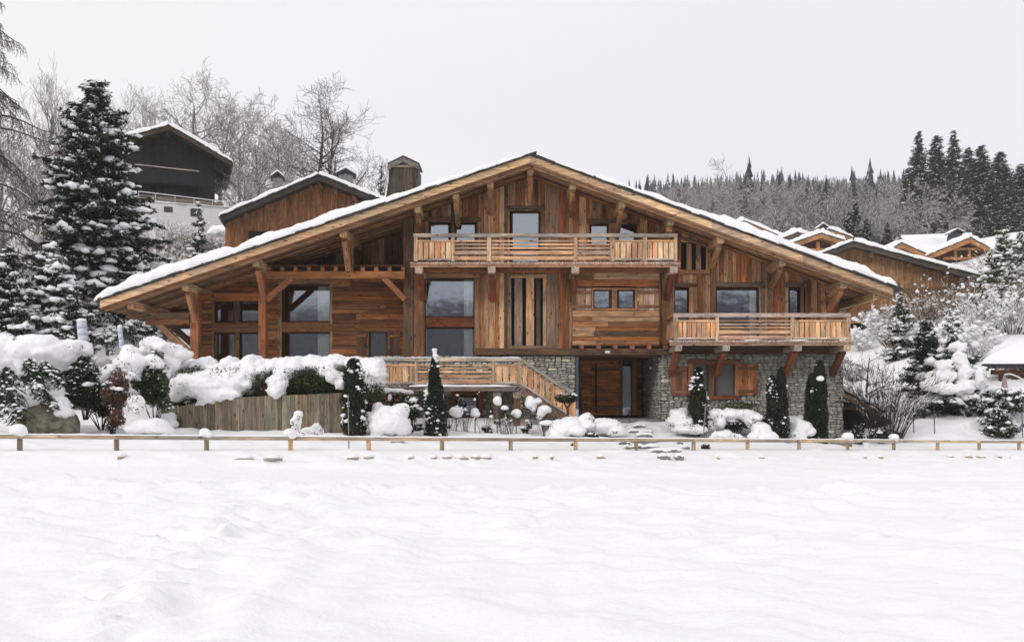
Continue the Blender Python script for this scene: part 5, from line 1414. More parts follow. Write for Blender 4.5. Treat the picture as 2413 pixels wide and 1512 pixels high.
while s < cum[-1] - 0.05:
    w = random.uniform(0.11, 0.15); a = along(s); b = along(min(s + w - 0.006, cum[-1])); px = a.x / a.y * FPX + CX
    ytop = np.interp(px, [377, 400, 480, 560, 640, 720, 802, 815], [972, 962, 943, 936, 932, 929, 925, 925])
    zt = wz(ytop, a.y); nrm = Vector((b.y - a.y, -(b.x - a.x), 0)).normalized() * 0.035
    ctr = (a + b) / 2; zb = 0.2; off = nrm * random.uniform(0, 0.35)
    vs = []
    for z in (zb, zt):
        for p in (a + off, b + off, b + off - nrm, a + off - nrm): vs.append((p.x - ctr.x + jit(.002), p.y - ctr.y, z - (zt + zb) / 2 + (jit(.01) if z == zt else 0)))
    me = bpy.data.meshes.new('plank'); me.from_pydata(vs, [], [(0, 1, 5, 4), (1, 2, 6, 5), (2, 3, 7, 6), (3, 0, 4, 7), (4, 5, 6, 7)]); me.update(); me.materials.append(M['wz'])
    link('plank', me, pw, (ctr.x, ctr.y, (zt + zb) / 2), tone([(0.19, 0.175, 0.14), (0.17, 0.16, 0.13), (0.22, 0.19, 0.15)], [(0.20, 0.185, 0.14)], [(0.27, 0.19, 0.125)] if px > 690 else [(0.16, 0.16, 0.12)]))
    s += w
# hedge above it
hg = thing('hedge', 'long evergreen hedge buried in thick lumpy snow above the plank wall', 'hedge', (0, 0, 0))
rng = np.random.default_rng(77)
Pl = []
for x, y, rx, ry, n in [(450, 900, 45, 34, 2600), (520, 900, 60, 34, 2600), (610, 905, 40, 38, 3200), (690, 900, 55, 32, 3600), (760, 902, 55, 32, 4000), (806, 900, 28, 38, 1800), (835, 915, 50, 50, 2600), (405, 940, 22, 18, 900), (437, 945, 20, 30, 1600), (462, 895, 26, 34, 1800), (475, 935, 22, 22, 1200), (880, 925, 28, 22, 900)]:
    Z = 28.7
    p, d = bush_points(n, rng, (rx / FPX * Z, 0.75, ry / FPX * Z)); Pl.append(p + np.array(W(x, y, Z)))
V, F = leaves(np.concatenate(Pl), 0.045, rng, 0.5)
link('foliage', mesh_np('foliage', V, F, [M['leaf']]), hg)
HS = [(424, 870, 20, 26), (446, 866, 22, 24), (470, 872, 20, 20), (490, 868, 22, 24), (516, 874, 18, 18), (541, 866, 25, 24), (568, 870, 20, 18), (597, 864, 26, 26), (625, 868, 20, 24), (651, 866, 28, 26), (680, 866, 26, 26),
      (706, 862, 26, 24), (736, 862, 30, 26), (768, 864, 28, 24), (797, 860, 30, 24), (836, 864, 30, 24), (866, 868, 28, 24), (886, 862, 16, 20)]
blobs = [(x, y, rx, ry, 29.4, 0.85) for x, y, rx, ry in HS]
blobs += [(882, 884, 26, 26, 28.8, 0.5), (893, 866, 14, 18, 28.8, 0.4), (888, 900, 18, 18, 28.8, 0.4), (868, 908, 16, 22, 28.6, 0.35), (860, 890, 18, 18, 28.6, 0.35),
          (440, 912, 44, 32, 28.2, 0.6), (490, 910, 54, 40, 28.1, 0.75), (545, 906, 50, 34, 28.1, 0.75), (515, 890, 50, 18, 28.5, 0.6), (460, 892, 30, 18, 28.6, 0.6), (495, 936, 34, 26, 27.75, 0.45), (535, 930, 40, 22, 27.8, 0.45), (575, 898, 30, 26, 28.2, 0.55), (596, 880, 28, 22, 28.6, 0.55), (415, 928, 26, 26, 28.2, 0.5), (622, 876, 18, 14, 28.7, 0.5),
          (655, 900, 24, 22, 27.95, 0.4), (650, 922, 20, 24, 27.75, 0.35), (668, 884, 24, 18, 28.3, 0.45), (692, 874, 24, 16, 28.7, 0.4),
          (790, 890, 22, 18, 28.0, 0.35), (802, 902, 18, 16, 27.9, 0.3), (770, 876, 22, 16, 28.4, 0.4), (412, 892, 22, 20, 28.8, 0.4), (446, 892, 22, 18, 28.8, 0.45)]
snow_mass('snow', blobs, hg, voxel=0.045, seed=3, noise=0.075)
Pt = []
for x, y, n in [(430, 905, 60), (470, 885, 90), (520, 880, 70), (560, 880, 60), (600, 890, 60), (640, 880, 80), (690, 880, 90), (720, 876, 80), (760, 872, 80), (800, 880, 70), (850, 880, 60), (880, 905, 80), (865, 925, 70), (455, 925, 40), (585, 915, 50)]:
    Pt.append(np.array(W(x, y, 28.0)) + rng.normal(0, 1, (n, 3)) * np.array([0.16, 0.3, 0.07]))
V, F = leaves(np.concatenate(Pt), 0.042, rng, 0.5); link('sprig', mesh_np('sprig', V, F, [M['leaf_dark']]), hg)
# thin stems poking out of it
twig_shrub('leafless_shrub', 'few bare twigs poking out of the snowy hedge top', W(556, 893, 28.3), 0.55, 0.35, 5, n=10, mat='twig_dark', puffs=6, puff=0.03)

# ------------------------------------------------------------------ front-left group: boulder, boughs, shrubs
bo = thing('boulder', 'big lichen-grey boulder capped with snow behind the fence at left', 'boulder', W(112, 995, 24.5))
v, f = ICO[3]; vv = v.copy(); nn = 1 + 0.22 * fbm(v[:, 0] * 1.7 + 3, v[:, 1] * 1.7 + v[:, 2] * 1.9, 5, 4)
vv = vv * nn[:, None] * np.array([0.82, 0.7, 0.62]); vv[:, 0] += vv[:, 2] * -0.25
link('rock', mesh_np('rock', vv, f, [M['rock']], smooth=False), bo)
snow_mass('snow', [(70, 935, 30, 26, 24.4, 0.5), (95, 945, 34, 30, 24.4, 0.55), (112, 925, 32, 34, 24.5, 0.6), (140, 950, 20, 22, 24.3, 0.45), (155, 972, 14, 14, 24.2, 0.4), (60, 960, 22, 20, 24.2, 0.4)], None, seed=9, voxel=0.05, sprigs=6,
          label='smooth snow drift lying over the boulder at left', cat='snow drift')
snow_mass('snow_mass', [(20, 838, 54, 40, 25.5, 0.9), (75, 832, 74, 40, 25.5, 1.0), (122, 838, 42, 34, 25.5, 0.8), (60, 872, 14, 16, 25.2, 0.3), (100, 864, 16, 14, 25.2, 0.3), (30, 884, 14, 18, 25.1, 0.3), (148, 862, 10, 16, 25.6, .25), (15, 862, 30, 26, 25.3, 0.7), (60, 862, 24, 18, 25.2, 0.5), (-40, 850, 60, 40, 25.6, 0.9), (172, 818, 36, 18, 26.2, 0.7), (195, 826, 20, 14, 26.2, 0.5), (150, 842, 22, 16, 25.9, 0.5)], None, seed=10, voxel=0.055, sprigs=26,
          label='broad rounded cushion of snow on top of the hanging spruce boughs at left', cat='snow cushion')
def bough(label, x0, y0, x1, y1, Z, wpx, seed, n=900, mat='needle'):
    """hanging spruce bough: side twigs with needles along a drooping axis"""
    rng = np.random.default_rng(seed); a = np.array(W(x0, y0, Z)); b = np.array(W(x1, y1, Z - 0.4))
    t = thing('spruce_bough', label, 'tree branch', tuple(a))
    k = 26; tt = np.linspace(0, 1, k); axis_ = np.stack([(b - a) * u + np.array([0, -0.25 * np.sin(u * 3.1), 0.10 * np.sin(u * 3.1)]) for u in tt])
    P = []; D = []; T0 = []; T1 = []
    wv = wpx / FPX * Z
    for i in range(k):
        for sgn in (-1, 1, -1, 1):
            ln = wv * (0.35 + 0.65 * np.sin(tt[i] * 2.6 + 0.35)) * rng.uniform(0.6, 1.1)
            d = np.array([sgn * rng.uniform(0.5, 1.0), rng.uniform(-0.5, 0.5), -rng.uniform(0.55, 1.0)]); d /= np.linalg.norm(d)
            T0.append(axis_[i]); T1.append(axis_[i] + d * ln)
            m = int(n / k / 4); u = rng.random(m)[:, None]
            P.append(axis_[i] + d * ln * u + rng.normal(0, 0.015, (m, 3))); D.append(np.repeat(d[None], m, 0) + rng.normal(0, 0.5, (m, 3)))
    V, F = leaves(np.concatenate(P), 0.045, rng, 0.28, np.concatenate(D), 0.3)
    V2, F2 = tubes_arr(np.array(T0), np.array(T1), np.full(len(T0), 0.006), np.full(len(T0), 0.003), 3)
    V3, F3 = tubes_arr(axis_[:-1], axis_[1:], np.full(k - 1, 0.02), np.full(k - 1, 0.015), 5)
    V, F = join_arr([(V, F), (V2, F2), (V3, F3)])
    link('needles', mesh_np('needles', V, F, [M[mat]]), t)
    q = rng.choice(len(T0), 46); u = rng.uniform(0.1, 0.9, 46)[:, None]; T0 = np.array(T0); T1 = np.array(T1)
    C = T0[q] * (1 - u) + T1[q] * u + np.array([0, -0.03, 0.03]); s = 0.05 * rng.uniform(0.4, 1.3, 46)
    V, F = lumps_arr(C, np.stack([s * 1.3, s, s * 0.7], -1), rng, 1, 0.3, 0.6)
    link('snow', mesh_np('snow', V, F, [M['snow']], smooth=True), t)
bough('dark spruce bough hanging over the boulder from the snow cushion', 70, 845, 125, 955, 24.0, 42, 1, 2400)
bough('drooping spruce bough with snowy tips at the left edge of the picture', 15, 865, 45, 985, 23.6, 62, 2, 2800)
bough('short spruce bough under the snow cushion beside the rhododendron', 105, 850, 150, 905, 24.6, 40, 3, 1500)
bough('drooping spruce bough cut by the left edge of the picture', -40, 870, -25, 960, 23.6, 60, 4, 1800)
def pbush(name, label, x, y, rx, ry, Z, seed, d=None, **kw):
    c = W(x, y, Z); rx_, rz_ = rx / FPX * Z, ry / FPX * Z
    return bush(name, label, c, (rx_, d or rx_ * 0.9, rz_), seed, ground=wz(y + ry * 1.02, Z) - 0.1, **kw)
pbush('rhododendron', 'dark leafed rhododendron bush right of the boulder with its foot in deep shade', 200, 905, 62, 66, 25.6, 11, n=14000, leaf=0.05, snow=45, snow_size=0.08, mat='leaf_dark')
pbush('evergreen_bush', 'dark evergreen bush between the rhododendron and the rust brown shrub', 240, 940, 66, 56, 26.3, 17, n=11000, leaf=0.045, snow=22, snow_size=0.07, mat='leaf_dark')
pbush('beech_shrub', 'shrub with withered rust brown leaves behind the fence', 276, 915, 36, 54, 25.0, 12, n=4200, leaf=0.045, snow=14, snow_size=0.08, mat='leaf_rust', droop=0.8)
pbush('beech_shrub', 'low rust brown leafed shrub at the foot of the taller one', 268, 985, 30, 30, 24.8, 13, n=2200, leaf=0.04, snow=8, snow_size=0.07, mat='leaf_rust', droop=0.8)
pbush('evergreen_bush', 'glossy green bush under heavy snow clumps left of the hedge', 364, 915, 54, 68, 26.5, 14, n=12000, leaf=0.05, snow=50, snow_size=0.07, mat='leaf')
snow_mass('snow_mass', [(307, 842, 20, 26, 26.2, 0.35), (312, 862, 24, 30, 26.0, 0.4), (290, 858, 18, 16, 26.1, 0.35), (265, 872, 22, 14, 26.1, 0.35), (318, 885, 14, 14, 25.9, 0.3), (240, 890, 12, 20, 25.8, 0.3), (336, 855, 16, 16, 26.1, 0.3), (356, 850, 20, 14, 26.0, 0.3), (372, 858, 14, 14, 26, .3)], None, seed=21, voxel=0.045, sprigs=26,
          label='tall clump of snow standing on the shrubs left of the green bush', cat='snow clump')
snow_mass('snow_mass', [(361, 812, 26, 16, 28.2, 0.4), (378, 822, 26, 20, 28.2, 0.4), (404, 826, 30, 18, 28.3, 0.4), (425, 838, 26, 16, 28.4, 0.4), (388, 845, 26, 14, 28.2, 0.4), (345, 828, 16, 14, 28.2, 0.35), (400, 862, 22, 18, 28.2, .4), (395, 885, 18, 20, 28.2, .35)], None, seed=22, voxel=0.05, sprigs=34,
          label='billowing snow clump on the bush top beside the left corner post', cat='snow clump')
snow_mass('snow_mass', [(321, 950, 16, 18, 25.0, 0.25), (326, 966, 10, 14, 24.9, 0.2), (312, 940, 10, 10, 25, .2)], None, seed=23, voxel=0.04, sprigs=8, label='small hanging snow clump between the rust shrub and the green bush', cat='snow clump')
snow_mass('snow_mass', [(350, 1008, 44, 22, 25.2, 0.6), (330, 1012, 30, 16, 25.0, 0.5), (380, 1015, 26, 14, 25.2, 0.5)], None, seed=24, voxel=0.055, label='rounded snow mound at the left foot of the plank wall', cat='snow mound')
snow_mass('snow_mass', [(388, 985, 30, 14, 27.6, 0.4), (395, 1000, 22, 14, 27.4, 0.4)], None, seed=25, voxel=0.055, label='snow bank against the short return of the plank wall', cat='snow mound')
pbush('leafless_bush', 'small bush with withered brown leaves poking out of the snow clump', 365, 838, 22, 14, 27.6, 26, n=500, leaf=0.035, snow=4, mat='leaf_rust')
# two wrapped posts
for lab, x, y0, y1, w in (('thicker of two pale wrapped posts on the left slope', 197, 753, 832, 24), ('thinner of two pale wrapped posts on the left slope', 287, 768, 835, 11)):
    Z = 31.0; mb = MB(); r = w / 2 / FPX * Z
    a = W(x - 5, y0 + 4, Z); b = W(x + 3, y1 + 6, Z)
    for k in range(5):
        p = a.lerp(b, k / 5); q = a.lerp(b, (k + 1) / 5); mb.tube(p, q, r * random.uniform(.88, 1.0), r * random.uniform(.92, 1.04), 10)
    t = thing('wrapped_post', lab, 'post', (0, 0, 0), 0, None)
    mb.build('shaft', M['wrap'], t, smooth=True)
    lumps('snow_cap', [(a.x, a.y, a.z + 0.02)], [(r * 1.05, r * 1.05, 0.09)], t, seed=2, sub=2)
# ------------------------------------------------------------------ middle of the garden
thuja('columnar_conifer', 'dark columnar conifer at the right end of the plank wall', 834, 846, 1032, 34, 27.2, 31, snow=170, snow_size=0.055, wide=0.34)
thuja('conical_conifer', 'pointed snow-dusted conifer standing in front of the terrace railing', 1024, 822, 1036, 36, 28.6, 32, snow=280, snow_size=0.062, wide=0.85)
thuja('columnar_conifer', 'columnar conifer beside the left shutter of the stone wall window', 1645, 866, 1016, 27, 31.4, 33, snow=110, snow_size=0.055, wide=0.40)
thuja('columnar_conifer', 'two-tipped dark conifer under the middle of the right balcony', 1840, 866, 1064, 30, 31.2, 34, twin=(1818, 886), snow=60, snow_size=0.045, wide=0.42)
thuja('columnar_conifer', 'rightmost dark columnar conifer by the stone wall corner', 1931, 850, 1062, 31, 31.8, 35, twin=(1914, 880), snow=34, snow_size=0.05, wide=0.36)
lumps('snow_clump', [W(1932, 893, 31.2)], [(0.15, 0.12, 0.10)], None, seed=5, sub=2); tag(bpy.data.objects['snow_clump'], 'white snow clump lodged high in the rightmost dark conifer', 'snow clump')
snow_mass('snow_mass', [(905, 985, 36, 30, 27.8, 0.6), (925, 1000, 40, 34, 27.6, 0.7), (892, 1010, 26, 26, 27.5, 0.6), (945, 962, 18, 12, 28, 0.4), (890, 962, 14, 14, 28, 0.4), (930, 975, 26, 20, 27.8, 0.5), (950, 1010, 18, 22, 27.6, 0.5)], None, seed=41, voxel=0.055, sprigs=10,
          label='big snow mound between the two dark conifers before the woodpile', cat='snow mound')
pbush('evergreen_bush', 'dark bush arching over the right side of the big snow mound', 972, 965, 20, 38, 28.3, 42, n=2200, snow=40, snow_size=0.07, leaf=0.045)
# woodpile under the terrace
wp = thing('woodpile', 'stack of split firewood under the terrace end', 'woodpile', (0, 0, 0))
for r_ in range(5):
    for c_ in range(13):
        x = 872 + c_ * 7.2 + (r_ % 2) * 3.6 + jit(1.2); y = 950 - r_ * 6.6 + jit(1.0); Z = 31.2
        k = random.choice((3, 3, 4)); r0 = random.uniform(0.042, 0.058); a0 = random.uniform(0, 6.28)
        poly = [(math.cos(a0 + 2 * math.pi * i / k) * r0, math.sin(a0 + 2 * math.pi * i / k) * r0) for i in range(k)]
        mb = MB(); mb.prism(poly, -0.2 + jit(0.02), 0.2)
        mb.build('log', M['wy'], wp, color=tone([(0.26, 0.17, 0.11), (0.14, 0.10, 0.07), (0.08, 0.06, 0.05)]), loc=tuple(W(x, y, Z)))
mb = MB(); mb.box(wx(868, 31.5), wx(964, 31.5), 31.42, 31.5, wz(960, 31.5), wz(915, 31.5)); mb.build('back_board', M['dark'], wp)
snow_mass('snow', [(905, 921, 24, 7, 31.2, 0.25), (930, 922, 26, 7, 31.2, 0.25), (955, 924, 18, 6, 31.2, 0.25), (918, 936, 4, 9, 30.9, 0.08)], wp, seed=43, voxel=0.035, noise=0.02)
# rose standards
for k, (x, y, r, yb, lab) in enumerate([(1075, 972, 14, 1026, 'leftmost snow-capped standard rose before the basement window'),
        (1119, 973, 11, 1026, 'snow-balled standard rose before the right edge of the basement window'),
        (1171, 946, 11, 1026, 'tallest snow-balled standard rose, right of the basement window'),
        (1216, 974, 11, 1024, 'snow-balled standard rose nearest the stair foot')]):
    Z = 29.6 + 0.2 * k; t = thing('standard_rose', lab, 'rose', tuple(W(x, yb, Z)), 0, None)
    hgt = wz(y, Z) - wz(yb, Z); rr = r / FPX * Z
    mb = MB(); mb.tube((0, 0, -0.2), (0, 0, hgt), 0.022, 0.018, 6); mb.build('stake', M['flag'], t)
    lumps('snow_ball', [(0, 0, hgt + 0.02), (0.05, -0.03, hgt - 0.05)], [(rr, rr, rr * 0.95), (rr * .7, rr * .7, rr * .7)], t, seed=k, sub=3, rough=0.15, flat=0.9)
    rg = np.random.default_rng(k + 90); p0 = np.tile([[0, 0, hgt * 0.75]], (14, 1)) + rg.normal(0, 0.02, (14, 3)); p1 = p0 + np.stack([rg.normal(0, 0.13, 14), rg.normal(0, 0.13, 14), rg.uniform(-0.25, 0.3, 14)], -1)
    V, F = tubes_arr(p0, p1, np.full(14, 0.007), np.full(14, 0.004), 3); link('twig', mesh_np('twig', V, F, [M['twig_dark']]), t)
for k, (x, yb, h, sp, n, pf, lab) in enumerate([(1097, 1027, 1.35, 0.25, 16, 16, 'thin leafless rose bush with snow tufts beside the basement window'), (1060, 1027, 0.9, 0.35, 16, 10, 'low leafless rose bush right of the pointed conifer'),
        (1189, 1026, 0.95, 0.35, 16, 9, 'arching leafless rose right of the tallest snow-balled rose'), (1203, 1026, 0.9, 0.22, 10, 6, 'small leafless rose with a snow tuft by the last standard rose'),
        (1140, 1027, 0.7, 0.3, 10, 4, 'bare rose canes between two snow-balled standards')]):
    twig_shrub('rose_bush', lab, W(x, yb, 29.8), h, sp, 60 + k, n=n, mat='twig_dark', puffs=pf, puff=0.05, cat='rose', side=2, r=0.008)
lumps('snow_puff', [W(1189, 961, 29.7)], [(0.13, 0.12, 0.12)], bpy.data.objects['rose_bush.002'] if False else None, seed=3, sub=2); tag(bpy.data.objects['snow_puff.005'] if 'snow_puff.005' in bpy.data.objects and not bpy.data.objects['snow_puff.005'].parent else [o for o in bpy.data.objects if o.name.startswith('snow_puff') and o.parent is None][0], 'round snow clump caught on the arching rose right of the tallest standard', 'snow clump')
for lab, bl in (('upper of two hanging snow clumps below the stair', [(1250, 950, 14, 16, 30.4, 0.25), (1262, 944, 16, 10, 30.4, 0.25), (1256, 962, 6, 10, 30.3, 0.12)]),
                ('lower of two hanging snow clumps below the stair', [(1283, 966, 18, 10, 30.2, 0.25), (1275, 974, 10, 12, 30.2, 0.2), (1270, 982, 6, 7, 30.2, .12)])):
    snow_mass('snow_mass', bl, None, seed=44, voxel=0.04, sprigs=6, noise=0.02, label=lab, cat='snow clump')
twig_shrub('leafless_shrub', 'dark branches carrying the two snow clumps below the stair', W(1285, 1012, 30.4), 1.0, 0.5, 66, n=12, mat='twig_dark', puffs=0, r=0.014)
for k, (x, y, rx, ry, lab) in enumerate([(1045, 1008, 16, 16, 'low dark shrub at the right foot of the pointed conifer'), (1148, 1012, 14, 10, 'little snow-dusted shrub between the standard roses'), (1240, 1005, 20, 16, 'dark snow-dusted shrub below the two hanging snow clumps'), (985, 1005, 16, 18, 'leafy shrub squeezed left of the pointed conifer')]):
    pbush('low_shrub', lab, x, y, rx, ry, 30.2, 170 + k, n=900, snow=40, snow_size=0.06, leaf=0.04)
# square post with snow cap
t = thing('garden_post', 'short square post with thick snow cap near the stair foot', 'post', tuple(W(1286, 1022, 29.6)))
mb = MB(); mb.box(-0.1, 0.1, -0.1, 0.1, -0.3, wz(1000, 29.6) - wz(1022, 29.6)); mb.build('shaft', M['wz'], t, color=(0.22, 0.2, 0.16))
lumps('snow_cap', [(0.03, 0, wz(996, 29.6) - wz(1022, 29.6))], [(0.27, 0.22, 0.10)], t, seed=4, sub=2, rough=0.1, flat=0.9)
# cloud-pruned pine by the door
t = thing('pruned_pine', 'little cloud-pruned pine left of the front door', 'pine', tuple(W(1340, 985, 31.0)))
rg = np.random.default_rng(8); zc = wz(938, 31) - wz(985, 31)
P, D = bush_points(1800, rg, (0.42, 0.35, 0.17)); V, F = leaves(P + np.array([-0.08, 0, zc]), 0.05, rg, 0.25)
link('foliage', mesh_np('foliage', V, F, [M['needle']]), t)
V, F = tubes_arr(np.array([[0, 0, -0.2], [-0.06, 0, zc * .5], [-0.06, 0, zc * .5]]), np.array([[-0.06, 0, zc * .5], [-0.25, 0, zc], [0.2, 0, zc]]), np.array([.05, .04, .035]), np.array([.04, .02, .02]), 6)
link('trunk', mesh_np('trunk', V, F, [M['bark']]), t)
C = np.stack([rg.uniform(-0.4, 0.25, 22), rg.uniform(-0.3, 0.2, 22), zc + rg.uniform(0.02, 0.16, 22)], -1); V, F = lumps_arr(C, np.stack([rg.uniform(.04, .1, 22)] * 2 + [rg.uniform(.02, .04, 22)], -1), rg)
link('snow', mesh_np('snow', V, F, [M['snow']], smooth=True), t)
for lab, bl, sd in (('wide snow mound right of the garden post', [(1325, 1010, 36, 24, 29.6, 0.6), (1345, 1000, 30, 20, 29.8, 0.6), (1310, 1022, 28, 16, 29.4, 0.5), (1360, 1016, 24, 16, 29.5, 0.5)], 51),
                    ('upright rounded snow mound at the left of the garden steps', [(1380, 992, 17, 20, 29.8, 0.35), (1386, 1004, 20, 16, 29.7, 0.4)], 52),
                    ('broad smooth snow mound beside the garden steps', [(1425, 1006, 34, 22, 30.0, 0.6), (1450, 1016, 28, 16, 29.8, 0.5)], 53),
                    ('rounded snow mound left of the two-tipped conifer', [(1792, 1012, 24, 18, 30.6, 0.45), (1800, 1028, 28, 18, 30.4, 0.5), (1778, 1030, 18, 12, 30.4, 0.4)], 54),
                    ('wedge of snow between the two dark conifers at the stone wall', [(1868, 995, 20, 18, 32, 0.4), (1885, 1008, 26, 20, 31.8, 0.4), (1905, 1018, 16, 12, 31.8, 0.35), (1875, 1028, 22, 18, 31.6, 0.4)], 55),
                    ('tall snow clump on a stump behind the third fence post', [(702, 978, 11, 12, 24.6, 0.16), (698, 993, 12, 14, 24.6, 0.16), (696, 1010, 10, 12, 24.6, .14)], 56),
                    ('low snow clump at the foot of the plank wall', [(745, 1005, 13, 9, 25.2, 0.2), (732, 1014, 20, 9, 25.2, 0.25), (750, 1016, 12, 10, 25.2, .2)], 57)):
    snow_mass('snow_mass', bl, None, seed=sd, sprigs=6, voxel=0.045, noise=0.03, label=lab, cat='snow mound')
pbush('low_shrub', 'dark shrub twigs under the upright snow mound by the steps', 1394, 1024, 15, 12, 29.2, 58, n=700, snow=8, snow_size=0.06)
pbush('low_shrub', 'dark shrub patch under the snow behind the eighth fence post', 1352, 1052, 16, 9, 27.0, 59, n=500, snow=10, snow_size=0.06)
pbush('low_shrub', 'small dark shrub before the fence right of the garden steps', 1660, 1054, 14, 7, 27.6, 60, n=450, snow=8, snow_size=0.05)
# garden steps
stp = thing('garden_steps', 'snowy garden steps with grey stone treads leading up to the porch', 'steps', (0, 0, 0))
for x, y, w, Z in [(1506, 1007, 27, 31.6), (1500, 1020, 40, 31.0), (1522, 1021, 30, 30.9), (1520, 1029, 34, 30.4), (1497, 1044, 36, 29.3), (1530, 1044, 40, 29.2), (1503, 1057, 32, 28.2), (1535, 1057, 36, 28.1), (1551, 1067, 38, 27.2), (1589, 1066, 28, 27.1), (1566, 1080, 24, 25.9), (1600, 1081, 16, 25.9), (1470, 1047, 26, 29.0), (1478, 1058, 12, 28.4), (1617, 1058, 12, 28.2), (1600, 1046, 14, 29)]:
    Z = min(max(ground_hit(x, y, 22.0, 34.5), 22.5), 34.0); p = W(x, y, Z) + Vector((0, 0, 0.03)); hw = w / 2 / FPX * Z
    poly = [(-hw, -0.05), (-hw * .3, -0.07), (hw, -0.05), (hw * .96, 0.03), (hw * .2, 0.055), (-hw * .92, 0.035)]
    mb = MB(); mb.prism([(a + jit(.02), b_ + jit(.01)) for a, b_ in poly], -0.08, 0.35)
    o = mb.build('tread', M['flag'], stp, loc=tuple(p))
    lumps('snow', [(0, 0.12, 0.06), (hw * .7, 0.08, 0.04), (-hw * .8, 0.1, 0.03)], [(hw * 1.1, 0.22, 0.07), (hw * .5, 0.2, 0.06), (hw * .4, 0.18, 0.05)], o, seed=int(x), sub=2, rough=0.2)
# bushes before the stone wall
pbush('low_shrub', 'snow-covered low bush right of the porch', 1607, 985, 30, 24, 32.2, 61, n=2600, snow=150, snow_size=0.12, leaf=0.04)
pbush('low_shrub', 'dark-leafed bush under a shelf of snow below the shuttered window', 1728, 992, 56, 30, 32.0, 62, n=8000, snow=120, snow_size=0.10, leaf=0.045)
pbush('climbing_shrub', 'fine-leafed shrub against the stone wall below the window sill', 1735, 955, 62, 14, 33.4, 63, n=2600, snow=40, snow_size=0.045, leaf=0.035, mat='leaf')
snow_mass('snow_mass', [(1600, 975, 22, 12, 32, 0.4), (1620, 990, 26, 16, 31.8, 0.5), (1590, 992, 18, 14, 31.9, 0.4), (1640, 1012, 30, 12, 31.0, 0.5), (1610, 1010, 26, 12, 31.2, 0.5)], None, seed=64, sprigs=24, label='lumpy snow covering the low bush right of the porch', cat='snow clump')
snow_mass('snow_mass', [(1690, 978, 22, 12, 31.5, 0.4), (1720, 976, 30, 12, 31.5, 0.45), (1755, 977, 30, 12, 31.5, 0.45), (1782, 985, 18, 12, 31.4, 0.4), (1695, 998, 12, 14, 31.3, 0.3), (1768, 995, 10, 14, 31.3, .25), (1700, 1025, 22, 14, 30.8, 0.4), (1735, 1030, 12, 10, 30.6, 0.3), (1676, 1030, 16, 10, 31.0, .4)], None, seed=65, sprigs=34, noise=0.07,
          label='shelf of snow on the dark-leafed bush below the shuttered window', cat='snow clump')
pbush('low_shrub', 'small dark evergreen patch at the foot of the two-tipped conifer', 1812, 1052, 26, 10, 30.0, 66, n=1500, snow=8, snow_size=0.05, leaf=0.04)
pbush('low_shrub', 'dark-leafed shrub just left of the two-tipped conifer', 1806, 990, 14, 14, 31.6, 67, n=900, snow=12, snow_size=0.06, leaf=0.04)
# things by the corner: potted blocks and lantern-like frame
t = thing('stone_trough', 'pale snow-topped stone trough behind the fence at the wall corner', 'trough', tuple(W(1981, 1066, 31.0)))
mb = MB(); mb.box(-0.30, 0.30, -0.22, 0.22, -0.05, 0.42); mb.build('body', M['flag'], t); lumps('snow', [(0, 0, 0.42)], [(0.34, 0.26, 0.12)], t, seed=2, sub=2)
t = thing('garden_lantern', 'white bell-shaped garden lantern standing before the dark garage opening', 'lantern', tuple(W(2040, 1064, 31.5)))
mb = MB(); mb.tube((0, 0, 0), (0, 0, 0.12), 0.20, 0.19, 10); mb.tube((0, 0, 0.12), (0, 0, 0.42), 0.17, 0.07, 10); mb.tube((0, 0, 0.42), (0, 0, 0.5), 0.03, 0.03, 6); mb.build('body', M['white_metal'], t)
# ------------------------------------------------------------------ sunken garage at the right corner
gr = thing('garage_entry', 'dark sunken garage entry with sloping snowy roof beam at the chalet corner', 'garage', (0, 0, 0))
ZG = 36.0
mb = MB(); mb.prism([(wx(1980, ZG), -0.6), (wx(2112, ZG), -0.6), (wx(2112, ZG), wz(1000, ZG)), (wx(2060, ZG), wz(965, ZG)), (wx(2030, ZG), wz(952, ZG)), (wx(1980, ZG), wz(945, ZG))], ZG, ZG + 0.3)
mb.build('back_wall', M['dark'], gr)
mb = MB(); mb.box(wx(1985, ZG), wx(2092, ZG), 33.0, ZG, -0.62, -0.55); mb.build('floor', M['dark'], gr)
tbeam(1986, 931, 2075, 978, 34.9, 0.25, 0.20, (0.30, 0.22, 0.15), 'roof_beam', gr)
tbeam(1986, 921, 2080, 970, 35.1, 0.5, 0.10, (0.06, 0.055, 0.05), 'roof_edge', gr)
tbeam(1986, 958, 2030, 962, 35.6, 0.2, 0.18, (0.22, 0.19, 0.16), 'beam', gr)
a_, b_ = wx(1985, 35), wx(2078, 35)
snow_slab('snow', gr, lambda x: wz(919, 35) + (x - a_) / (b_ - a_) * (wz(968, 35) - wz(919, 35)), a_, b_, 34.8, 38.5, 0.26, 40, 10, seed=4, dz=0.0)
mb = MB(); mb.prism([(wx(2085, 34), -1.0), (wx(2265, 34), -1.0), (wx(2265, 34), wz(1052, 34)), (wx(2170, 34), wz(1036, 34)), (wx(2090, 34), wz(1008, 34))], 34.0, 34.3); mb.build('side_wall', M['slate'], gr)
for k, (x, y, rx, ry) in enumerate([(2020, 1025, 22, 26), (2072, 1028, 26, 24)]):
    pbush('low_shrub', ['dark shrub dotted with snow left of the garden lantern', 'dark shrub dotted with snow at the foot of the big leafless shrub'][k], x, y, rx, ry, 33.0, 70 + k, n=1600, snow=26, snow_size=0.05)
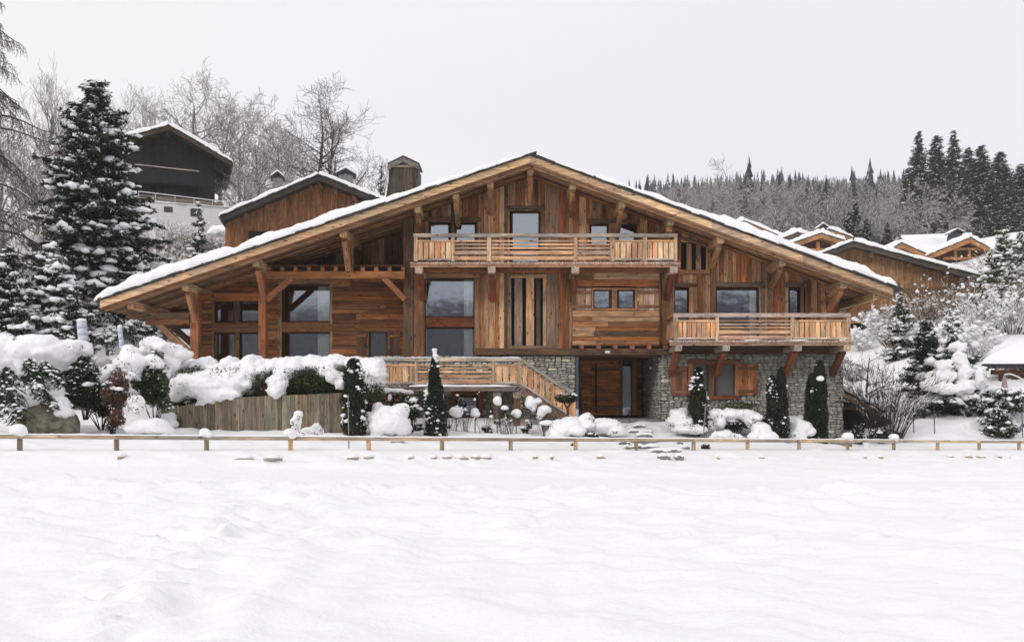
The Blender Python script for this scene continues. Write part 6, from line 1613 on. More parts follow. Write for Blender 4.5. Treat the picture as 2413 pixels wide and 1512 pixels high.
# shelter at the right edge
sh = thing('shelter', 'low garden shelter with a thick snow slab roof at the right edge', 'garden shelter', (0, 0, 0))
ZS = 40.0
def shf(x): return wz(862, ZS)
ax, bx_ = wx(2312, ZS), wx(2640, ZS)
tz0, tz1 = wz(868, ZS), wz(858, ZS)
mb = MB(); mb.add([(ax, ZS, tz1), (bx_, ZS, tz1), (bx_, ZS + 5, tz1 + 1.05), (ax + 4.8, ZS + 5, tz1 + 1.05), (ax, ZS, tz0), (bx_, ZS, tz0), (bx_, ZS + 5, tz1 + .85), (ax + 4.8, ZS + 5, tz1 + .85)],
                  [(0, 1, 2, 3), (7, 6, 5, 4), (0, 4, 5, 1), (1, 5, 6, 2), (2, 6, 7, 3), (3, 7, 4, 0)]); mb.build('roof', M['slate'], sh)
gxs = np.linspace(0, 1, 60); gys = np.linspace(0, 1, 20) ** 1.6; U, V_ = np.meshgrid(gxs, gys)
Xs = ax - 0.15 + U * (bx_ - ax) + V_ * 4.8 * (1 - U); Ys = ZS - 0.12 + V_ * 5
edge_ = np.sqrt(np.clip(V_ * 12, 0, 1)) * np.sqrt(np.clip(U * 14, 0, 1))
Zs = tz1 + V_ * 1.05 + 0.02 + edge_ * (0.42 + 0.08 * fbm(Xs, Ys, 3))
i_ = np.arange(60 * 20).reshape(20, 60)
link('snow', mesh_np('snow', np.stack([Xs, Ys, Zs], -1).reshape(-1, 3), np.stack([i_[:-1, :-1], i_[:-1, 1:], i_[1:, 1:], i_[1:, :-1]], -1).reshape(-1, 4), [M['snow']], smooth=True), sh)
for k in range(12):
    x = 2326 + k * 24; beam('rafter', sh, W(x, 870.5, ZS), W(x, 870.5, ZS) + Vector((0.5, 1.2, 0.20)), 0.12, 0.12, M['wx'], tone(BROWN))
tbeam(2336, 877, 2640, 877, ZS + 0.3, 0.2, 0.22, (0.13, 0.06, 0.035), 'beam', sh)
for x in (2359, 2430, 2520): beam('post', sh, W(x, 1010, ZS + .3), W(x, 880, ZS + .3), 0.2, 0.2, M['wx'], (0.10, 0.06, 0.045), up=(1, 0, 0))
tbeam(2362, 915, 2400, 884, ZS + .3, 0.14, 0.16, (0.08, 0.05, 0.04), 'brace', sh)
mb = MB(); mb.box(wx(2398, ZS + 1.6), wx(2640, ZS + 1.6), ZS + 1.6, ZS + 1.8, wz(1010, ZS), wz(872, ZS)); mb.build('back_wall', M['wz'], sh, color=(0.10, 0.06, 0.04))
# folded parasol
t = thing('folded_parasol', 'folded dusty pink cantilever parasol before the shelter at right', 'parasol', tuple(W(2366, 945, 39.0)))
hp = wz(882, 39) - wz(945, 39); mb = MB(); n = 18
prof = [(0.0, 0.19), (0.15, 0.17), (0.55, 0.12), (0.85, 0.07), (1.0, 0.02)]
vs = []; fs = []
for f_, r_ in prof:
    for k in range(n):
        rr = r_ * (1.0 if k % 2 else 0.72); a = 2 * math.pi * k / n; vs.append((math.cos(a) * rr, math.sin(a) * rr, 0.15 + f_ * (hp - 0.15)))
for j in range(len(prof) - 1):
    for k in range(n): fs.append((j * n + k, j * n + (k + 1) % n, (j + 1) * n + (k + 1) % n, (j + 1) * n + k))
mb.add(vs, fs); mb.build('canopy', M['parasol'], t)
mb = MB(); ar = [(0.0, hp), (0.25, hp + 0.03), (0.6, hp - 0.1), (0.95, hp - 0.32)]
for p, q in zip(ar[:-1], ar[1:]): mb.tube((p[0], 0, p[1]), (q[0], 0, q[1]), 0.03, 0.03, 6)
mb.tube((0.95, 0, -0.9), (0.95, 0, hp - 0.32), 0.035, 0.035, 6); mb.build('arm', M['white_metal'], t)
# ------------------------------------------------------------------ mountain across the valley, behind the camera (seen in the window panes)
def mat_mountain():
    m, t, b = new_mat('snowy_forest_slope')
    tc = N(t, 'ShaderNodeTexCoord'); ge = N(t, 'ShaderNodeNewGeometry'); sp = N(t, 'ShaderNodeSeparateXYZ')
    n = N(t, 'ShaderNodeTexNoise', inp={'Scale': 0.11, 'Detail': 9.0, 'Roughness': 0.75, 'Distortion': 1.6})
    L(t, tc.outputs['Object'], n.inputs['Vector']); L(t, ge.outputs['Position'], sp.inputs[0])
    mr = N(t, 'ShaderNodeMapRange', inp={1: 32.0, 2: 82.0, 3: -0.30, 4: 0.15}); L(t, sp.outputs['Z'], mr.inputs[0])
    ad = N(t, 'ShaderNodeMath', operation='ADD'); L(t, n.outputs['Fac'], ad.inputs[0]); L(t, mr.outputs[0], ad.inputs[1])
    r = N(t, 'ShaderNodeValToRGB'); r.color_ramp.elements[0].position = 0.44; r.color_ramp.elements[0].color = (0.02, 0.026, 0.032, 1)
    r.color_ramp.elements[1].position = 0.56; r.color_ramp.elements[1].color = (0.62, 0.64, 0.68, 1)
    e = r.color_ramp.elements.new(0.49); e.color = (0.10, 0.11, 0.13, 1)
    L(t, ad.outputs[0], r.inputs[0]); L(t, r.outputs[0], b.inputs['Base Color']); b.inputs['Roughness'].default_value = 0.9
    return m
M['mountain'] = mat_mountain()
mx_ = np.linspace(-900, 900, 160); my_ = np.linspace(-260, -1100, 60)
MX, MY = np.meshgrid(mx_, my_)
f_ = np.clip((-MY - 260) / 440, 0, 1)
crest = 104 + 26 * fbm(MX * 0.006, MX * 0 + 2, 77, 4) + 14 * np.exp(-((MX - 160) / 150) ** 2) - 18 * np.exp(-((MX + 190) / 90) ** 2) + 22 * np.exp(-((MX + 300) / 90) ** 2)
MZ = crest * sstep(0, 1, f_) * (1 - 0.35 * np.clip((-MY - 700) / 400, 0, 1)) + 10 * fbm(MX * 0.02, MY * 0.02, 79, 4) * f_ - 1
mi = np.arange(MX.size).reshape(MX.shape)
mo = link('mountain', mesh_np('mountain', np.stack([MX, MY, MZ], -1).reshape(-1, 3), np.stack([mi[:-1, :-1], mi[1:, :-1], mi[1:, 1:], mi[:-1, 1:]], -1).reshape(-1, 4), [M['mountain']], smooth=True))
tag(mo, kind='structure')

# ------------------------------------------------------------------ neighbouring houses up the slope
def gable_house(label, Z, peak, le, re, wall_x0, wall_x1, wall_bot, barge_col, wall_col, over=0.9, depth=11.0, barge=0.28, snow=0.3, board=0.16, rz=0.0, barge_mat='wx', wall_mat='wz', name='chalet_house', slate=0.10, snow_l=True, soffit_mat=None, plank_kind=True):
    """peak, le, re: pixels of the top of the bargeboard at ridge, left and right eave"""
    t = thing(name, label, 'house', (0, 0, 0))
    pk, l, r = W(*peak, Z), W(*le, Z), W(*re, Z)
    sl_, sr_ = (pk.z - l.z) / (pk.x - l.x), (pk.z - r.z) / (r.x - pk.x)
    top = lambda X: pk.z - (pk.x - X) * sl_ if X < pk.x else pk.z - (X - pk.x) * sr_
    for a, b in ((l.x, pk.x), (pk.x, r.x)):
        prism_part('fascia', t, [(a, top(a) - barge), (b, top(b) - barge), (b, top(b)), (a, top(a))], Z, Z + 0.06, M[barge_mat], barge_col, 0.004)
        mb = MB(); mb.prism([(a, top(a) - barge * 0.8), (b, top(b) - barge * 0.8), (b, top(b) - 0.01), (a, top(a) - 0.01)], Z + 0.065, Z + depth)
        mb.build('soffit', soffit_mat or M['wx'], t, color=tuple(c * 0.7 for c in barge_col))
        mb = MB(); mb.prism([(a - 0.03, top(a) + 0.004), (b + 0.03, top(b) + 0.004), (b + 0.03, top(b) + slate), (a - 0.03, top(a) + slate)], Z - 0.08, Z + depth); mb.build('roof', M['slate'], t)
    if snow:
        snow_slab('snow_cover', t, top, l.x - 0.15, pk.x + 0.01, Z - 0.05, Z + depth, snow, 70, 14, seed=int(Z), dz=slate)
        snow_slab('snow_cover', t, top, pk.x - 0.01, r.x + 0.15, Z - 0.05, Z + depth, snow, 70, 14, seed=int(Z) + 3, dz=slate)
    a, b = wx(wall_x0, Z + over), wx(wall_x1, Z + over); zb = wz(wall_bot, Z + over)
    mb = MB(); mb.prism([(a, zb), (b, zb), (b, top(b) - barge * 0.8), (pk.x, pk.z - barge * 0.8), (a, top(a) - barge * 0.8)], Z + over + 0.05, Z + depth - 0.3)
    mb.build('wall', M['dark'], t)
    X = a; pm = []
    while X < b - 0.02:
        w = min(board * random.uniform(0.8, 1.2), b - X); xe = X + w; kq = random.uniform(0.82, 1.18)
        o_ = prism_part('plank', t, [(X + .006, zb), (xe - .006, zb), (xe - .006, top(xe) - barge * 0.8), (X + .006, top(X) - barge * 0.8)], Z + over - random.choice((0, 0.015, 0.03)), Z + over + 0.045, M[wall_mat], tuple(c * kq for c in wall_col))
        X = xe
    return t, top
# black chalet on the hill
DZ = 75.0
BW = (0.020, 0.019, 0.019)
t, top = gable_house('black weathered wooden chalet with white terrace railing up on the left hill', DZ, (400, 299), (306, 337), (541, 372), 318, 518, 466, (0.09, 0.07, 0.055), BW, over=1.6, depth=10, barge=0.32, snow=0.34, board=0.24, barge_mat='wx', wall_mat='black_wood')
tbeam(332, 397, 473, 400.5, DZ + 0.6, 0.12, 0.08, (0.45, 0.45, 0.46), 'balcony_rail', t)
mb = MB(); mb.box(wx(333, DZ + .6), wx(472, DZ + .6), DZ + 0.6, DZ + 0.68, wz(430, DZ), wz(402, DZ)); mb.build('balcony_front', M['black_wood'], t, color=(0.016, 0.016, 0.017))
mb = MB(); mb.box(wx(333, DZ + .6), wx(472, DZ + .6), DZ + 0.62, DZ + 1.6, wz(433, DZ), wz(430, DZ)); mb.build('balcony_floor', M['black_wood'], t, color=(0.008, 0.008, 0.008))
for x0_, x1_ in ((348, 362), (363, 378), (436, 450), (451, 466)):
    mb = MB(); mb.box(wx(x0_, DZ + 1.5), wx(x1_ - 1, DZ + 1.5), DZ + 1.50, DZ + 1.56, wz(399, DZ), wz(382, DZ)); mb.build('shutter', M['black_wood'], t, color=(0.03, 0.029, 0.028))
for x0_, x1_ in ((384, 398), (400, 414)):
    mb = MB(); mb.box(wx(x0_, DZ + 1.5), wx(x1_ - 1, DZ + 1.5), DZ + 1.50, DZ + 1.56, wz(348, DZ), wz(335, DZ)); mb.build('shutter', M['black_wood'], t, color=(0.03, 0.029, 0.028))
tbeam(399.5, 305, 399.5, 325, DZ + 0.3, 0.2, 0.16, (0.05, 0.04, 0.035), 'ridge_post', t)
mb = MB(); mb.prism([(wx(519, DZ + 2), wz(398, DZ + 2)), (wx(541, DZ + 2), wz(412, DZ + 2)), (wx(541, DZ + 2), wz(378, DZ + 2)), (wx(519, DZ + 2), wz(372, DZ + 2))], DZ + 1.0, DZ + 9.5); mb.build('eave_lining', M['black_wood'], t, color=(0.02, 0.019, 0.018))
# terrace plinth
mb = MB(); mb.box(wx(322, DZ), wx(537, DZ), DZ - 0.5, DZ + 6, wz(560, DZ), wz(484, DZ)); mb.build('plinth', M['render_white'], t)
for x0_, x1_, y0_, y1_ in ((389, 408, 492, 505), (447, 466, 492, 511)):
    mb = MB(); mb.box(wx(x0_, DZ), wx(x1_, DZ), DZ - 0.53, DZ - 0.505, wz(y1_, DZ), wz(y0_, DZ)); mb.build('window', M['metal'], t)
ZR_ = DZ - 0.4
tbeam(322, 458, 535, 468, ZR_, 0.06, 0.07, (1, 1, 1), 'terrace_rail', t).data.materials[0] = M['white_metal']
tbeam(322, 477, 535, 482, ZR_, 0.05, 0.05, (1, 1, 1), 'terrace_rail', t).data.materials[0] = M['white_metal']
for x in (330, 366, 409, 451, 493, 519, 534):
    yy = 458 + (x - 322) / 213 * 10
    o = beam('terrace_post', t, W(x, 483, ZR_), W(x, yy, ZR_), 0.05, 0.05, M['white_metal'], (1, 1, 1), up=(1, 0, 0))
for x0_, x1_ in ((331, 365), (367, 408), (410, 450), (452, 492), (494, 518)):
    mb = MB(); mb.box(wx(x0_ + .8, ZR_), wx(x1_ - .3, ZR_), ZR_ - 0.01, ZR_ + 0.01, wz(479, ZR_), wz(465 + (x0_ - 322) * .03, ZR_)); mb.build('railing_panel', M['bark_grey'], t)
snow_slab('snow', t, lambda x: wz(484, DZ), wx(320, DZ), wx(538, DZ), DZ - 0.6, DZ + 1.4, 0.10, 40, 6, seed=2, dz=0.0)
# brown chalet behind the left roof slope
MZ_ = 60.0
t, top = gable_house('orange brown wooden chalet with dark eaves rising behind the left roof slope', MZ_, (750, 412), (529, 519), (906, 468), 548, 876, 620, (0.055, 0.055, 0.055), (0.31, 0.155, 0.075), over=1.3, depth=12, barge=0.34, snow=0.26, board=0.17)
for x, y in ((737, 444), (757, 436), (792, 446), (639, 492), (590, 515), (838, 464)):
    tbeam(x - 4, y - 14, x + 6, y + 8, MZ_ + 0.9, 0.2, 0.22, (0.28, 0.16, 0.09), 'brace', t)
    a = W(x - 4, y - 16, MZ_ + 0.5); beam('purlin', t, a, a + Vector((0, 1.5, 0)), 0.22, 0.24, M['wx'], (0.2, 0.12, 0.07))
mb = MB(); mb.box(wx(842, MZ_ + 1.2), wx(864, MZ_ + 1.2), MZ_ + 1.24, MZ_ + 1.27, wz(485, MZ_ + 1.2), wz(474, MZ_ + 1.2)); mb.build('pane', M['white_metal'], t)
tbeam(838, 472, 868, 472, MZ_ + 1.2, 0.1, 0.14, (0.20, 0.09, 0.045), 'lintel', t)
mb = MB(); mb.box(wx(600, MZ_ + 1.25), wx(636, MZ_ + 1.25), MZ_ + 1.2, MZ_ + 1.27, wz(566, MZ_), wz(542, MZ_)); mb.build('opening', M['dark'], t)
def stone_chimney(t, x0, x1, ytop, ybot, Z, cap=True, col='flag', spread=3):
    c = MB(); a0, a1 = wx(x0 - spread, Z), wx(x1 + spread, Z); b0, b1 = wx(x0, Z), wx(x1, Z); z0, z1 = wz(ybot, Z), wz(ytop, Z)
    c.add([(a0, Z, z0), (a1, Z, z0), (a1, Z + 1, z0), (a0, Z + 1, z0), (b0, Z, z1), (b1, Z, z1), (b1, Z + 1, z1), (b0, Z + 1, z1)], [(0, 3, 2, 1), (4, 5, 6, 7), (0, 1, 5, 4), (1, 2, 6, 5), (2, 3, 7, 6), (3, 0, 4, 7)])
    o = c.build('chimney', M[col], t)
    if cap:
        m = (b0 + b1) / 2; w = (b1 - b0) * 0.75; k = MB()
        k.prism([(m - w, z1 + 0.02), (m - w + .1, z1 - 0.04), (m, z1 + 0.34), (m, z1 + 0.44)][::1], Z - 0.2, Z + 1.2); k.prism([(m, z1 + 0.44), (m, z1 + 0.34), (m + w - .1, z1 - 0.04), (m + w, z1 + 0.02)], Z - 0.2, Z + 1.2)
        k.build('cap', M['slate'], o)
        s = snow_slab('snow', o, lambda x: z1 + 0.44 - abs(x - m) * 0.42 / w, m - w, m + w, Z - 0.2, Z + 1.2, 0.14, 16, 6, dz=0.02)
    return o
stone_chimney(t, 822, 856, 409, 470, MZ_ + 4, spread=3); stone_chimney(t, 678, 700, 424, 470, MZ_ + 5, spread=2)

def face_camera(t, X, Z, k=1.0):
    """turn a finished house about a vertical axis so that its ridge runs away from the viewer as on the real slope"""
    a = math.atan2(-X, Z) * k; Rm = Matrix.Rotation(a, 4, 'Z'); p = Vector((X, Z, 0))
    t.rotation_euler = (0, 0, a); t.location = p - (Rm @ p)
face_camera(bpy.data.objects['chalet_house'], wx(425, DZ), DZ, 1.0); face_camera(t, wx(740, MZ_), MZ_, 0.9)
# chalets on the right hill
OR_ = (0.48, 0.27, 0.13); HON = (0.42, 0.26, 0.14)
t, top = gable_house('honey coloured chalet with dark slate eaves just behind the right end of the roof', 64.0, (2016, 566), (1928, 598), (2304, 664), 1946, 2278, 760, (0.10, 0.095, 0.085), HON, over=1.2, depth=14, barge=0.34, snow=0.30, board=0.2)
for x, y in ((2050, 598), (2132, 626)):
    a = W(x, y, 64.6); beam('purlin', t, a, a + Vector((0, 1.5, 0)), 0.25, 0.28, M['wx'], (0.36, 0.24, 0.14))
for x0_, x1_ in ((1997, 2014), (2016, 2040)):
    mb = MB(); mb.box(wx(x0_, 65.1), wx(x1_, 65.1), 65.08, 65.14, wz(660, 65.1), wz(616, 65.1)); mb.build('shutter', M['wz'], t, color=(0.30, 0.165, 0.08))
tbeam(1985, 613, 2046, 613, 65.1, 0.08, 0.12, (0.22, 0.12, 0.06), 'lintel', t)
mb = MB(); mb.box(wx(1960, 63.0), wx(2300, 63.0), 62.9, 63.1, wz(700, 63), wz(680, 63)); mb.build('balcony_front', M['wz'], t, color=(0.20, 0.125, 0.07))
for i in range(3): tbeam(2000, 716 + i * 7, 2160, 713 + i * 7, 55, 0.08, 0.10, (0.16, 0.13, 0.10), 'rail', t)
stone_chimney(t, 2000, 2020, 556, 580, 70, cap=False, col='slate', spread=1)
face_camera(t, wx(2100, 64.0), 64.0, 0.7)
ZA = 92.0
def glazed(t, x0, x1, y0, y1, Z, posts, rails, back=(0.16, 0.085, 0.045)):
    for x in posts: tbeam(x, y0, x, y1, Z, 0.25, 0.25, OR_, 'post', t)
    for y in rails: tbeam(x0, y, x1, y, Z, 0.25, 0.25, OR_, 'beam', t)
t, top = gable_house('right hand orange timber gable with glazed front under a white roof', ZA, (2286, 560), (2188, 601), (2331, 585), 2205, 2324, 690, OR_, (0.17, 0.095, 0.05), over=1.5, depth=13, barge=0.5, snow=0.4, board=0.3)
glazed(t, 2222, 2322, 584, 606, ZA + 0.7, [2250, 2283], [587, 609])
stone_chimney(t, 2243, 2266, 549, 566, ZA + 4, col='slate')
mb = MB(); mb.box(wx(2222, ZA + 1.4), wx(2255, ZA + 1.4), ZA + 1.35, ZA + 1.42, wz(632, ZA), wz(616, ZA)); mb.build('window', M['metal'], t)
t, top = gable_house('left hand orange timber gable joined by a snow valley to its neighbour', ZA + 0.5, (2122, 572), (2103, 587), (2187, 601), 2108, 2184, 660, OR_, (0.12, 0.07, 0.045), over=1.5, depth=13, barge=0.5, snow=0.4, board=0.3)
glazed(t, 2110, 2180, 590, 610, ZA + 1.2, [2133, 2149, 2165], [606])
# white roof sheet between both gables
mb = MB(); za_, zb_ = ZA + 2, ZA + 12
vs = [W(2126, 566, za_), W(2190, 600, za_), W(2280, 560, za_), W(2290, 553, zb_), W(2122, 559, zb_)]
top_ = [v + Vector((0, 0, 0.25)) for v in vs]; mb.add(vs + top_, [(4, 3, 2, 1, 0), (5, 6, 7, 8, 9), (0, 1, 6, 5), (1, 2, 7, 6), (2, 3, 8, 7), (3, 4, 9, 8), (4, 0, 5, 9)]); mb.build('snow_cover', M['snow'], t)
ZB_ = 98.0
t, top = gable_house('small orange chalet whose gable peeps over the right roof slope', ZB_, (1934, 550), (1862, 575), (1990, 568), 1876, 1982, 650, OR_, (0.15, 0.08, 0.05), over=1.5, depth=10, barge=0.5, snow=0.45, board=0.3)
glazed(t, 1890, 1980, 570, 600, ZB_ + 0.8, [1925, 1928, 1960], [588])
stone_chimney(t, 1931, 1947, 536, 556, ZB_ + 4, col='slate')
t, top = gable_house('distant chalet with a long orange bargeboard above the right roof slope', ZB_ + 12, (1754, 521), (1733, 528), (1872, 572), 1745, 1862, 640, OR_, (0.15, 0.08, 0.05), over=1.5, depth=12, barge=0.6, snow=0.5, board=0.35)
t, top = gable_house('farthest small orange gable between the spruces and the chimney', ZB_ + 14, (1953, 540), (1944, 545), (2008, 560), 1946, 2002, 600, OR_, (0.15, 0.08, 0.05), over=1.5, depth=8, barge=0.5, snow=0.5, board=0.35)
t, top = gable_house('long low white roof between the distant chalets', ZB_ + 6, (1880, 548), (1846, 560), (1960, 572), 1860, 1940, 640, (0.12, 0.11, 0.1), (0.15, 0.08, 0.05), over=1.2, depth=12, barge=0.4, snow=0.5, board=0.4)

# ------------------------------------------------------------------ trees: left side
def base_at(px, Z): return (wx(px, Z), Z, Hs(wx(px, Z), Z))
def height_to(px, y, Z): return wz(y, Z) - Hs(wx(px, Z), Z)
conifer('spruce', 'tall dark spruce loaded with snow left of the black chalet', base_at(222, 47), height_to(222, 194, 47), 3.6, 101, whorls=60, per=10, twigs=13, spray=0.13, snow=0.80, snow_size=0.24, shape=0.62, droop=0.46, ragged=0.5, dense=3)
conifer('spruce', 'snowy spruce with its top at the left edge beside the slope', base_at(22, 36), height_to(22, 585, 36), 1.7, 102, whorls=40, per=8, twigs=10, spray=0.09, snow=0.8, snow_size=0.20, shape=0.6, ragged=0.3, dense=2)
conifer('spruce', 'snowy spruce right of the one at the left edge, behind the snow cushion', base_at(118, 37), height_to(118, 578, 37), 1.75, 103, whorls=42, per=8, twigs=10, spray=0.09, snow=0.8, snow_size=0.20, shape=0.6, ragged=0.3, dense=2)
conifer('spruce', 'small snowy spruce left of the thicker wrapped post', base_at(172, 34.5), height_to(172, 690, 34.5), 0.9, 104, whorls=18, per=8, twigs=8, spray=0.08, snow=0.6, snow_size=0.11, shape=0.6, dense=2)
conifer('spruce', 'young spruce standing before the white plinth of the black chalet', base_at(468, 60), height_to(468, 480, 60), 1.0, 105, whorls=16, per=7, twigs=7, spray=0.12, snow=0.5, snow_size=0.16, shape=0.6)
conifer('spruce', 'small dark spruce beside the brown chalet chimney', base_at(897, 78), height_to(897, 392, 78), 1.1, 106, whorls=22, per=7, twigs=6, spray=0.14, snow=0.3, snow_size=0.16, shape=0.8)
def btree(label, px, Z, ytop, seed, spread=1.0, bark='bark_grey', snow=0.5, r0=None, levels=5, nb=(9, 5, 4, 4), lean=0.0, name='bare_tree', group=None, snowk=0.9, first=0.22, minr=0.010, up=0.35, fan=0.75, droop=0.0):
    rng = np.random.default_rng(seed); h = height_to(px, ytop, Z)
    s = bare_segments(h * 0.97, spread, rng, r0 or h * 0.017, levels, nb, first=first, lean=lean, minr=minr, up=up, fan=fan, droop=droop)
    zmax = s[1][:, 2].max(); k = h / zmax
    s = (s[0] * k, s[1] * k, s[2], s[3], s[4])
    return segs_to_tree(name, label, 'tree', base_at(px, Z), s, rng, bark, snow, group, snowk)
btree('broad leafless tree with open round crown standing alone against the sky', 742, 100, 188, 201, 1.7, 'bark', 0.3, r0=0.42, nb=(12, 6, 5, 3), levels=5, minr=0.015, first=0.16, fan=1.25, up=0.55)
btree('second trunk of leafless limbs right of the round crowned tree', 768, 101, 215, 202, 1.2, 'bark', 0.35, r0=0.25, nb=(9, 5, 5, 4), levels=5, minr=0.015, first=0.3)
btree('leafless tree spreading high above the ridge of the black chalet', 452, 104, 160, 203, 1.1, 'bark_grey', 0.4, r0=0.28, nb=(11, 5, 5, 4), levels=5, minr=0.015)
btree('thin leafless tree left of the black chalet roof', 332, 100, 198, 204, 0.8, 'bark_grey', 0.4, nb=(12, 5, 4, 4), minr=0.011)
btree('fine leafless crown showing just behind the tall spruce tip', 256, 95, 178, 205, 0.7, 'bark_grey', 0.3, nb=(10, 5, 4, 3), minr=0.010)
btree('faint leafless tree left of the tall spruce tip', 205, 105, 200, 206, 0.8, 'bark_grey', 0.3, nb=(11, 5, 4, 3), minr=0.010)
btree('slender birch-like bare tree rising above the larch boughs at left', 122, 92, 148, 207, 0.42, 'bark_grey', 0.3, nb=(12, 5, 4, 3), minr=0.010)
btree('frosty leafless tree right of the black chalet eave', 566, 92, 226, 208, 1.0, 'bark_grey', 0.7, nb=(10, 5, 4, 4), minr=0.015)
btree('frosty leafless tree with dense twigs midway to the round crowned tree', 612, 90, 236, 209, 1.1, 'bark_grey', 0.7, nb=(10, 5, 4, 4), minr=0.015)
btree('snow-laced leafless tree left of the brown chalet roof peak', 655, 88, 268, 210, 1.0, 'bark_grey', 0.8, nb=(10, 5, 4, 4), minr=0.015)
btree('low snow-laced leafless tree beside the black chalet terrace', 578, 80, 350, 211, 1.2, 'bark_grey', 0.9, nb=(9, 5, 4, 4), minr=0.011)
btree('leafless tree high over the right slope of the black chalet roof', 520, 102, 205, 212, 1.0, 'bark_grey', 0.5, nb=(10, 5, 4, 3), minr=0.015)
btree('low snowy thicket tree beneath the frosty leafless trees', 630, 76, 400, 213, 1.3, 'bark_grey', 0.9, nb=(9, 5, 4, 4), minr=0.010)
btree('grey leafless tree with visible trunk at the far left', 78, 56, 270, 214, 0.9, 'bark_grey', 0.7, nb=(11, 6, 5, 4), minr=0.011)
btree('leafless tree with snowy twigs cut by the left picture edge', 5, 60, 240, 215, 1.0, 'bark_grey', 0.8, nb=(11, 6, 5, 4), minr=0.011)
btree('thin leafless tree between the chimney and the small dark spruce', 882, 84, 345, 216, 0.7, 'bark_grey', 0.5, nb=(10, 5, 4, 3), minr=0.013)
btree('leafless tree just left of the tall dark spruce', 150, 62, 330, 217, 0.8, 'bark_grey', 0.8, nb=(10, 6, 5, 3), minr=0.011)
# larch reaching in from the left edge
def larch(label, px, Z, ytop, seed):
    rng = np.random.default_rng(seed); b = base_at(px, Z); h = height_to(px, ytop, Z)
    P0, P1, R0, R1, LV = [], [], [], [], []
    n = 14; pts = [np.array([jit(.1), jit(.1), h * i / n]) for i in range(n + 1)]
    for i in range(n): P0.append(pts[i]); P1.append(pts[i + 1]); R0.append(0.26 * (1 - i / n) + .03); R1.append(0.26 * (1 - (i + 1) / n) + .03); LV.append(0)
    for k in range(66):
        f = 0.25 + 0.74 * (k + rng.random()) / 66; z = h * f; a = rng.uniform(-0.9, 0.9) if rng.random() < 0.7 else rng.uniform(0, 6.28)
        ln = (1 - f) ** 0.55 * 6.4 * rng.uniform(0.6, 1.1) + 0.4; d = np.array([np.cos(a), np.sin(a), rng.uniform(-0.15, 0.35)]); p = np.array([0, 0, z]); m = 12; r = 0.05 * ln / 4
        for i in range(m):
            d = d + np.array([0, 0, -0.085 + (0.16 if i > 8 else 0)]) + rng.normal(0, 0.05, 3); d /= np.linalg.norm(d); q = p + d * ln / m
            P0.append(p); P1.append(q); R0.append(r * (1 - i / m) + .012); R1.append(r * (1 - (i + 1) / m) + .012); LV.append(2)
            for _ in range(5):
                u = rng.random(); s = p * (1 - u) + q * u; tl = rng.uniform(0.25, 0.95) * (0.4 + 0.6 * ln / 6); e = np.array([rng.normal(0, 0.28), rng.normal(0, 0.28), -1.0]) + d * 0.3; e /= np.linalg.norm(e)
                g = s
                for j in range(3):
                    g2 = g + (e + rng.normal(0, 0.18, 3)) * tl / 3; P0.append(g); P1.append(g2); R0.append(0.008); R1.append(0.007); LV.append(4)
                    for _ in range(2):
                        P0.append(g2); P1.append(g2 + rng.normal(0, 0.07, 3) + np.array([0, 0, -0.05])); R0.append(0.008); R1.append(0.005); LV.append(4)
                    g = g2
            p = q
    S = tuple(map(np.array, (P0, P1, R0, R1, LV)))
    return segs_to_tree('larch', label, 'tree', b, S, rng, 'bark', 0.35, None, 0.7)
larch('leafless larch whose drooping boughs reach in from the top left edge', -95, 40, -120, 301)

# thickets on the left slope
rngp = random.Random(5)
def slope_y(px, y, Z0=36, Z1=75):
    if px < 520 and Z1 < 72: Z1 = 72
    """depth at which the ground of that column shows at picture height y"""
    best, bz = 1e9, Z0
    for Z in np.arange(Z0, Z1, 0.5):
        d = abs(wz(y, Z) - Hs(wx(px, Z), Z))
        if d < best: best, bz = d, Z
    return float(bz)
lab_l = [
 (85, 545, 1.7, 'brown', 'brown twig thicket with snow puffs left of the tall spruce foot'), (140, 570, 1.6, 'brown', 'brown twig thicket right below the big spruce at left'),
 (50, 590, 1.5, 'dark', 'tangle of snowy dark twigs on the far left slope'), (190, 640, 1.8, 'dark', 'arching dark twigs with snow below the tall spruce'),
 (235, 665, 1.9, 'dark', 'dense arching dark twigs left of the roof eave'), (270, 690, 1.6, 'dark', 'dark twig shrub right beside the left eave tip'),
 (385, 600, 2.4, 'brown', 'tall reddish brown twigs rising behind the left roof end'), (425, 585, 2.2, 'brown', 'straw brown shrub with many round snow puffs above the left roof'),
 (470, 590, 2.4, 'brown', 'brown shrub with snow puffs under the young spruce'), (515, 575, 2.0, 'brown', 'brown twig shrub with snow puffs left of the brown chalet'),
 (560, 560, 1.8, 'white', 'very snowy twig shrub before the left wall of the brown chalet'), (600, 552, 1.4, 'brown', 'sparse twigs with two big puffs before the brown chalet'),
 (340, 560, 2.2, 'brown', 'brown twigs at the right foot of the tall spruce'), (180, 700, 1.2, 'white', 'snowy twig shrub on the slope below the arching twigs'),
 (300, 640, 1.7, 'white', 'snow-covered shrub behind the left eave of the roof'), (350, 640, 1.7, 'white', 'snow-heaped shrub touching the left roof slope'),
 (30, 520, 1.6, 'brown', 'reddish twigs on the open snow slope at far left'), (230, 560, 2.0, 'dark', 'dark snowy shrub under the tall spruce crown'),
 (120, 640, 1.4, 'white', 'white-crusted shrub behind the two left spruces'), (380, 530, 2.2, 'brown', 'brown twigs before the left half of the white plinth'), (430, 545, 2.0, 'dark', 'dark snowy twigs below the plinth windows'), (505, 530, 2.2, 'brown', 'brown snowy twigs before the right half of the white plinth'), (545, 545, 1.8, 'white', 'frosted shrub left of the brown chalet eave'), (410, 625, 1.9, 'brown', 'russet twigs just above the snow of the left roof slope')]
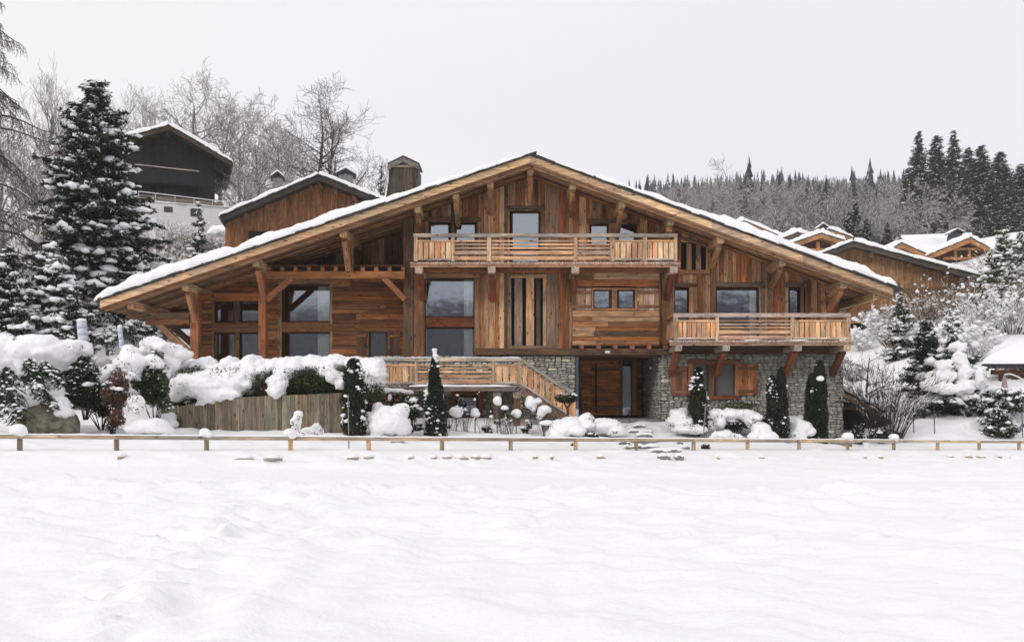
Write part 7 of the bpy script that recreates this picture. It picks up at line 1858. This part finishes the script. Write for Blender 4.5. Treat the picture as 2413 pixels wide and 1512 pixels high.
for i, (px, y, h, kind, lab) in enumerate(lab_l):
    Z = slope_y(px, y + 20, 37, 60); b = base_at(px, Z)
    twig_shrub('thicket', lab, b, h * 1.1, h * 0.75, 400 + i, n={'brown': 90, 'dark': 70, 'white': 70}[kind], mat={'brown': 'twig', 'dark': 'twig_dark', 'white': 'twig_dark'}[kind],
               puffs={'brown': 130, 'dark': 90, 'white': 190}[kind], puff={'brown': 0.085, 'dark': 0.09, 'white': 0.13}[kind], side=3, r=0.014, snow={'brown': 0.25, 'dark': 0.6, 'white': 0.9}[kind], curve=0.9)
for i, (px, y, rx, ry, lab) in enumerate([(215, 770, 40, 45, 'snow-speckled leafy shrub behind the wrapped posts'), (255, 800, 30, 40, 'dark leafed sprig shrub between the wrapped posts'), (320, 775, 34, 40, 'snow-speckled leafy shrub under the left roof eave'),
        (350, 745, 36, 26, 'leafy sprigs on snow below the left purlin end'), (240, 720, 40, 30, 'brownish leafy shrub with snow left of the eave tip'), (395, 790, 26, 22, 'dark leafy sprigs beneath the slanting left brace')]):
    Z = slope_y(px, y + ry, 34.5, 50)
    pbush('slope_shrub', lab, px, y, rx, ry, Z, 500 + i, n=900, snow=110, snow_size=0.10, leaf=0.06, mat='leaf_dark')
for i, (px, y, rx, ry, lab) in enumerate([(130, 590, 34, 18, 'thick snow heap on the shrubs above the two left spruces'), (330, 575, 34, 22, 'snow heap on the shrub right of the tall spruce'), (310, 650, 30, 22, 'snow heap just above the left eave'), (60, 560, 30, 14, 'snow heap at the far left among brown twigs'),
                                         (200, 600, 26, 16, 'snow heap under the left side of the tall spruce'), (372, 560, 24, 20, 'snow heap before the white plinth at its left end'), (520, 545, 30, 14, 'snow heap left of the brown chalet wall')]):
    Z = slope_y(px, y + 10, 37, 66) - 0.5
    snow_mass('snow_mass', [(px, y, rx, ry, Z, 0.8), (px - rx * .5, y + ry * .4, rx * .6, ry * .7, Z - .2, 0.6), (px + rx * .55, y + ry * .3, rx * .5, ry * .6, Z - .1, 0.6)], None, seed=600 + i, voxel=0.09, noise=0.10, label=lab, cat='snow heap')

# ------------------------------------------------------------------ trees: right side
conifer('spruce', 'dark young spruce left of the snow-laden pine at right', base_at(2183, 41.5), height_to(2183, 752, 41.5), 1.05, 111, whorls=24, per=9, twigs=9, spray=0.09, snow=0.35, snow_size=0.11, shape=0.7, dense=2)
conifer('pine', 'squat pine nearly buried under big pads of snow at right', base_at(2245, 37), height_to(2245, 800, 37), 1.55, 112, whorls=15, per=10, twigs=8, spray=0.12, snow=0.55, snow_size=0.24, shape=0.55, dense=2, cat='tree')
snow_mass('snow_mass', [(2254, 818, 18, 15, 36.6, 0.3), (2222, 862, 22, 17, 36.2, 0.35), (2203, 888, 24, 14, 36.0, 0.35), (2236, 888, 16, 17, 36.0, 0.3), (2262, 852, 18, 24, 36.2, 0.3), (2272, 878, 16, 22, 36.0, 0.3), (2190, 910, 26, 14, 35.8, 0.35), (2230, 915, 26, 16, 35.7, 0.35),
                        (2268, 915, 24, 16, 35.8, 0.35), (2302, 895, 15, 28, 36.2, 0.3)], None, seed=701, voxel=0.05, noise=0.09,
          label='heavy pads of snow lying on the squat pine at right', cat='snow pad')
conifer('spruce', 'snow-dusted young spruce behind the squat pine', base_at(2244, 46), height_to(2244, 735, 46), 1.0, 113, whorls=20, per=8, twigs=8, spray=0.09, snow=0.8, snow_size=0.16, shape=0.7)
conifer('low_juniper', 'spreading snow-speckled juniper right of the squat pine', base_at(2348, 36), height_to(2348, 925, 36), 1.3, 114, whorls=12, per=12, twigs=9, spray=0.08, snow=0.6, snow_size=0.10, shape=0.45, droop=0.15, zbase=0.1)
conifer('low_juniper', 'small snow-speckled juniper below the spreading one', base_at(2352, 34.5), height_to(2352, 968, 34.5), 0.75, 115, whorls=9, per=10, twigs=8, spray=0.07, snow=0.6, snow_size=0.08, shape=0.45, droop=0.15)
conifer('spruce', 'small dark spruce between two bare shrubs behind the pine', base_at(2120, 50), height_to(2120, 690, 50), 0.9, 116, whorls=18, per=8, twigs=7, spray=0.09, snow=0.6, snow_size=0.13, shape=0.7)
twig_shrub('leafless_shrub', 'big many-stemmed leafless shrub at the chalet corner', W(2090, 1030, 33.6), 2.6, 1.6, 801, n=95, mat='twig_dark', puffs=20, puff=0.035, side=4, r=0.014, snow=0.04, up=0.9, curve=0.35)
btree('small gnarled bare tree with snow behind the big leafless shrub', 2040, 38.5, 800, 802, 1.5, 'bark', 0.8, r0=0.07, levels=4, nb=(6, 5, 4), minr=0.008)
right_sh = [(2225, 720, 3.0, 'brown', 'tall tan willow bush before the right end of the honey coloured chalet'), (2180, 740, 2.4, 'brown', 'tan willow twigs with snow puffs below the honey coloured chalet'), (2265, 740, 2.6, 'brown', 'brown twig bush under the dark eave end of the chalet'),
    (2130, 750, 1.8, 'brown', 'brown twigs with snow puffs left of the tan willow'), (2075, 760, 1.7, 'white', 'white-tufted shrub near the right balcony corner'), (2030, 800, 1.6, 'white', 'snowy twig shrub right beside the right balcony'),
    (2110, 800, 1.7, 'brown', 'tan twig shrub with snow left of the dark young spruce'), (2155, 800, 1.4, 'white', 'snow-crusted low twigs before the dark young spruce'), (2150, 700, 2.6, 'brown', 'tall tan twigs before the wall of the honey coloured chalet'), (2300, 780, 2.0, 'dark', 'dark twig shrub above the shelter roof edge'),
    (2340, 760, 2.4, 'dark', 'dark twig thicket above the left part of the shelter'), (2385, 760, 2.4, 'dark', 'dark twig thicket above the shelter at the right edge'), (2330, 680, 2.8, 'brown', 'reddish brown thicket right of the honey coloured chalet eave'),
    (2380, 690, 2.8, 'dark', 'snow-speckled thicket at the right picture edge'), (2290, 830, 1.7, 'white', 'white frosted shrub between the squat pine and the shelter'), (2320, 650, 2.2, 'brown', 'brown thicket below the glazed orange gable'),
    (2010, 870, 1.2, 'dark', 'dark twiggy bush at the upper right wall corner'), (2240, 800, 1.6, 'white', 'frosted twig shrub behind the top of the squat pine'), (2060, 715, 1.5, 'brown', 'brown twigs with snow under the right roof end'), (2395, 640, 2.6, 'dark', 'snowy dark thicket under the tall spruces at the right edge'), (2370, 640, 3.4, 'brown', 'tall russet thicket right of the glazed gable'), (2400, 720, 3.0, 'brown', 'brown thicket above the right end of the shelter roof'), (2310, 720, 2.2, 'brown', 'brown twigs below the dark eave end at right')]
for i, (px, y, h, kind, lab) in enumerate(right_sh):
    Z = slope_y(px, y + 25, 38, 70); b = base_at(px, Z)
    twig_shrub('thicket', lab, b, h * 1.1, h * 0.75, 820 + i, n={'brown': 120, 'dark': 80, 'white': 70}[kind], mat={'brown': 'twig', 'dark': 'twig_dark', 'white': 'twig_dark'}[kind],
               puffs={'brown': 100, 'dark': 150, 'white': 210}[kind], puff={'brown': 0.09, 'dark': 0.10, 'white': 0.13}[kind], side=3, r=0.014, snow={'brown': 0.12, 'dark': 0.6, 'white': 0.9}[kind], curve=0.9)
for i, (px, yt, Z, R_, lab) in enumerate([(2362, 545, 62, 0.9, 'dark green bushy evergreen at the right below the tall spruces'), (2402, 550, 64, 1.0, 'dark evergreen at the right edge under the spruces'), (2338, 590, 57, 0.8, 'snow-spotted evergreen bush right of the glazed gable')]):
    conifer('evergreen_tree', lab, base_at(px, Z), height_to(px, yt, Z), R_, 900 + i, whorls=30, per=8, twigs=8, spray=0.13, snow=0.6, snow_size=0.18, shape=0.4, ragged=0.6, droop=0.1, mat='leaf')
# tall spruces on the right
TS = [(2164, 312, 178, 'slim tall spruce with ragged tip, leftmost of the high spruces'), (2206, 322, 182, 'tall spruce second from the left in the high group'), (2246, 310, 176, 'slender tallest spruce in the middle of the high group'),
      (2281, 350, 186, 'spruce partly hidden right of the tallest one'), (2310, 345, 172, 'broad dark spruce right of the middle of the high group'), (2356, 360, 176, 'spruce second from the right picture edge in the high group'),
      (2405, 388, 168, 'high spruce cut by the right picture edge'), (2140, 398, 190, 'lower spruce on the left shoulder of the high group'), (2225, 395, 165, 'dark spruce standing low before the tallest pair'),
      (2335, 410, 165, 'dark spruce filling the gap before the two right spruces'), (2185, 400, 172, 'dark spruce below the two left tips of the high group'), (2122, 455, 185, 'small spruce at the left foot of the high group'),
      (2385, 430, 160, 'lower dark spruce near the right edge of the high group'), (2270, 420, 160, 'low dark spruce in the centre of the high group'),
      (2155, 470, 150, 'short dark spruce low at the left of the high group'), (2300, 460, 145, 'short dark spruce above the glazed orange gable'), (2350, 470, 140, 'short dark spruce right above the glazed gable eave'), (2395, 480, 138, 'short dark spruce at the right edge above the ivy-clad tree'), (2240, 480, 150, 'short spruce hidden behind the snow-veined bare trees')]
proto_s = []
for k in range(4):
    o = conifer('spruce', 'x', (0, 0, -500), 24.0, 4.6, 950 + k, whorls=60, per=9, twigs=8, spray=0.36, snow=0.22, snow_size=0.36, shape=0.8, droop=0.5, ragged=0.4, zbase=0.02, mat='needle')
    proto_s.append(o)
def copy_thing(src, loc, sc, rz, label, group=None, name=None):
    c = src.copy(); COL.objects.link(c); c.location = loc; c.scale = sc if isinstance(sc, tuple) else (sc,) * 3; c.rotation_euler = (0, 0, rz); c['label'] = label
    if group: c['group'] = group
    if name: c.name = name
    for ch in list(src.children):
        d = ch.copy(); COL.objects.link(d); d.parent = c
    return c
for i, (px, yt, Z, lab) in enumerate(TS):
    b = base_at(px, Z); h = wz(yt, Z) - b[2]; s = h / 24.0
    src = proto_s[i % 4]; wf = (1.05 if i in (0, 2) else 1.4) * 24.0 / max(h, 14) * 0.85; kw_ = (s * wf, s * wf, s)
    if i < 4:
        src.location = b; src.scale = kw_; src.rotation_euler = (0, 0, i * 1.7); src['label'] = lab; src['group'] = 'tall spruces on the right hill'
    else:
        c = copy_thing(src, b, kw_, i * 1.7, lab, 'tall spruces on the right hill')
# bare trees in front of the tall spruces and beyond the right roof slope
RB = [(2190, 130, 465, 'reddish leafless tree before the dark spruces'), (2240, 125, 490, 'snow-veined leafless tree before the middle of the spruces'), (2275, 120, 515, 'low snow-veined leafless tree right above the glazed gable'), (2150, 135, 505, 'snowy leafless tree left below the spruces'),
      (2100, 140, 470, 'pale tall thin trunks left of the high spruces'), (2120, 145, 465, 'pale slim birch beside the high spruces'),
      (1720, 190, 440, 'pale leafless tree breaking the far forest skyline'), (1830, 200, 470, 'leafless tree above the distant chalets'), (1600, 170, 478, 'snowy leafless tree just above the right roof slope'),
      (1660, 165, 490, 'snow-laced leafless tree next along the right roof slope'), (1780, 160, 500, 'snowy leafless tree behind the long bargeboard'), (2050, 150, 500, 'grey leafless tree behind the honey coloured chalet'), (2000, 160, 490, 'grey leafless tree above the farthest orange gable'),
      (1900, 180, 480, 'grey leafless tree between the distant chimney and the forest'), (2075, 120, 515, 'low snow-laced tree between the chalets and the forest')]
protos_b = []
for k in range(4):
    rg = np.random.default_rng(970 + k); s = bare_segments(12.0, 1.15, rg, 0.15, 5, (10, 5, 4, 3), first=0.15, minr=0.024)
    protos_b.append(segs_to_tree('bare_tree', 'x', 'tree', (0, 0, -500), s, rg, 'bark_grey', 0.75, None, 1.0))
for i, (px, Z, yt, lab) in enumerate(RB):
    b = base_at(px, Z); h = wz(yt, Z) - b[2]; s = max(h, 3) / 12.0; kw_ = (s * (0.45 if 'slim' in lab or 'thin' in lab else 1.1),) * 2 + (s,)
    if i < 4: o = protos_b[i]; o.location = b; o.scale = kw_; o['label'] = lab; o.rotation_euler = (0, 0, i * 2.1)
    else: copy_thing(protos_b[i % 4], b, kw_, i * 2.1, lab)
for i, (px, Z, yt, lab) in enumerate([(2016, 125, 478, 'snowy spruce rising right behind the distant chimneys'), (2000, 118, 500, 'small snowy spruce left of the honey coloured chalet peak'), (2040, 112, 515, 'bushy snowy spruce behind the honey coloured chalet'), (1830, 230, 470, 'dark spruce among the grey far trees'), (2090, 112, 525, 'small snowy spruce left of the joined gables')]):
    b = base_at(px, Z); h = wz(yt, Z) - b[2]; copy_thing(proto_s[i % 4], b, (h / 24 * 1.35, h / 24 * 1.35, h / 24), i, lab, '')
for o in list(bpy.data.objects):
    if o.get('group') == '': del o['group']
# the far wood: one mass of conifers and bare trees on the ridge
rf = np.random.default_rng(5)
def far_conifers(n, zr, pxr, hr, seed, skyline=False):
    rg = np.random.default_rng(seed); Vs = []; k = 0; Fs = []
    for i in range(n):
        Z = rg.uniform(*zr); px = rg.uniform(*pxr); X = wx(px, Z); g = Hs(X, Z); h = hr[0] + (hr[1] - hr[0]) * rg.random() ** 1.7; h *= 1 + 0.16 * np.sin(px * 0.021 + seed); R_ = h * rg.uniform(0.14, 0.23)
        m = 9
        for j in range(m):
            f = j / m; r = R_ * (1 - f) + 0.1; z = g + h * f * 0.96; q = 7; ang = rg.uniform(0, 6.28, q); l = rg.uniform(0.6, 1.25, q) * r
            for a, ll in zip(ang, l):
                w = ll * 0.42
                Vs += [(X, Z, z + h * 0.16), (X + math.cos(a) * ll - math.sin(a) * w, Z + math.sin(a) * ll + math.cos(a) * w, z - h * 0.02), (X + math.cos(a) * ll + math.sin(a) * w, Z + math.sin(a) * ll - math.cos(a) * w, z - h * 0.02)]
                Fs.append((k, k + 1, k + 2)); k += 3
    return np.array(Vs), np.array(Fs)
V, F = far_conifers(430, (610, 700), (1380, 2180), (10, 22), 1)
V2, F2 = far_conifers(260, (240, 600), (1420, 2180), (9, 20), 2)
V, F_ = join_arr([(V, F), (V2, F2)])
o = link('far_conifer_wood', mesh_np('far_conifer_wood', V, F_, [M['far_green']])); tag(o, 'dark line of far conifers along the ridge above the right roof slope', 'forest', kind='stuff')
def far_twigs(n, zr, pxr, hr, seed, tw=70):
    rg = np.random.default_rng(seed); P0 = []; P1 = []; S0 = []; S1 = []
    Z = rg.uniform(*zr, n); px = rg.uniform(*pxr, n); X = (px - CX) / FPX * Z; g = H_base(X, Z); h = rg.uniform(*hr, n)
    for i in range(n):
        b = np.array([X[i], Z[i], g[i]]); top = b + np.array([rg.normal(0, .5), 0, h[i]]); P0.append(b[None]); P1.append(top[None])
        u = rg.uniform(0.12, 0.95, tw); s = b + (top - b) * u[:, None]; a = rg.uniform(0, 6.28, tw); l = h[i] * 0.34 * (1.1 - u) * rg.uniform(0.5, 1.3, tw) + 0.5
        e = s + np.stack([np.cos(a) * l * 0.75, np.sin(a) * l * 0.75, l * rg.uniform(0.5, 1.2, tw)], -1); P0.append(s); P1.append(e)
        v = rg.uniform(0.3, 0.9, tw)[:, None]; s2 = s + (e - s) * v; e2 = s2 + rg.normal(0, 1, (tw, 3)) * l[:, None] * 0.35 + np.array([0, 0, 0.3]); P0.append(s2); P1.append(e2)
    return np.concatenate(P0), np.concatenate(P1)
for nm, n, zr, hr, sd, r in (('far_bare_wood', 900, (230, 640), (8, 15), 3, 0.06), ('near_bare_wood', 190, (118, 225), (5, 9), 4, 0.035)):
    P0, P1 = far_twigs(n, zr, (1400, 2105) if n < 500 else (1350, 2180), hr, sd)
    m = len(P0); V, F = tubes_arr(P0, P1, np.full(m, r), np.full(m, r * 0.5), 3)
    o = link(nm, mesh_np(nm, V, F, [M['far_grey']])); tag(o, 'mass of grey leafless trees covering the hillside beyond the right roof slope' if n > 500 else 'grey leafless undergrowth on the hillside behind the right chalets', 'forest', kind='stuff')
    q = rf.random(m) < 0.42; up = np.zeros((q.sum(), 3)); up[:, 2] = r * 1.3
    V, F = tubes_arr(P0[q] + up, P1[q] + up, np.full(q.sum(), r * 0.9), np.full(q.sum(), r * 0.5), 3)
    o2 = link('snow_on_wood', mesh_np('snow_on_wood', V, F, [M['snow']]), o); o2['kind'] = 'stuff'
# thin wood on the left hilltop
P0, P1 = far_twigs(34, (84, 125), (-60, 700), (5, 9.5), 6, 40); m = len(P0); V, F = tubes_arr(P0, P1, np.full(m, 0.022), np.full(m, 0.012), 3)
o = link('hilltop_wood', mesh_np('hilltop_wood', V, F, [M['bark_grey']])); tag(o, 'thin grey leafless wood along the left hilltop behind the single trees', 'wood', kind='stuff')
q = rf.random(m) < 0.5; up = np.zeros((q.sum(), 3)); up[:, 2] = 0.03
V, F = tubes_arr(P0[q] + up, P1[q] + up, np.full(q.sum(), 0.022), np.full(q.sum(), 0.012), 3)
o2 = link('snow_on_wood', mesh_np('snow_on_wood', V, F, [M['snow']]), o); o2['kind'] = 'stuff'

# ------------------------------------------------------------------ thin winter haze over the whole valley
hb = MB(); hb.box(-915, 915, -1115, 1015, -60, 215)
hm = bpy.data.materials.new('haze'); hm.use_nodes = True; ht = hm.node_tree; ht.nodes.clear()
ho = N(ht, 'ShaderNodeOutputMaterial'); hv = N(ht, 'ShaderNodeVolumePrincipled')
hv.inputs['Color'].default_value = (0.92, 0.92, 0.94, 1); hv.inputs['Density'].default_value = 0.00026
ht.links.new(hv.outputs[0], ho.inputs['Volume'])
hz = hb.build('haze', hm); tag(hz, kind='stuff')

# ------------------------------------------------------------------ snow lodged in plants, sprigs and twigs is a mass nobody could count
for o in bpy.data.objects:
    if o.parent and o.type == 'MESH' and not o.get('kind'):
        n_ = o.name.split('.')[0]
        if n_ in ('snow', 'snow_puff', 'sprig', 'stem', 'twig', 'foliage', 'needles') and o.parent.parent is None: o['kind'] = 'stuff'
